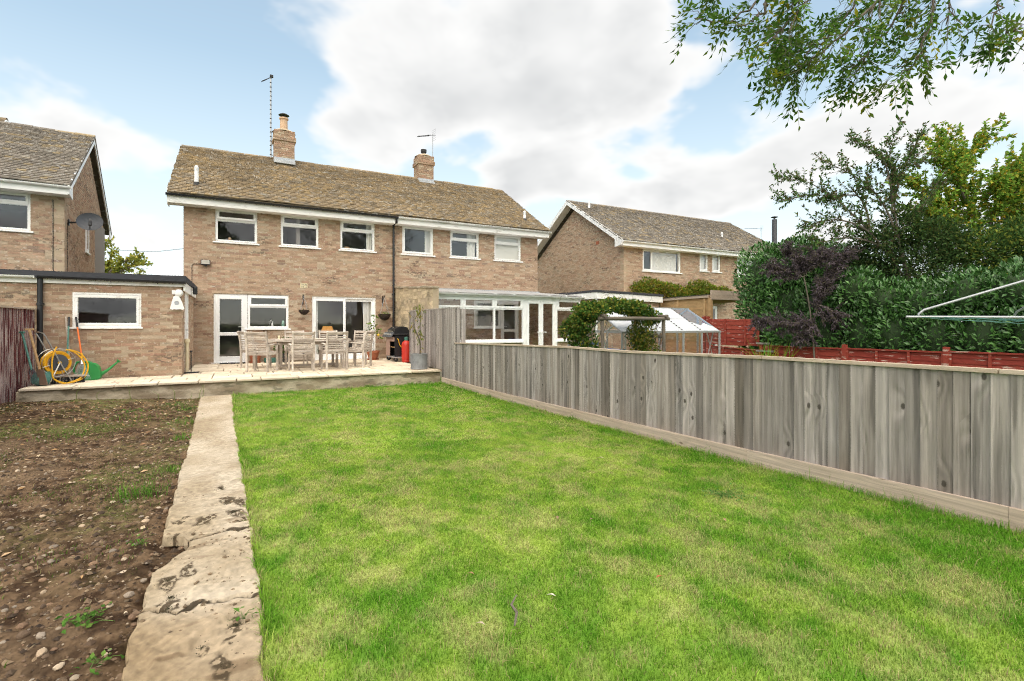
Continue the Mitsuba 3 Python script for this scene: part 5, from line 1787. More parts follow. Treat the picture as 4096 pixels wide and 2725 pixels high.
# security light and bird box
plain('m_lens', (.30, .29, .25), .3)
k = thing('floodlight', 'small black framed floodlight on the brick wall near the upper left corner of the house', 'lamp')
put(f'{k}__housing', MB().obox((-.79, 16.60, 3.10), [[1, 0, 0], [0, .97, -.24], [0, .24, .97]], [.115, .03, .075], ch=.01).box(-.82, 16.62, 3.0, -.76, 16.695, 3.07), 'm_black')
put(f'{k}__lens', MB().obox((-.79, 16.569, 3.108), [[1, 0, 0], [0, .97, -.24], [0, .24, .97]], [.098, .003, .058]), 'm_lens')
put(f'{k}__cable', MB().tube([(-.90, 16.69, 3.06), (-1.10, 16.69, 3.05), (-1.12, 16.69, 3.0), (-1.12, 16.69, 2.46)], .008, 5), 'm_black')
k = thing('wall_lamp', 'round white bulkhead lamp at the top corner of the garage wall', 'lamp')
put(f'{k}__shade', MB().lathe([(.001, .10), (.06, .09), (.082, .05), (.085, 0), (.001, 0)], n=18).xf(np.array([[1, 0, 0, -1.135], [0, 0, -1, 13.28], [0, 1, 0, 2.05], [0, 0, 0, 1.]])), 'm_oldwhite', 40)
put(f'{k}__base', MB().box(-1.26, 13.25, 2.02, -1.19, 13.299, 2.11, ch=.006), 'm_upvc')
k = thing('bird_box', 'white flat-fronted bird box hanging under the bulkhead lamp', 'bird box')
sh = sg.Polygon([(-.13, 0), (-.11, .02), (-.08, .0), (-.04, .02), (0, .005), (.05, .02), (.10, .0), (.135, .02), (.13, .06), (.10, .16), (.06, .26), (.03, .30), (-.02, .315), (-.06, .29), (-.09, .18)])
hole_ = sg.Point(0.0, .15).buffer(.048)
M = np.eye(4)
M[:3, 0], M[:3, 1], M[:3, 2], M[:3, 3] = (1, 0, 0), (0, 0, 1), (0, -1, 0), (-1.165, 13.21, 1.68)
put(f'{k}__front', MB().poly(sh.difference(hole_), .012, M), 'm_oldwhite')
M2 = M.copy()
M2[1, 3] = 13.296
put(f'{k}__body', MB().poly(sh.buffer(-.03), .086, M2), 'm_oldwhite')
m = MB().lathe([(.046, 0), (.047, .014), (.040, .014), (.040, 0)], n=18).xf(np.array([[1, 0, 0, -1.165], [0, 0, -1, 13.209], [0, 1, 0, 1.83], [0, 0, 0, 1.]]))
put(f'{k}__ring', m, 'm_zinc')
put(f'{k}__hollow', MB().lathe([(.001, .0), (.044, .0), (.044, .003), (.001, .003)], n=18).xf(np.array([[1, 0, 0, -1.165], [0, 0, -1, 13.2095], [0, 1, 0, 1.83], [0, 0, 0, 1.]])), 'm_zinc')

k = thing('satellite_dish', 'dark grey satellite dish on the gable of the left house', 'satellite dish')
cen, nrm_ = A(-3.42, 17.05, 4.05), A(.12, -.97, .20)
nrm_ = nrm_ / np.linalg.norm(nrm_)
ax = np.cross([0, 0, 1], nrm_)
ax /= np.linalg.norm(ax)
ay = np.cross(nrm_, ax)
Mt = np.eye(4)
Mt[:3, 0], Mt[:3, 1], Mt[:3, 2], Mt[:3, 3] = ax, ay, nrm_, cen
sc_ = np.diag([.92, .80, 1, 1])
sc_[0, 1] = .16
sc_[1, 0] = -.10
put(f'{k}__reflector', MB().lathe([(.001, 0), (.10, .006), (.20, .026), (.28, .055), (.30, .066), (.296, .062), (.27, .044), (.19, .015), (.10, -.008), (.001, -.012)], n=30).xf(Mt @ sc_), 'm_dish', 40)
tip = cen + nrm_ * .26 + ay * -.13 + ax * .02
put(f'{k}__feed_arm', MB().bar(cen - ay * .2 + nrm_ * .02, tip, .02, .03), 'm_black')
put(f'{k}__feed_horn', MB().tube([tip + ay * .08, tip - ay * .05], [.03, .04], 8).bar(tip, tip + ay * .12 - nrm_ * .04, .05, .05), 'm_black')
wl = gw.p(.42, 4.02, 0)
put(f'{k}__mount', MB().bar(wl, cen - nrm_ * .02, .03, .04).box(wl[0] - .01, wl[1] - .04, 3.94, wl[0] + .03, wl[1] + .04, 4.10), 'm_black')


def aerial(name, base, h, boom, text, n=9, mast=.016, tilt=0.1, collar=True):
    k = thing(name, text, 'aerial')
    b = A(*base)
    m = MB().tube([b, b + A(0, 0, h)], mast, 6)
    put(f'{k}__mast', m, 'm_zinc')
    d = A(*boom)
    L = np.linalg.norm(d)
    d = d / L
    t = b + A(0, 0, h - .08)
    put(f'{k}__boom', MB().tube([t - d * .12, t + d * L], .011, 5), 'm_blackmatt')
    s = np.cross(d, [0, 0, 1])
    s /= np.linalg.norm(s)
    m = MB()
    for i in range(n):
        p = t + d * (L * (.25 + .75 * i / (n - 1)))
        m.bar(p - s * .10 * (1.1 - .4 * i / n), p + s * .10 * (1.1 - .4 * i / n), .008, .02)
    for sg_ in (-1, 1):
        for q in (.06, .14, .22):
            m.tube([t - d * .05 + A(0, 0, sg_ * q) + d * -.02 - s * .16, t - d * .05 + A(0, 0, sg_ * q) + s * .16], .004, 4)
    put(f'{k}__element', m, 'm_blackmatt', kind='stuff')
    return k


aerial('tv_aerial', (7.18, 20.25, 7.9), 1.45, (-.68, -.1, -.20), 'small television aerial on a short pole above the right chimney', 10)
k = thing('mast', 'tall thin lattice-look aerial mast strapped to the left chimney', 'mast')
b = A(1.04, 20.0, 7.30)
put(f'{k}__pole', MB().tube([b, b + A(0, 0, 2.95)], .024, 8), 'm_zinc')
m = MB()
for z in np.arange(.1, 2.9, .16):
    m.tube([b + A(0, 0, z), b + A(0, 0, z + .03)], .032, 6)
put(f'{k}__collar', m, 'm_blackmatt', kind='stuff')
put(f'{k}__boom', MB().tube([b + A(.08, 0, 2.92), b + A(-.30, -.05, 2.64)], .012, 5).tube([b + A(0, 0, 2.86), b + A(-.30, -.05, 2.61)], .008, 4).box(b[0] - .03, 19.96, 10.17, b[0] + .08, 20.04, 10.25), 'm_blackmatt')
put(f'{k}__strap', MB().bar(b + A(0, 0, .10), b + A(.16, 0, .10), .03, .03).bar(b + A(0, 0, .48), b + A(.16, 0, .48), .03, .03), 'm_zinc')
aerial('tv_aerial', (39.6, 28.2, 7.6), 2.1, (-1.7, .3, -.15), 'distant television aerial on the skyline left of the black flue', 12, mast=.02)
aerial('tv_aerial', (-6.0, 45.0, 3.2), 2.2, (.3, 0, .12), 'far off aerial mast between the garage roof and the house corner', 4, mast=.025)
k = thing('flue', 'black stove flue with rain cap behind the right house', 'flue')
put(f'{k}__pipe', MB().tube([(27.9, 19.0, 5.0), (27.9, 19.0, 7.55)], .14, 14), 'm_dish', 40)
put(f'{k}__cap', MB().lathe([(.04, 7.62), (.20, 7.68), (.19, 7.70), (.001, 7.76)], (27.9, 19.0, 0), 14).tube([(27.9, 19, 7.5), (27.9, 19, 7.66)], .05, 8), 'm_dish', 40)
m = MB().tube([(-4.1, 24.2, 4.2), (-2.6, 22, 3.95), (-1.36, 20, 3.92)], .008, 4)
label(put('overhead_wire', m, 'm_blackmatt'), 'thin wire slung between the left house and the semi-detached house', 'wire')
# ------------------------------------------------------------------ plants: kit
vr = np.random.default_rng(23)


def plant(key, part, batch, bsdf='m_leaf', kind='stuff'):
    """batch: list of (v, f, c)"""
    mb = MB()
    for b in batch:
        mb.add(*b)
    return put(f'{key}__{part}', mb, bsdf, kind=kind)


def pal(colors, n, r=vr, lo=.65, hi=1.3):
    c = np.asarray(colors, float)[r.integers(0, len(colors), n)]
    return c * r.uniform(lo, hi, (n, 1))


def smooth_line(pts, n):
    p = np.asarray(pts, float)
    if len(p) == 2:
        p = np.array([p[0], (p[0] + p[1]) / 2, p[1]])
    t = np.r_[0, np.cumsum(np.linalg.norm(np.diff(p, axis=0), axis=1))]
    from scipy.interpolate import PchipInterpolator
    return np.stack([PchipInterpolator(t, p[:, k])(np.linspace(0, t[-1], n)) for k in range(3)], 1)


def leafy(limbs, r, tw=(.3, .6), per=9, twigs=26, L=.06, W=.028, cols=((.06, .12, .02),), start=.25, droop=.2, up=.5, rad=(.05, .012), follow=.8, wood=None, sag=0.0, alt=True, bare=0.0):
    """twigs and leaves along given limbs; returns the wood mesh and the leaf batches"""
    wood = wood or MB()
    P, D, N, LL_, C = [], [], [], [], []
    for limb in limbs:
        pts = limb[0] if isinstance(limb, tuple) and isinstance(limb[0], list) else limb
        q = smooth_line(pts, 16)
        ln = np.linalg.norm(np.diff(q, axis=0), axis=1).sum()
        wood.tube(q, np.linspace(rad[0], rad[1], 16), 6, (r.random(), .5, .5))
        nt = max(3, int(twigs * ln))
        for k in range(nt):
            t = start + (1 - start) * r.random() ** .85
            i = min(int(t * 15), 14)
            o = q[i] + (q[i + 1] - q[i]) * (t * 15 - i)
            tan = q[min(i + 1, 15)] - q[i]
            tan = tan / (np.linalg.norm(tan) + 1e-9)
            dv = tan * follow + rdir(1, r)[0] * .8 + A(0, 0, up)
            dv /= np.linalg.norm(dv)
            tl = r.uniform(*tw) * (1.15 - .5 * t)
            m = 5
            s = np.linspace(0, 1, m)[:, None]
            tq = o + dv * tl * s + A(0, 0, -sag) * tl * s ** 2 + r.normal(0, .012, (m, 3)) * s
            wood.tube(tq, np.linspace(.0055, .002, m), 3, (r.random(), .5, .5), cap=False)
            if r.random() < bare:
                continue
            nl = max(3, int(per * tl / .3))
            u = r.uniform(.1, 1, nl)
            pos = o + dv * tl * u[:, None] + A(0, 0, -sag) * tl * u[:, None] ** 2
            ld = dv * .7 + rdir(nl, r) * .9 + A(0, 0, -droop)
            P.append(pos), D.append(ld), N.append(rdir(nl, r, 1.4)), LL_.append(r.uniform(.7, 1.25, nl) * L)
            C.append(pal(cols, nl, r))
    P, D, N, LL_, C = np.vstack(P), np.vstack(D), np.vstack(N), np.concatenate(LL_), np.vstack(C)
    return wood, [leafquads(P, D, N, LL_, LL_ * W / L, C)]


def blob_leaves(centers, radii, n, r, L, W, cols, up=.4, out=1.0, shell=.35, sq=1.0, clip=None):
    """leaves through the outer shell of some ellipsoids"""
    centers, radii = np.asarray(centers, float), np.asarray(radii, float)
    a = (radii[:, 0] * radii[:, 1] + radii[:, 1] * radii[:, 2] + radii[:, 0] * radii[:, 2])
    k = r.choice(len(centers), n, p=a / a.sum())
    d = rdir(n, r)
    wob = 1 + .35 * (meshkit.fbm(d * 2.3 + centers[k] * 3.1, 3, 6) - .5)
    q = (1 - shell * r.random(n) ** 1.6) * wob
    p = centers[k] + d * radii[k] * q[:, None]
    inside = np.zeros(n, bool)
    for i in range(len(centers)):
        inside |= (i != k) & ((((p - centers[i]) / radii[i]) ** 2).sum(1) < .45)
    m = ~inside
    if clip is not None:
        m &= clip(p)
    p, d = p[m], d[m]
    n = len(p)
    ld = d * out + rdir(n, r) * .8 + A(0, 0, up)
    nr = d * .8 + rdir(n, r) * .5 + A(0, 0, .9)
    ls = r.uniform(.7, 1.25, n) * L
    return leafquads(p, ld, nr, ls, ls * W / L, pal(cols, n, r))


# ------------------------------------------------------------------ laurel hedge
LAU = [[.062, .165, .036], [.085, .21, .05], [.05, .135, .03], [.125, .26, .07], [.075, .18, .042]]


def hedge_leaves(cen, rad, n, r, L=.13, W=.052, cols=LAU):
    v, f, c = blob_leaves(cen, rad, n, r, L, W, cols, up=.55, out=.9, shell=.30)
    k = len(v) // 5
    out = []
    fi = np.array([[0, 2, 1], [0, 3, 2], [1, 2, 4], [2, 3, 4]])
    V, C = v.reshape(k, 5, 3), c.reshape(k, 5, 3)
    return [(V[i], fi, C[i]) for i in range(k)]


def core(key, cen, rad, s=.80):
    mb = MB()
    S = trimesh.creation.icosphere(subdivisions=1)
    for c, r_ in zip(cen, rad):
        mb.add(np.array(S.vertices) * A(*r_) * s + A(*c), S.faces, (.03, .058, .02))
    put(f'{key}__twig_mass', mb, 'm_tint', kind='stuff')  # solid filler against see-through; its dark colour stands for shade between leaves


hr_ = np.random.default_rng(5)
LH = thing('laurel_bush', 'tall dense glossy laurel bush standing by the tall red fence panel', 'bush')
cen = [(13.55, 9.35, 1.6), (13.6, 8.6, 1.7), (13.5, 9.45, 2.7), (13.7, 8.7, 2.9), (14.2, 8.0, 2.6), (13.4, 9.3, .6), (12.95, 8.75, .95), (12.9, 8.25, 1.0), (14.0, 7.6, 1.5), (13.75, 8.6, 3.2)]
rad = [(.95, .85, 1.1), (1., .9, 1.2), (.9, .78, 1.0), (.95, .9, .8), (1, .9, 1.), (.8, .8, .8), (.65, .62, .7), (.65, .6, .65), (1, .8, 1.1), (.7, .7, .55)]
core(LH, cen, rad, .68)
pieces(LH, 'leaf', 'foliage', hedge_leaves(cen, rad, 26000, hr_), 'm_laurel', 300)
put(f'{LH}__trunk', MB().tube([(13.6, 8.8, -.2), (13.65, 8.8, 1.2), (13.6, 8.8, 2.2)], [.06, .05, .03], 7, (.3, .5, .5)), 'm_bark')
LH2 = thing('laurel_hedge', 'long dark laurel hedge growing over the low red fence', 'hedge')
cen, rad = [], []
for y in np.arange(7.4, -.9, -.75):
    cen += [(13.15 + hr_.normal(0, .06), y, 1.05), (13.3 + hr_.normal(0, .08), y + .3, 1.9 + hr_.normal(0, .12))]
    rad += [(.72, .62, .85), (.75, .62, .62)]
core(LH2, cen, rad, .68)
pieces(LH2, 'leaf', 'foliage', hedge_leaves(cen, rad, 36000, hr_, .125, .05, [[.052, .135, .032], [.068, .17, .04], [.042, .108, .026], [.09, .20, .05]]), 'm_laurel', 300)
put(f'{LH2}__stem', MB().tube([(13.3, 6, -.2), (13.3, 6, 1.6)], .04, 6), 'm_bark')

# mixed shrubs between hedge and trees
SHR = [[.055, .11, .035], [.042, .085, .028], [.075, .135, .045], [.09, .115, .04]]
ES = thing('evergreen_shrub', 'tall loose dark green shrub rising behind the laurel hedge', 'shrub')
cen = [(14.3, 7.2, 2.4), (14.6, 6.9, 3.0), (14.9, 6.2, 2.7), (14.2, 6.9, 3.4), (15.2, 6.0, 3.4), (14.6, 6.5, 3.8)]
rad = [(.85, .75, .8), (.8, .7, .7), (.9, .8, .8), (.6, .55, .55), (.7, .6, .6), (.45, .45, .5)]
w = MB()
for c in cen:
    w.tube(smooth_line([(14.5, 6.8, -.2), (14.5, 6.8, 1.4), c], 8), np.linspace(.05, .012, 8), 6, (.4, .5, .5))
put(f'{ES}__branch', w, 'm_bark')
plant(ES, 'foliage', [blob_leaves(cen, rad, 24000, vr, .09, .040, SHR, up=.1, shell=.75)])
# second shrub on the right
ES = thing('evergreen_shrub', 'dark green bushy shrub at the right edge above the laurel hedge', 'shrub')
cen = [(16.0, 4.6, 2.7), (15.8, 5.4, 2.9), (16.3, 3.8, 3.1), (17.4, 4.0, 3.6), (18.0, 4.4, 3.9), (15.6, 3.4, 2.5), (16.8, 4.9, 3.2), (17.6, 5.3, 3.3)]
rad = [(.9, .8, .9), (.8, .8, .8), (.9, .8, .8), (.9, .8, .8), (.8, .7, .8), (.9, .9, .8), (.9, .8, .8), (.9, .8, .8)]
w = MB()
for c in cen:
    w.tube(smooth_line([(16.2, 4.6, -.2), (16.2, 4.6, 1.3), c], 8), np.linspace(.05, .012, 8), 6, (.4, .5, .5))
put(f'{ES}__branch', w, 'm_bark')
plant(ES, 'foliage', [blob_leaves(cen, rad, 30000, vr, .10, .045, [[.06, .12, .035], [.085, .16, .04], [.05, .10, .03], [.22, .26, .05]], up=.1, shell=.8)])

# plum tree with upswept open branches
PT = thing('plum_tree', 'tree with open upswept branches of small dark leaves above the hedge', 'tree')
limbs = [[(14.57, 6.33, 2.28), (13.7, 6.8, 3.63), (12.89, 7.24, 4.49), (12.19, 7.62, 4.92), (11.64, 7.91, 4.95)],
         [(14.35, 6.45, 3.2), (14.22, 6.52, 4.43), (14.14, 6.57, 5.66), (14.35, 6.45, 6.25)],
         [(14.24, 6.51, 3.63), (13.7, 6.8, 4.74), (13.21, 7.07, 5.11), (12.62, 7.39, 5.42)],
         [(14.19, 6.54, 4.12), (14.03, 6.63, 5.35), (13.65, 6.83, 5.72), (13.27, 7.04, 5.91)],
         [(13.7, 6.8, 3.63), (12.89, 7.24, 3.94), (12.27, 7.58, 3.69)],
         [(14.22, 6.52, 4.43), (14.57, 6.33, 5.54), (14.84, 6.19, 6.09)],
         [(13.7, 6.8, 3.63), (13.38, 6.98, 4.55), (12.67, 7.36, 4.55), (11.81, 7.83, 4.43)],
         [(14.0, 6.6, 4.9), (14.5, 6.4, 5.3), (15.0, 6.2, 5.4)], [(13.9, 6.7, 3.3), (13.2, 7.1, 3.5), (12.6, 7.5, 3.3)], [(14.3, 6.5, 3.5), (14.9, 6.2, 4.3), (15.2, 6.0, 4.9)]]
wd = MB().tube(smooth_line([(14.68, 6.27, -.3), (14.57, 6.33, 2.28), (14.35, 6.45, 3.2)], 10), np.linspace(.09, .045, 10), 9, (.5, .5, .5))
wd, lv = leafy(limbs, vr, tw=(.25, .7), per=16, twigs=18, L=.085, W=.038, cols=[[.11, .21, .065], [.14, .19, .06], [.085, .18, .055], [.15, .12, .065]], start=.12, rad=(.026, .006), up=.35, wood=wd)
put(f'{PT}__trunk', wd, 'm_bark')
plant(PT, 'crown', lv)

# yellow-green tree
YT = thing('yellowing_tree', 'tree with yellow-green autumn leaves and pale forked trunk at the right edge', 'tree')
limbs = [[(17.55, 5.86, 3.35), (17.14, 6.08, 4.34), (16.9, 6.21, 5.34), (17.2, 6.05, 5.87), (17.66, 5.8, 6.34)], [(17.55, 5.86, 3.35), (18.07, 5.57, 4.34), (18.48, 5.35, 5.34), (18.89, 5.13, 6.01)],
         [(16.9, 6.21, 5.34), (16.55, 6.4, 5.87), (16.44, 6.46, 6.2)], [(17.14, 6.08, 4.34), (16.32, 6.52, 4.68), (15.79, 6.81, 5.21)], [(17.55, 5.86, 3.35), (16.67, 6.33, 3.68), (16.08, 6.65, 3.81)],
         [(17.3, 6.0, 3.9), (17.6, 5.5, 4.5), (17.9, 5.2, 5.2)], [(17.9, 5.7, 4.1), (18.6, 5.2, 4.3), (19.2, 4.9, 4.8)], [(17.5, 5.9, 3.2), (16.9, 6.0, 3.2), (16.2, 6.3, 3.1)], [(17.0, 6.1, 4.6), (16.6, 6.1, 5.0), (16.2, 6.4, 5.7)],
         [(17.6, 5.8, 3.6), (18.3, 5.4, 3.5), (19.0, 5.0, 3.7)], [(16.5, 6.4, 4.5), (16.2, 6.3, 4.2), (15.6, 6.6, 4.3)], [(18.0, 5.6, 4.2), (18.6, 5.4, 4.9), (19.4, 5.0, 5.6)], [(17.3, 6.0, 4.7), (17.8, 5.7, 5.0), (18.4, 5.5, 5.6)], [(17.6, 5.8, 3.5), (18.0, 5.4, 3.9), (18.6, 4.9, 3.9)],
         [(16.9, 6.1, 3.9), (16.5, 6.2, 4.0), (16.0, 6.4, 3.9)], [(17.5, 5.8, 4.0), (17.3, 5.6, 4.6), (17.0, 5.5, 5.0)]]
wd = MB().tube(smooth_line([(18.07, 5.57, -.3), (17.84, 5.7, 2.68), (17.55, 5.86, 3.35)], 10), np.linspace(.12, .06, 10), 9, (.7, .5, .5))
wd, lv = leafy(limbs, vr, tw=(.4, 1.1), per=19, twigs=25, L=.105, W=.064, cols=[[.19, .36, .06], [.26, .40, .08], [.38, .40, .06], [.17, .33, .05], [.30, .44, .08], [.22, .40, .06], [.50, .38, .05]], start=.08, rad=(.038, .008), up=.3, wood=wd)
put(f'{YT}__trunk', wd, 'm_bark')
plant(YT, 'crown', lv)

# purple-leaved acer in front of the laurel
AC = thing('purple_maple', 'purple-leaved maple with thin pale branches in front of the laurel bush', 'tree')
sc2 = lambda L_: [tuple(CAM + (A(*q) - CAM) * .94) for q in L_]
limbs = [sc2(q) for q in ([(12.76, 7.88, 2.57), (12.39, 8.08, 2.73), (12.0, 8.29, 2.82)], [(12.76, 7.88, 2.57), (12.84, 7.84, 2.89), (13.12, 7.68, 3.14)], [(13.01, 7.74, 1.74), (13.18, 7.65, 2.44)], [(13.01, 7.74, 1.35), (12.39, 8.08, 1.41), (11.66, 8.47, 1.41)],
                          [(12.8, 7.86, 2.7), (12.6, 7.95, 3.05), (12.35, 8.1, 3.2)], [(13.1, 7.7, 2.1), (13.5, 7.5, 2.8), (13.8, 7.3, 3.2)], [(13.0, 7.7, 1.7), (12.9, 7.8, 1.3), (12.7, 7.9, 1.0)], [(12.95, 7.8, 1.9), (13.3, 7.5, 1.7), (13.5, 7.4, 1.3)],
                          [(12.8, 7.86, 2.6), (13.0, 7.75, 3.0), (13.5, 7.5, 3.15)])]
wd = MB().tube(smooth_line(sc2([(13.01, 7.74, -.1), (12.9, 7.8, 1.67), (12.79, 7.87, 2.44), (12.76, 7.88, 2.57)]), 10), np.linspace(.022, .014, 10), 7, (.3, .5, .5))
wd, lv = leafy(limbs, vr, tw=(.2, .5), per=42, twigs=58, L=.085, W=.021, cols=[[.12, .095, .115], [.19, .155, .185], [.085, .068, .075], [.11, .10, .07]], start=.02, rad=(.013, .005), up=.1, droop=.5, wood=wd)
put(f'{AC}__trunk', wd, 'm_bark')
plant(AC, 'crown', lv)

# ash tree whose boughs hang over the lawn
AT = thing('ash_tree', 'ash boughs with long compound leaves hanging into the top right of the view', 'tree')
limbs = [[(3.86, 2.69, 4.74), (3.84, 2.7, 4.05), (3.83, 2.7, 3.93), (3.71, 2.77, 3.74), (3.51, 2.88, 3.63), (3.28, 3.0, 3.65)], [(3.83, 2.7, 3.93), (3.81, 2.71, 3.81), (3.77, 2.74, 3.7), (3.6, 2.83, 3.6)],
         [(3.84, 2.7, 4.05), (3.69, 2.78, 4.01), (3.55, 2.86, 3.99), (3.48, 2.9, 3.93)], [(4.66, 2.03, 4.58), (4.59, 2.06, 4.04), (4.52, 2.1, 3.81), (4.33, 2.2, 3.59), (4.16, 2.3, 3.41), (3.99, 2.39, 3.24), (3.83, 2.48, 3.1)],
         [(5.03, 1.94, 4.6), (4.99, 1.96, 3.99), (4.9, 2.01, 3.69), (4.85, 2.04, 3.38), (4.69, 2.13, 3.16)], [(4.14, 2.2, 4.5), (4.0, 2.27, 3.98), (3.89, 2.33, 3.71), (3.72, 2.42, 3.48), (3.58, 2.5, 3.3)],
         [(4.75, 2.21, 4.74), (4.64, 2.27, 4.22), (4.49, 2.34, 3.85), (4.33, 2.43, 3.56), (4.13, 2.54, 3.41), (3.99, 2.62, 3.37)], [(5.27, 1.47, 4.17), (5.09, 1.57, 3.76), (5.01, 1.61, 3.59), (4.94, 1.65, 3.35)],
         [(5.35, 1.43, 3.39), (5.18, 1.52, 3.3), (5.09, 1.57, 3.33), (5.01, 1.61, 3.26)], [(5.12, 2.12, 4.75), (5.03, 2.17, 4.12), (4.86, 2.26, 3.69), (4.68, 2.36, 3.42), (4.56, 2.42, 3.23)],
         [(5.5, 1.92, 4.75), (5.4, 1.97, 4.16), (5.29, 2.03, 3.88), (5.25, 2.05, 3.65)], [(3.9, 2.44, 4.52), (3.86, 2.46, 4.02), (3.88, 2.45, 3.81), (3.83, 2.48, 3.63)]]
wd = MB()
items = []
ar = np.random.default_rng(41)
dens = [7, 5, 5, 38, 28, 28, 42, 6, 6, 44, 22, 18]
for limb, dn in zip(limbs, dens):
    q = smooth_line([tuple(A(*z) + A(.07, 0, .27)) for z in limb], 20)
    q[1:-1] += ar.normal(0, .012, (18, 3))
    wd.tube(q, np.linspace(.017, .0045, 20), 6, (.2, .5, .5))
    for k in range(dn + 4):
        t = .18 + .82 * (1 - ar.random() ** 1.4) if k > 3 else .93 + .02 * k
        i = min(int(t * 19), 18)
        o = q[i]
        tan = q[i + 1] - q[i]
        tan /= np.linalg.norm(tan)
        dv = tan * .9 + rdir(1, ar)[0] * .75 + A(-.18, .05, -.02)
        dv /= np.linalg.norm(dv)
        tl = ar.uniform(.10, .34) if dn > 12 else ar.uniform(.05, .14)
        tip_ = o + dv * tl
        wd.tube([o, (o + tip_) / 2 + ar.normal(0, .012, 3), tip_], [.004, .003, .0022], 4, (.2, .5, .5), cap=False)
        for j in range(ar.integers(2, 4)):           # compound leaves from the twig's end
            rd = dv * .6 + rdir(1, ar)[0] * .8 + A(-.15, .05, -.22)
            rd /= np.linalg.norm(rd)
            RL = ar.uniform(.13, .21)
            s = np.linspace(0, 1, 6)[:, None]
            rq = tip_ + rd * RL * s + A(0, 0, -.05) * s ** 2
            wd.tube(rq, .0012, 3, (.6, .5, .5), cap=False)
            side = np.cross(rd, A(0, 0, 1) + ar.normal(0, .5, 3))
            side /= np.linalg.norm(side)
            base = np.array([[.075, .16, .03], [.10, .21, .035], [.06, .135, .026], [.14, .25, .045], [.16, .23, .04]])[ar.integers(0, 5)] * ar.uniform(.8, 1.2)
            if ar.random() < .03:
                base = A(.34, .33, .03)
            for h in range(7):
                u_ = .25 + .75 * (h // 2) / 3
                sg_ = -1 if h % 2 else 1
                p0 = tip_ + rd * RL * u_ + A(0, 0, -.05) * u_ ** 2
                ld = side * sg_ * .95 + rd * .75 + A(0, 0, -.35) if h < 6 else rd
                l_ = ar.uniform(.046, .072)
                v = leafquads(p0[None], ld[None] / np.linalg.norm(ld), (np.cross(rd, side) + ar.normal(0, .35, 3))[None], l_, l_ * .40, (base * ar.uniform(.85, 1.15))[None])
                items.append(v)
key = put(f'{AT}__bough', wd, 'm_bark')
pieces(AT, 'leaflet', 'foliage', items, 'm_leaf', 300)
wd = MB().tube(smooth_line([(7.6, -2.6, -.3), (7.4, -2.2, 2.5), (7.0, -1.2, 5.0), (5.9, .6, 6.0), (4.9, 1.9, 5.4), (4.7, 2.2, 4.6)], 24), np.linspace(.22, .03, 24), 9, (.4, .5, .5))
for q in ([(5.9, .6, 6.0), (5.6, 1.4, 5.4), (5.3, 1.7, 4.4)], [(4.9, 1.9, 5.4), (4.2, 2.4, 5.2), (3.86, 2.68, 4.7)], [(5.4, 1.2, 5.8), (5.1, 1.8, 5.2), (5.05, 2.0, 4.6)], [(4.9, 1.9, 5.4), (4.4, 2.1, 5.1), (4.1, 2.25, 4.5)]):
    wd.tube(smooth_line(q, 10), np.linspace(.035, .016, 10), 7, (.4, .5, .5))
put(f'{AT}__trunk', wd, 'm_bark')

# trees and hedge behind the viewer, mirrored in the window panes
for x, y, h, r_, s, t in ((-1.8, -15.0, 12.0, 3.0, 1, 'broad dark tree behind the viewer, seen only mirrored in the left bedroom windows'), (11.8, -17.0, 13.0, 4.6, 2, 'tall tree behind the viewer, seen only mirrored in the middle bedroom windows')):
    k = thing('background_tree', t, 'tree')
    r = np.random.default_rng(s)
    cen = [(x + r.normal(0, r_ * .45), y + r.normal(0, r_ * .45), h * r.uniform(.50, .88)) for _ in range(11)]
    rad = [tuple(A(1, 1, .8) * r.uniform(.35, .55) * r_) for _ in cen]
    w = MB()
    for c in cen:
        w.tube(smooth_line([(x, y, -.2), (x, y, h * .3), c], 8), np.linspace(.22, .04, 8), 6, (.3, .5, .5))
    put(f'{k}__trunk', w, 'm_bark')
    plant(k, 'crown', [blob_leaves(cen, rad, 7500, r, .26, .16, [[.03, .065, .015], [.045, .09, .02], [.022, .05, .012]], shell=.7)])
k = thing('background_hedge', 'clipped hedge closing the garden behind the viewer, seen only mirrored in the panes', 'hedge')
cen = [(x, -13.0, .5) for x in np.arange(-12, 16, 1.2)]
core(k, cen, [(.9, .6, .9)] * len(cen), .85)
plant(k, 'foliage', [blob_leaves(cen, [(.9, .6, .9)] * len(cen), 5000, vr, .20, .10, SHR)])

# small tree between the left houses
LT = thing('yellowing_tree', 'small yellow-green tree far off between the left house and the garage roof', 'tree')
r = np.random.default_rng(9)
limbs = [[(-8.2, 40, 2.0), (-7.4, 40, 4.0), (-6.9, 40, 5.9)], [(-7.8, 40, 3.0), (-6.6, 39.7, 4.6), (-5.0, 39.3, 5.2)], [(-7.6, 40, 3.5), (-7.6, 40, 5.2), (-7.3, 40, 6.5)], [(-7.4, 40, 4.0), (-6.4, 39.6, 5.2), (-5.6, 39.4, 5.6)], [(-7.8, 40, 3), (-6.4, 39.8, 3.9), (-5.4, 39.3, 4.4)],
         [(-7.9, 40, 3.2), (-8.6, 40, 5), (-8.8, 40, 6.3)]]
wd, lv = leafy(limbs, r, tw=(.4, .9), per=10, twigs=13, L=.19, W=.11, cols=[[.38, .40, .08], [.50, .44, .09], [.24, .30, .06], [.30, .34, .08]], start=.15, rad=(.11, .03), up=.2)
wd.tube([(-8.5, 40, -.2), (-8.2, 40, 2.0)], [.2, .12], 7)
put(f'{LT}__trunk', wd, 'm_bark')
plant(LT, 'crown', lv)

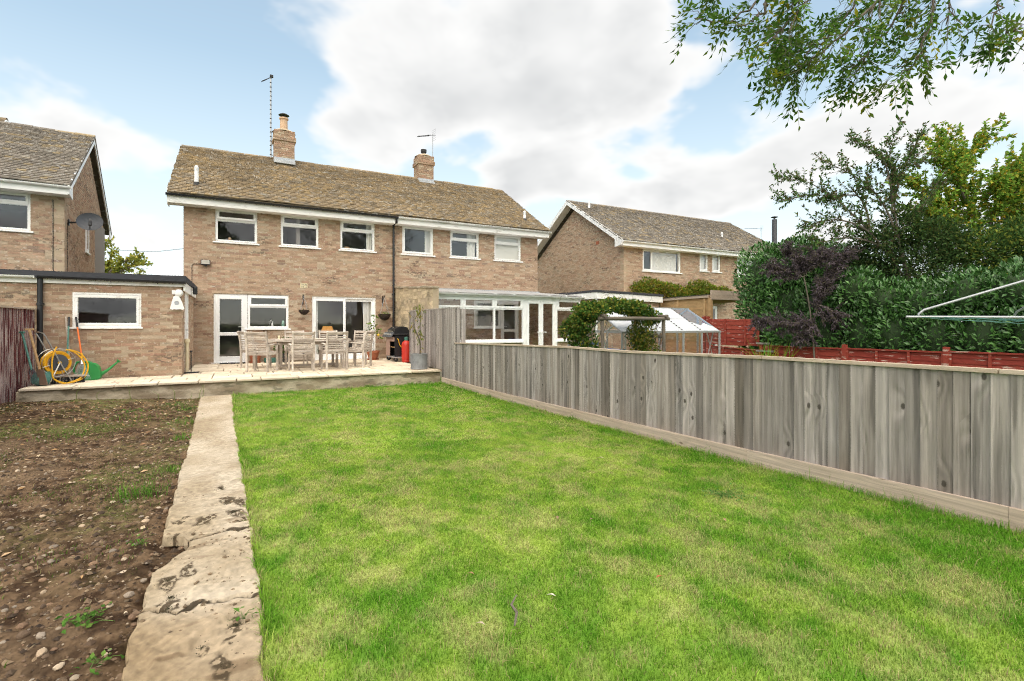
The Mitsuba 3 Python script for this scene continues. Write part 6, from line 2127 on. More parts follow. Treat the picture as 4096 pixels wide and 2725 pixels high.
# climber on the right house
CL = thing('climbing_plant', 'bright green climbing plant along the wall of the right house above the timber lean-to', 'plant')
cen = [(x, 16.25 - .0 * x, 2.85 + .15 * math.sin(x * 2.1)) for x in np.arange(14.9, 20.4, .42)]
rad = [(.42, .38, .30 + .10 * math.sin(i * 1.7)) for i in range(len(cen))]
plant(CL, 'foliage', [blob_leaves(cen, rad, 8000, vr, .11, .055, [[.13, .20, .025], [.20, .25, .04], [.085, .15, .02], [.28, .22, .04]], up=.5, shell=.7)])
for x in np.arange(15, 20, .8):
    put(f'{CL}__stem', MB().tube([(x, 16.6, 2.3), (x + .2, 16.4, 2.7), (x + .5, 16.1, 3.0)], .012, 5), 'm_bark')

# rustic arch with rose
AR = thing('rustic_arch', 'rustic round-pole arch smothered in a climbing rose in front of the greenhouse', 'arch')
P4 = [(5.80, 7.30), (7.31, 7.30), (5.80, 8.10), (7.31, 8.10)]
for i, (x, y) in enumerate(P4):
    put(f'{AR}__post', MB().tube([(x, y, -.2), (x + .01, y, .7), (x, y, 1.50)], [.036, .034, .032], 9, (.3, .5, .5)), 'm_bark', 50)
for a, b in (((5.70, 7.27, 1.47), (7.42, 7.27, 1.475)), ((5.70, 8.10, 1.47), (7.42, 8.10, 1.47)), ((5.80, 7.2, 1.52), (5.80, 8.2, 1.52)), ((7.31, 7.2, 1.52), (7.31, 8.2, 1.52)), ((7.31, 7.30, 1.13), (7.31, 8.10, 1.13))):
    put(f'{AR}__crossbeam', MB().tube([a, tuple((A(*a) + A(*b)) / 2 + A(0, 0, .006)), b], .033, 9, (.9, .5, .5)), 'm_bark', 50)
RO = thing('climbing_rose', 'climbing rose covering the rustic arch', 'plant')
ROC = [[.05, .12, .02], [.075, .16, .03], [.14, .21, .04], [.035, .085, .018], [.28, .27, .05]]
cen = [(5.75, 7.5, 1.62), (5.9, 7.9, 1.6), (6.3, 7.6, 1.72), (6.7, 7.6, 1.70), (7.0, 7.7, 1.62), (7.3, 7.7, 1.50), (5.62, 7.7, 1.40), (5.55, 7.9, 1.25)]
rad = [(.28, .30, .16), (.28, .3, .18), (.30, .3, .13), (.30, .3, .13), (.28, .3, .13), (.26, .3, .13), (.2, .3, .2), (.18, .3, .2)]
lv = [blob_leaves(cen, rad, 7500, vr, .062, .038, ROC, up=.2, shell=.9)]
cen = [(5.72, 7.75, 1.0), (5.78, 7.6, .75), (5.74, 7.9, .55)]
lv.append(blob_leaves(cen, [(.20, .38, .27)] * 3, 3000, vr, .058, .034, ROC, shell=.9))
cen = [(7.15, 7.75, 1.2), (7.2, 7.75, .9), (7.25, 7.6, .65), (7.2, 7.8, .4)]
lv.append(blob_leaves(cen, [(.22, .36, .24)] * 4, 4200, vr, .055, .034, [[.12, .19, .03], [.07, .14, .025], [.22, .24, .05], [.33, .26, .05]], shell=.9))
plant(RO, 'foliage', lv)
for k in range(26):
    x, y = (5.78, 7.25 + .9 * vr.random()) if k < 17 else (7.28, 7.3 + .8 * vr.random())
    q = [(x + vr.normal(0, .04), y, -.15), (x + vr.normal(0, .06), y + vr.normal(0, .06), .5), (x + vr.normal(0, .06), y + vr.normal(0, .08), 1.0), (x + vr.normal(.1, .1), y + vr.normal(0, .1), 1.55)]
    put(f'{RO}__stem', MB().tube(smooth_line(q, 9), np.linspace(.011, .005, 9), 5, (.3, .5, .5)), 'm_bark')
for k in range(8):
    q = A(5.85 + vr.normal(.6, .6), 7.6 + vr.normal(0, .2), 1.78)
    put(f'{RO}__shoot', MB().tube(smooth_line([q, q + A(vr.normal(0, .08), 0, .10), q + A(vr.normal(0, .15), 0, .2)], 5), .003, 4), 'm_bark')

# ------------------------------------------------------------------ greenhouse
GH = thing('greenhouse', 'aluminium greenhouse with whitewashed roof panes behind the rustic arch', 'greenhouse')
gx0, gx1, gy0, gy1, ze, zr = 6.87, 9.75, 8.0, 9.9, 1.20, 1.735
ym = (gy0 + gy1) / 2
m = MB()
for x in np.linspace(gx0, gx1, 6):
    for y in (gy0, gy1):
        m.bar((x, y, -.15), (x, y, ze), .035, .035, up=(0, 1, 0))
for x in np.linspace(gx0, gx1, 6):
    m.bar((x, gy0, ze), (x, ym, zr), .028, .03)
    m.bar((x, gy1, ze), (x, ym, zr), .028, .03)
for y, z in ((gy0, ze), (gy1, ze), (gy0, -.12), (gy1, -.12)):
    m.bar((gx0 - .03, y, z), (gx1 + .03, y, z), .05, .04)
m.bar((gx0 - .03, ym, zr + .01), (gx1 + .03, ym, zr + .01), .06, .04)
for x in (gx0, gx1):
    for y in (gy0 + .63, gy1 - .63):
        m.bar((x, y, -.15), (x, y, ze + .34), .035, .035, up=(0, 1, 0))
    m.bar((x, gy0, ze), (x, gy1, ze), .03, .035)
    m.bar((x, gy0, .35), (x, gy1, .35), .025, .025)
put(f'{GH}__frame', m, 'm_alu')
for xa, xb in ((gx0, gx0 + .58), (gx1 - .58, gx1), (7.7, 8.2)):
    for y in (gy0 + .02, gy1 - .02):
        put(f'{GH}__brace', MB().bar((xa, y, .0), ((xa + xb) / 2 + .1, y, ze - .02), .018, .018), 'm_alu')
        put(f'{GH}__brace', MB().bar((xb, y, .0), ((xa + xb) / 2 - .1, y, ze - .02), .018, .018), 'm_alu')
plain('m_whitewash', (.50, .52, .53), .35)
xs = np.linspace(gx0, gx1, 6)
for i in range(5):
    a, b = xs[i] + .012, xs[i + 1] - .012
    for j, (y0, y1_) in enumerate(((gy0 + .005, gy0 + .52), (gy0 + .50, ym - .01))):
        za, zb = [ze + (zr - ze) * (y - gy0) / (ym - gy0) + .02 + .006 * j for y in (y0, y1_)]
        if i == 4 and j == 1:
            put(f'{GH}__roof_pane', MB().add([(a, y0, za), (b, y0, za), (b, y1_, zb), (a, y1_, zb)], [[0, 1, 2, 3]]), 'm_glass')
            continue
        if i == 4 and j == 0:
            q = lambda u, v: (a + (b - a) * u, y0 + (y1_ - y0) * v, za + (zb - za) * v)
            put(f'{GH}__roof_pane', MB().add([q(0, 0), q(1, 0), q(1, .28), q(.72, .62), q(.35, .40), q(0, .75)], np.array([[0, 1, 2], [0, 2, 4], [2, 3, 4], [0, 4, 5]])), 'm_whitewash')
            put(f'{GH}__roof_pane', MB().add([q(1, .28), q(1, 1), q(0, 1), q(0, .75), q(.35, .40), q(.72, .62)], np.array([[0, 1, 5], [1, 2, 5], [2, 3, 4], [2, 4, 5]])), 'm_glass')
            continue
        put(f'{GH}__roof_pane', MB().add([(a, y0, za), (b, y0, za), (b, y1_, zb), (a, y1_, zb)], [[0, 1, 2, 3]]), 'm_whitewash')
        if j == 1:
            y0b, y1b = gy1 - (y0 - gy0), gy1 - (y1_ - gy0)
            put(f'{GH}__roof_pane', MB().add([(a, gy1, ze + .02), (b, gy1, ze + .02), (b, ym, zr), (a, ym, zr)], [[0, 1, 2, 3]]), 'm_glass')
for i in range(5):
    for y in (gy0, gy1):
        put(f'{GH}__pane', MB().box(xs[i] + .015, y - .001, -.1, xs[i + 1] - .015, y, ze - .02), 'm_glass')
for x in (gx0, gx1):
    put(f'{GH}__gable_pane', MB().add([(x, gy0, -.1), (x, gy1, -.1), (x, gy1, ze), (x, ym, zr), (x, gy0, ze)], np.array([[0, 1, 2], [0, 2, 4], [2, 3, 4]])), 'm_glass')
m = MB()
for x in np.linspace(gx0, gx1, 6)[1:-1]:
    for t in np.linspace(.05, .95, 12):
        y = gy0 + (ym - gy0) * t
        m.box(x - .012, y - .012, ze + (zr - ze) * t + .022, x + .012, y + .012, ze + (zr - ze) * t + .036)
put(f'{GH}__glazing_clips', m, 'm_rubber', kind='stuff')
label(put('water_butt', MB().box(7.15, 8.9, -.15, 7.65, 9.35, .78, ch=.05).box(7.10, 8.85, .74, 7.70, 9.4, .80, ch=.01), 'm_blue'), 'blue tub standing inside the greenhouse', 'tub')
label(put('recycling_bin', MB().box(8.42, 11.2, -.12, 8.74, 11.6, .80, ch=.03).box(8.39, 11.17, .80, 8.77, 11.63, .86, ch=.015), 'm_blue'), 'blue bin beside the conservatory, left of the rose arch', 'bin')
label(put('garden_trestle', MB().tube([(7.55, 11.0, 1.16), (7.75, 10.95, 1.0), (8.35, 10.9, .55)], .022, 8).tube([(7.66, 10.97, 1.10), (7.68, 10.97, 1.0), (7.67, 10.97, -.1)], .016, 8), 'm_inox', 40), 'slanting steel handrail in front of the conservatory doors', 'rail')

# rotary airer
RA = thing('rotary_airer', 'grey rotary clothes airer with green lines standing in the garden behind the fence', 'clothes airer')
pole = A(7.16, 1.47, 0)
tips = [A(6.20, 2.65, 1.445), A(8.29, 2.53, 1.445), A(8.12, .29, 1.445), A(6.03, .41, 1.445)]
put(f'{RA}__pole', MB().tube([pole + A(0, 0, -.2), pole + A(0, 0, 2.05)], .025, 10), 'm_zinc', 40)
for t in tips:
    hub, top = pole + A(0, 0, 1.43), pole + A(0, 0, 2.02)
    put(f'{RA}__arm', MB().tube([hub, t + (t - hub) * .05], .0135, 8), 'm_zinc', 40)
    e = t + (hub - t) * .02
    put(f'{RA}__strut', MB().tube([top, e + A(0, 0, .055) + (top - e) * .03, e + A(0, 0, .03), e], .012, 8), 'm_zinc', 40)
for k, f_ in enumerate((.97, .85, .72, .60)):
    for a, b in zip(tips, tips[1:] + tips[:1]):
        p, q = pole * A(1, 1, 0) + (a - pole) * f_, pole * A(1, 1, 0) + (b - pole) * f_
        p[2] = q[2] = 1.44
        mid = (p + q) / 2 - A(0, 0, .03 + .012 * k)
        put(f'{RA}__line', MB().tube(smooth_line([p, mid, q], 8), .0032, 4), 'm_teal', 40)

# ------------------------------------------------------------------ pots and plants on the patio
PL = thing('planter', 'dark grey lead-look round planter with a scroll pattern at the right corner of the patio', 'planter')
c0 = (3.97, 12.20, PZ + .002)
put(f'{PL}__tub', MB().lathe([(.001, 0), (.20, 0), (.21, .02), (.208, .03), (.203, .05), (.203, .34), (.208, .36), (.216, .37), (.216, .385), (.195, .385), (.19, .34), (.001, .34)], c0, 32), 'm_planter', 35)
m = MB()
for i in range(16):
    a = i * math.pi / 8
    for (du, z0, z1) in ((0, .05, .36),) if i % 4 == 0 else ((-.05, .12, .15), (-.05, .26, .29), (.05, .19, .22)):
        aa = a + du * 2
        w_ = .03 if i % 4 == 0 else .10
        m.obox((c0[0] + math.cos(aa) * .205, c0[1] + math.sin(aa) * .205, c0[2] + (z0 + z1) / 2), [[-math.sin(aa), math.cos(aa), 0], [math.cos(aa), math.sin(aa), 0], [0, 0, 1]], [w_ / 4, .006, (z1 - z0) / 2], ch=.003)
put(f'{PL}__relief', m, 'm_planter')
put(f'{PL}__compost', MB().lathe([(.001, .35), (.19, .345)], c0, 20, (.05, .035, .025)), 'm_tint')
TR = thing('sapling', 'spindly young tree with wilting leaves growing in the lead-look planter', 'tree')
st = [(3.99, 12.2, .6), (4.0, 12.2, .86), (3.96, 12.2, 1.02), (3.90, 12.2, 1.16), (3.84, 12.2, 1.30), (3.82, 12.2, 1.48), (3.81, 12.2, 1.66)]
w = MB().tube(smooth_line(st, 16), np.linspace(.021, .010, 16) * (1 + .2 * np.sin(np.arange(16) * 1.9)), 7, (.3, .5, .5))
for q in ([(3.81, 12.2, 1.50), (3.88, 12.2, 1.62), (3.97, 12.2, 1.80)], [(3.81, 12.2, 1.55), (3.74, 12.22, 1.63), (3.62, 12.22, 1.72)], [(3.81, 12.2, 1.62), (3.84, 12.2, 1.75), (3.86, 12.2, 1.84)], [(3.84, 12.2, 1.30), (3.9, 12.18, 1.22), (3.93, 12.18, 1.2)]):
    w.tube(smooth_line(q, 6), np.linspace(.005, .002, 6), 5, (.3, .5, .5))
put(f'{TR}__trunk', w, 'm_bark')
b = []
for cx_, cz_, n, s in ((3.97, 1.72, 60, .12), (4.0, 1.62, 26, .10), (3.84, 1.28, 14, .06), (3.97, 1.05, 44, .10), (3.78, 1.34, 6, .05), (3.76, 1.62, 4, .05)):
    p = A(cx_, 12.19, cz_) + vr.normal(0, 1, (n, 3)) * A(s * .5, s * .5, s)
    b.append(leafquads(p, rdir(n, vr) * .5 + A(0, 0, -1), rdir(n, vr), vr.uniform(.07, .12, n), .026, pal([[.24, .24, .05], [.12, .17, .04], [.32, .23, .07], [.15, .20, .04]], n)))
plant(TR, 'leaves', b)


def pot(x, y, r, h, text, saucer=True):
    k = thing('plant_pot', text, 'pot')
    put(f'{k}__pot', MB().lathe([(.001, .03), (r * .66, .03), (r * .94, h * .80), (r, h * .80), (r * 1.02, h), (r * .9, h), (r * .86, h * .86), (.001, h * .86)], (x, y, PZ), 24), 'm_terra', 40)
    if saucer:
        put(f'{k}__saucer', MB().lathe([(.001, .002), (r * .85, .002), (r * .95, .035), (r * .88, .035), (r * .8, .015), (.001, .015)], (x, y, PZ), 24), 'm_terra', 40)
    return k


pot(3.74, 16.10, .20, .28, 'terracotta pot holding the lemon plant right of the patio door')
LM = thing('lemon_plant', 'small lemon plant with two yellow fruits in the terracotta pot', 'plant')
w = MB().tube(smooth_line([(3.74, 16.1, .48), (3.75, 16.1, .75), (3.73, 16.1, .98)], 8), .011, 6, (.4, .5, .5))
tips_ = [(3.62, 16.05, 1.20), (3.86, 16.08, 1.18), (3.70, 16.1, 1.38), (3.80, 16.1, 1.62), (3.60, 16.1, 1.05), (3.92, 16.05, 1.02), (3.78, 16.05, 1.30)]
b = []
for t in tips_:
    w.tube(smooth_line([(3.73, 16.1, .90), tuple(A(3.73, 16.1, 1.0) * .5 + A(*t) * .5), t], 6), np.linspace(.006, .003, 6), 5, (.4, .5, .5))
    n = 11
    p = A(*t) + vr.normal(0, .06, (n, 3))
    b.append(leafquads(p, rdir(n, vr, -.2), rdir(n, vr, 1.2), vr.uniform(.08, .13, n), .05, pal([[.10, .20, .02], [.07, .16, .02], [.16, .24, .03]], n)))
put(f'{LM}__stem', w, 'm_bark')
plant(LM, 'leaves', b)
for q in ((3.62, 16.0, 1.02), (3.88, 15.98, 1.03)):
    put(f'{LM}__lemon', MB().add(ICV * A(.034, .034, .044) + A(*q), ICF, (.75, .48, .03)), 'm_gloss_tint', True)
pot(.45, 16.45, .17, .30, 'empty terracotta pot standing under the kitchen window')
label(put('bowl', MB().lathe([(.001, .0), (.17, .0), (.20, .06), (.19, .13), (.17, .13), (.16, .05), (.001, .04)], (.86, 16.35, PZ + .002), 20), 'm_teal', 40), 'dull green plastic bowl on the paving below the kitchen window', 'bowl')
SK = thing('potted_shrub', 'bushy green shrub in a black pot below the kitchen window', 'plant')
put(f'{SK}__pot', MB().lathe([(.001, 0), (.15, 0), (.19, .26), (.17, .26), (.001, .22)], (1.17, 16.4, PZ), 18), 'm_blackmatt', 40)
plant(SK, 'foliage', [blob_leaves([(1.17, 16.38, .78), (1.17, 16.36, .60)], [(.20, .20, .20), (.22, .22, .2)], 460, vr, .085, .034, [[.06, .13, .03], [.10, .17, .05], [.04, .09, .02]], shell=.8)], 'm_leaf')
BX = thing('storage_bench', 'grey slatted wooden planter box against the wall between kitchen window and patio door', 'box')
for i in range(5):
    put(f'{BX}__slat', MB().box(1.30, 16.30, .30 + i * .075, 1.98, 16.33, .365 + i * .075, (.3, fr_.random(), .5), .004), 'm_teak')
put(f'{BX}__body', MB().box(1.31, 16.335, .262, 1.97, 16.66, .66, (.1, .3, .5)), 'm_teak')
for a in ((1.76, 1.74, .14, .14, 'small dark wicker hanging basket left of the patio door', False), (4.19, 2.30, .20, .20, 'larger wicker hanging basket on a scrolled bracket beside the downpipe', True)):
    x, z, r_, h_, t, sc_ = a
    zb = 1.66 if not sc_ else 1.50
    k, c, zt2 = basket(x, z + (.54 if not sc_ else 0.0) + (0.0), zb, r_, h_, t, sc_)
    n = 26 if not sc_ else 60
    p = c + A(0, 0, zt2) + vr.normal(0, 1, (n, 3)) * A(r_ * .5, r_ * .4, .03)
    b = leafquads(p, rdir(n, vr, .5), rdir(n, vr, 1.0), vr.uniform(.03, .07, n), .03, pal([[.10, .20, .03], [.16, .25, .04]] if sc_ else [[.16, .15, .07], [.10, .12, .05]], n))
    plant(k, 'plant', [b])

label(put('doormat', MB().box(-.44, 16.32, PZ + .004, .20, 16.66, PZ + .022, ch=.004), 'm_blackmatt'), 'dark doormat on the paving below the back door', 'doormat')
BS = thing('boot_scraper', 'black iron bar with cross foot on the paving beside the garage corner', 'boot scraper')
put(f'{BS}__upright', MB().tube([(-.93, 13.62, PZ + .02), (-.93, 13.62, PZ + .50)], .012, 8).add(ICV * .026 + A(-.93, 13.62, PZ + .50), ICF), 'm_black', 40)
put(f'{BS}__foot', MB().tube([(-1.07, 13.56, PZ + .02), (-.78, 13.58, PZ + .02)], .011, 6).tube([(-1.06, 13.66, PZ + .02), (-.78, 13.68, PZ + .02)], .011, 6).tube([(-.78, 13.56, PZ + .02), (-.77, 13.68, PZ + .02)], .011, 6), 'm_black', 40)

# ------------------------------------------------------------------ tools in the left corner
b0 = PZ + .002
HR_ = thing('hose_reel', 'steel hose reel trolley wound with yellow hose in the left patio corner', 'hose reel')
hc = A(-2.99, 12.42, b0 + .40)
dx_ = A(.80, .60, 0)
dn_ = np.cross(dx_, [0, 0, 1])
ring = lambda R, off, n=32, ph=0: [hc + dn_ * off + dx_ * math.cos(a + ph) * R + A(0, 0, math.sin(a + ph) * R) for a in np.linspace(0, 2 * np.pi, n)]
m = MB()
for i in range(6):
    for j in range(3):
        m.tube(ring(.165 + .019 * j + vr.normal(0, .003), -.07 + i * .026, 28, i), .0115, 6, cap=False)
put(f'{HR_}__coiled_hose', m, 'm_yellow', 50)
m = MB()
for off in (-.10, .10):
    m.tube(ring(.255, off), .006, 5, cap=False)
    for a in (0.3, 1.87, 3.44, 5.0):
        m.tube([hc + dn_ * off + (dx_ * math.cos(a) + A(0, 0, math.sin(a))) * .04, hc + dn_ * off + (dx_ * math.cos(a) + A(0, 0, math.sin(a))) * .255], .006, 5)
put(f'{HR_}__wire_rim', m, 'm_inox', 40)
D4 = np.eye(4)
D4[:3, 0], D4[:3, 1], D4[:3, 2], D4[:3, 3] = dx_, [0, 0, 1], dn_, hc + dn_ * .095
put(f'{HR_}__drum', MB().lathe([(.001, 0), (.145, 0), (.15, .006), (.14, .012), (.05, .012), (.04, .03), (.001, .032)], n=24).xf(D4), 'm_dish', 40)
D4b = D4.copy()
D4b[:3, 3] = hc + dn_ * .127
put(f'{HR_}__hub', MB().lathe([(.001, .012), (.026, .01), (.03, 0), (.001, 0)], n=14).xf(D4b), 'm_yellow', 40)
m = MB()
for off in (-.12, .14):
    q = hc + dn_ * off
    m.tube([q + dx_ * .20 + A(0, 0, -.39), q, q - dx_ * .22 + A(0, 0, .50)], .011, 7)
    m.tube([q, q - dx_ * .17 + A(0, 0, -.39)], .011, 7)
q0, q1 = hc + dn_ * -.12 - dx_ * .22 + A(0, 0, .50), hc + dn_ * .14 - dx_ * .22 + A(0, 0, .50)
m.tube([q0, q0 - dx_ * .03 + A(0, 0, .05), (q0 + q1) / 2 - dx_ * .05 + A(0, 0, .075), q1 - dx_ * .03 + A(0, 0, .05), q1], .011, 7)
m.tube([hc + dn_ * -.14 + dx_ * .20 + A(0, 0, -.385), hc + dn_ * .16 + dx_ * .20 + A(0, 0, -.385)], .011, 7)
put(f'{HR_}__trolley_frame', m, 'm_inox', 40)
f0 = hc + dn_ * .16
m = MB()
for s in (0, .055):
    m.tube(smooth_line([f0 - dx_ * .06 + A(0, 0, .30), f0 - dx_ * .13 + A(0, 0, .0), f0 - dx_ * .12 + A(0, 0, -.25), f0 + dx_ * (.06 + s) + A(0, 0, -.39), f0 + dx_ * (.32 + s) + A(0, 0, -.30), f0 + dx_ * (.38 + s) + A(0, 0, -.10), f0 + dx_ * (.22 + s) + A(0, 0, .18), f0 + dx_ * .08 + A(0, 0, .24)], 40), .0125, 7)
put(f'{HR_}__loose_hose', m, 'm_yellow', 60)
SP = thing('spade', 'wooden-handled spade leaning against the maroon fence beside the hose reel', 'spade')
p0, p1 = A(-3.06, 12.02, b0 + .02), A(-3.34, 12.32, b0 + 1.02)
dv = (p1 - p0) / np.linalg.norm(p1 - p0)
put(f'{SP}__handle', MB().tube([p0 + dv * .30, p1], .02, 8, (.4, .5, .5)).tube([p1 - A(.06, .02, 0), p1 + A(.06, .02, 0)], .017, 8), 'm_newwood', 40)
put(f'{SP}__blade', MB().obox(p0 + dv * .15, [A(.8, -.6, 0), dv, np.cross(A(.8, -.6, 0), dv)], [.085, .15, .006], (.18, .12, .09), .004), 'm_tint')
FK = thing('garden_fork', 'dark garden fork leaning against the maroon fence', 'fork')
p0, p1 = A(-3.14, 11.90, b0 + .03), A(-3.42, 12.25, b0 + .97)
dv = (p1 - p0) / np.linalg.norm(p1 - p0)
sx_ = A(.75, -.66, 0)
put(f'{FK}__shaft', MB().tube([p0 + dv * .3, p1], .017, 8).tube([p1 - sx_ * .05, p1 + sx_ * .05], .018, 8), 'm_teal', 40)
for o in (-.07, -.023, .023, .07):
    put(f'{FK}__tine', MB().tube([p0 + sx_ * o, p0 + sx_ * o + dv * .28, p0 + sx_ * o * .3 + dv * .33], [.003, .007, .008], 5), 'm_dish', 40)
TU = thing('trug', 'round dark green plastic trug lying on its side behind the spade', 'trug')
put(f'{TU}__tub', MB().lathe([(.001, 0), (.12, 0), (.17, .18), (.178, .18), (.178, .20), (.165, .20), (.115, .02), (.001, .015)], n=22).xf(np.array([[.6, 0, .55, -3.22], [-.5, .55, .6, 12.16], [.2, .83, -.2, b0 + .15], [0, 0, 0, 1.]])), 'm_teal', 40)


def pole(name, a, b, r, mat, text, cat, grip=None):
    k = thing(name, text, cat)
    a, b = A(*a), A(*b)
    put(f'{k}__shaft', MB().tube([a, b], r, 8, (.6, .5, .5)), mat, 40)
    if grip:
        d = (b - a) / np.linalg.norm(b - a)
        put(f'{k}__grip', MB().tube([b - d * .20, b + d * .02], r * 1.25, 8), grip, 40)
    return k


pole('wooden_pole', (-2.93, 13.10, b0), (-3.04, 13.27, b0 + 1.27), .017, 'm_teak', 'plain grey wooden pole leaning on the garage wall left of the window', 'pole')
k = pole('broom', (-2.86, 12.50, b0 + .13), (-2.99, 13.25, b0 + 1.24), .0135, 'm_teal', 'broom with dark bristles and a long green handle leaning on the garage wall', 'broom', 'm_blackmatt')
hx = A(.97, .25, 0)
put(f'{k}__head', MB().obox((-2.86, 12.44, b0 + .135), [hx, np.cross([0, 0, 1], hx), [0, 0, 1]], [.29, .03, .018], (.3, .3, .5), .004), 'm_teak')
m = MB()
for i in range(240):
    o = A(-2.86, 12.44, b0 + .12) + hx * vr.uniform(-.28, .28) + np.cross([0, 0, 1], hx) * vr.uniform(-.025, .025)
    m.tube([o, o + A(vr.normal(0, .012), vr.normal(0, .02), -.115)], .003, 3, (.02, .02, .022), cap=False)
put(f'{k}__bristles', m, 'm_tint', kind='stuff')
k = pole('leaf_rake', (-2.72, 12.95, b0 + .42), (-2.885, 13.27, b0 + 1.24), .014, 'm_orange', 'orange-handled wire leaf rake leaning on the garage wall beside the window', 'rake', 'm_blackmatt')
q = A(-2.72, 12.93, b0 + .44)
put(f'{k}__socket', MB().lathe([(.016, .0), (.03, -.03), (.05, -.10), (.055, -.11), (.001, -.11)], q, 10), 'm_inox', 40)
put(f'{k}__cap', MB().tube([q + A(0, 0, .0), q + A(0, 0, .10)], [.024, .012], 8), 'm_yellow', 40)
m = MB()
for i in np.linspace(-1, 1, 15):
    m.tube([q + A(i * .04, -.01, -.09), q + A(i * .10, -.04, -.28), q + A(i * .15, -.08, -.40), q + A(i * .15, -.12, -.415)], .0035, 4)
m.tube([q + A(-.13, -.06, -.34), q + A(.13, -.06, -.34)], .004, 4)
put(f'{k}__tines', m, 'm_inox')
WC = thing('watering_can', 'green plastic watering can with long spout on the paving against the garage wall', 'watering can')
c0 = A(-2.60, 13.06, b0)
put(f'{WC}__body', MB().poly(sg.Polygon([(-.17, 0), (.12, 0), (.15, .03), (.15, .12), (.12, .24), (.06, .30), (-.02, .30), (-.12, .29), (-.17, .2)]).buffer(.015), .17, np.array([[1, 0, 0, c0[0]], [0, 0, -1, c0[1] + .05], [0, 1, 0, c0[2] + .015], [0, 0, 0, 1.]])), 'm_green', 40)
put(f'{WC}__spout', MB().tube([c0 + A(.13, -.03, .08), c0 + A(.28, -.03, .19), c0 + A(.43, -.03, .34)], [.038, .025, .016], 9), 'm_green', 40)
put(f'{WC}__rose', MB().tube([c0 + A(.43, -.03, .34), c0 + A(.455, -.03, .365)], [.016, .05], 10), 'm_green', 40)
put(f'{WC}__handle', MB().tube(smooth_line([c0 + A(.05, -.03, .30), c0 + A(-.05, -.03, .36), c0 + A(-.2, -.03, .36), c0 + A(-.27, -.03, .22), c0 + A(-.18, -.03, .06)], 14), .02, 8), 'm_green', 50)

# ------------------------------------------------------------------ weeds and small growth
def tuft(x, y, n, h, s, text, base=None, cat='grass tuft', name='grass_tuft', z=None):
    k = thing(name, text, cat)
    xx, yy = x + vr.normal(0, s, n), y + vr.normal(0, s, n)
    zz_ = (soil_z(xx, yy) if base is None else np.full(n, base)) - .005
    v = blades(xx, yy, zz_, vr.uniform(.5, 1.1, n) * h, np.full(n, .0055), vr.uniform(.2, .9, n), pal([[.11, .26, .03], [.16, .32, .05], [.09, .20, .03]], n), vr)
    put(f'{k}__blades', MB().add(*v), 'm_grass', kind='stuff')


tuft(-.72, 5.15, 150, .13, .09, 'lush grass tuft on the soil beside the path, level with the middle of the lawn')
tuft(-.58, 5.9, 60, .10, .06, 'small grass tuft at the path edge just beyond the lush one')
tuft(-1.95, 4.35, 110, .13, .10, 'grass tuft in the middle of the soil at the left')
tuft(-.60, 7.6, 80, .10, .08, 'grassy fringe on the soil along the far part of the path')
tuft(-.72, 9.0, 80, .10, .12, 'far grass tuft on the soil by the path near the patio')
tuft(-2.0, 8.6, 110, .08, .22, 'wide low grass patch on the far half of the soil')
tuft(-1.45, 9.7, 90, .09, .2, 'low grass patch on the soil in front of the garage')
for x, y, t in ((3.6, 11.66, 'grass tuft against the patio edge near the fence'), (2.6, 11.66, 'grass tuft against the patio edge near the middle'), (4.30, 8.9, 'grass tuft at the foot of the gravel board, farther one'), (4.28, 6.1, 'grass tuft at the foot of the gravel board, nearer one')):
    tuft(x, y, 60, .10, .04, t, float(gz(y)))


def weed(x, y, n, s, L, text, base=None, cols=((.10, .22, .04), (.16, .28, .06), (.07, .16, .03))):
    k = thing('weed', text, 'weed')
    p = np.stack([x + vr.normal(0, s, n), y + vr.normal(0, s, n), np.zeros(n)], 1)
    p[:, 2] = (soil_z(p[:, 0], p[:, 1]) if base is None else base) + np.abs(vr.normal(.02, .012, n))
    put(f'{k}__leaves', MB().add(*leafquads(p, rdir(n, vr) * A(1, 1, .4), rdir(n, vr, 2.5), vr.uniform(.6, 1.2, n) * L, L * .6, pal(cols, n))), 'm_leaf', kind='stuff')
    m = MB()
    for q in p[::4]:
        m.tube([(x, y, q[2] - .02), (x * .4 + q[0] * .6, y * .4 + q[1] * .6, q[2] + .004), q], .0015, 3, (.12, .2, .05), cap=False)
    put(f'{k}__stems', m, 'm_tint', kind='stuff')


for a in ((-.62, 3.02, 55, .045, .032, 'leafy weed at the path edge, nearest but one to the bottom of the view'), (-.70, 2.42, 26, .05, .035, 'sparse weed with a dark stalk near the bottom of the soil'), (-.55, 3.95, 22, .03, .03, 'small weed on the soil beside the broken path edge'),
          (-.25, 3.98, 16, .025, .03, 'small weed growing in the gap in the path edge'), (-.50, 2.62, 22, .04, .03, 'weed sprig close beside the path near the bottom'), (-1.55, 10.3, 40, .10, .045, 'broad-leaved weed patch on the soil below the garage window'), (-1.0, 10.9, 40, .10, .045, 'broad-leaved weed patch on the soil by the patio step'),
          (-.75, 10.2, 45, .08, .05, 'leafy weed clump by the far end of the path')):
    weed(*a)
weed(.02, 2.62, 12, .03, .035, 'weed growing in the crack of the concrete path', float(gz(2.6)) + .012)
weed(3.33, 2.68, 130, .085, .022, 'clover patch in the lawn near the fence at the right', .03, ((.06, .18, .03), (.09, .23, .05)))
k = thing('flower_stalks', 'few bare green stalks standing on the soil against the patio edge', 'plant')
m = MB()
for x in (-2.5, -1.72, -1.30, -1.05, -.82, -.66, -.6, -2.2):
    h = vr.uniform(.12, .30)
    z = float(soil_z(A(x), A(11.5))[0])
    m.tube([(x, 11.5, z), (x + vr.normal(0, .03), 11.48, z + h * .6), (x + vr.normal(0, .06), 11.47, z + h)], [.005, .004, .002], 4, (.16, .22, .05))
put(f'{k}__stalk', m, 'm_tint')
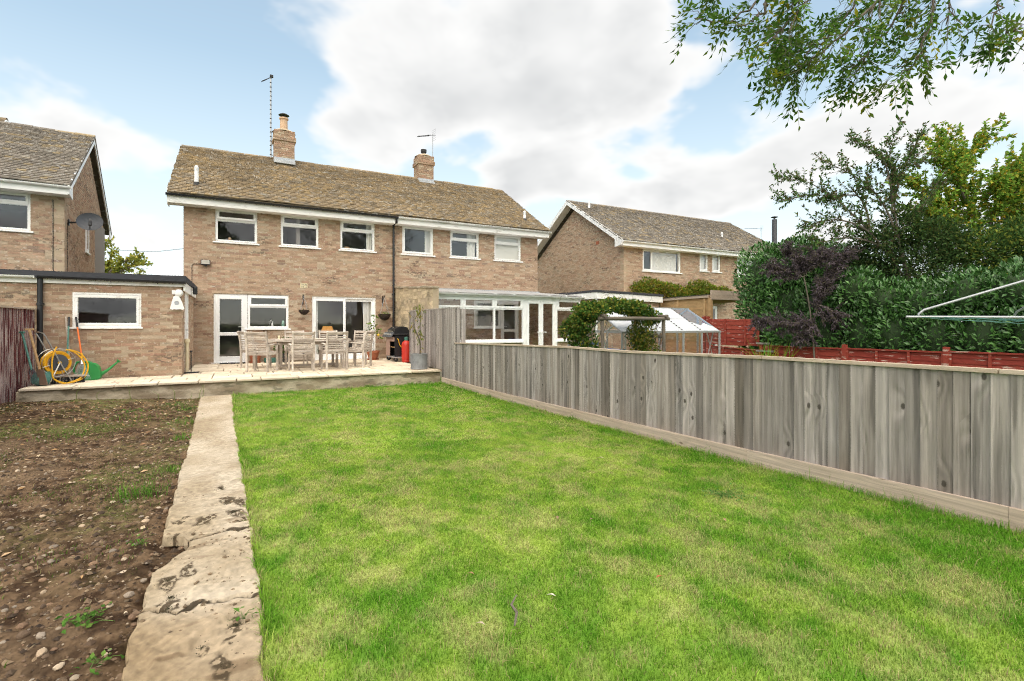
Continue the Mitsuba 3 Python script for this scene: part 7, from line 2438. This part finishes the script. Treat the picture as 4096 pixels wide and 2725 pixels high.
# yellow-green strappy plant behind the grey fence
k = thing('strappy_plant', 'strap-leaved plant turning yellow in front of the low red fence', 'plant')
n = 70
xx, yy = 11.6 + vr.normal(0, .14, n), 8.0 + vr.normal(0, .22, n)
v = blades(xx, yy, np.full(n, -.12), vr.uniform(.75, 1.35, n), np.full(n, .022), vr.uniform(.05, .7, n), pal([[.35, .30, .05], [.22, .28, .05], [.42, .26, .05]], n), vr)
put(f'{k}__leaves', MB().add(*v), 'm_leaf', kind='stuff')
# litter on the lawn
ll = [(2.62, 4.55, .045, (.30, .20, .12)), (3.25, 4.05, .09, (.62, .55, .38)), (1.95, 2.95, .05, (.24, .15, .10)), (2.1, 2.78, .05, (.26, .18, .12)), (1.1, 2.45, .05, (.30, .18, .10)), (2.2, 7.4, .07, (.55, .42, .06)), (2.3, 7.38, .06, (.50, .30, .05)), (1.35, 2.05, .05, (.6, .56, .45)),
      (2.9, 2.35, .05, (.32, .2, .12)), (2.75, 2.45, .04, (.30, .22, .14)), (.82, 3.1, .04, (.28, .18, .1)), (2.45, 5.4, .03, (.2, .12, .08)), (1.9, 1.95, .05, (.40, .12, .06)), (.95, 2.0, .05, (.45, .38, .28)), (1.75, 5.95, .035, (.2, .12, .08))]
for i, (x, y, L, c) in enumerate(ll):
    v = leafquads(A(x, y, float(gz(y)) + .026)[None], A(math.cos(i * 2.1), math.sin(i * 2.1), .05)[None], A(.1, .2, 1)[None], L, L * .4, A(*c)[None], fold=.25)
    names = ('brown', 'straw coloured', 'dark brown', 'dark curled', 'tan', 'yellow', 'orange-yellow', 'pale', 'russet', 'dull brown', 'small tan', 'tiny dark', 'red-brown', 'pale brown', 'tiny brown')
    where = ('far from the path in mid lawn', 'near the fence in mid lawn', 'in the near middle of the lawn', 'just right of the middle of the near lawn', 'near the path in the near lawn', 'on the far lawn', 'beside the yellow one on the far lawn', 'at the bottom of the lawn', 'at the lower right of the lawn',
             'at the lower right, nearer the fence', 'close to the path edge of the lawn', 'in the middle of the lawn', 'lowest in the middle of the lawn', 'lowest near the path', 'on the middle of the far lawn')
    label(put('fallen_leaf', MB().add(*v), 'm_tint'), f'{names[i]} fallen leaf lying {where[i]}', 'leaf')
k = label(put('twig', MB().tube([(1.04, 1.90, .085), (1.09, 1.97, .09), (1.10, 2.04, .088), (1.16, 2.10, .09)], [.004, .007, .006, .003], 5, (.4, .5, .5)), 'm_bark', 40), 'short crooked twig lying on the near lawn', 'twig')

# ------------------------------------------------------------------ seen through the panes
LP = thing('table_lamp', 'lit table lamp with a warm shade glowing inside the patio door', 'lamp')
put(f'{LP}__base', MB().lathe([(.001, .6), (.10, .6), (.10, .62), (.03, .64), (.02, 1.1), (.001, 1.1)], (2.75, 18.6, 0), 14), 'm_pot', 40)
v, f, c = MB().lathe([(.24, 1.05), (.15, 1.30)], (2.75, 18.6, 0), 24).mesh()
scene['m_shade'] = {'type': 'twosided', 'b': {'type': 'diffuse', 'reflectance': {'type': 'rgb', 'value': [.6, .4, .2]}}}
kk = uniq(f'{LP}__lamp_shade')
scene[kk] = mikit.ply((v, f), 'm_shade', smooth=True, emitter={'type': 'area', 'radiance': {'type': 'rgb', 'value': [.075, .034, .008]}})
label(put('sideboard', MB().box(2.2, 18.4, .25, 3.3, 18.85, .6, ch=.01), 'm_roomdark'), 'dark low sideboard under the lit lamp inside the patio door', 'sideboard')
label(put('vase', MB().lathe([(.001, 0), (.035, 0), (.045, .05), (.04, .14), (.025, .19), (.022, .2), (.001, .2)], (1.22, 16.93, 1.29), 14), plain('m_mint', (.22, .40, .33), .4), 40), 'pale green bottle standing on the kitchen window sill', 'bottle')
label(put('soap_bottle', MB().lathe([(.001, 0), (.03, 0), (.03, .09), (.01, .11), (.01, .15), (.001, .15)], (.92, 16.93, 1.29), 12), 'm_upvc', 40), 'white soap bottle on the kitchen window sill beside the tap', 'bottle')
label(put('tap', MB().tube(smooth_line([(.84, 17.0, 1.25), (.84, 17.0, 1.40), (.88, 16.98, 1.47), (.93, 16.97, 1.45), (.94, 16.97, 1.40)], 12), .009, 7), 'm_inox', 50), 'curved steel tap behind the kitchen window', 'tap')
label(put('mug', MB().lathe([(.001, 0), (.04, 0), (.042, .09), (.036, .09), (.035, .01)], (-.20, 16.92, 3.80), 14), 'm_pot', 40), 'small pale mug on the sill of the leftmost bedroom window', 'mug')
label(put('small_box', MB().box(3.02, 16.88, 3.80, 3.17, 16.96, 3.86, ch=.004), 'm_newwood'), 'small wooden box on the sill of the third bedroom window', 'box')
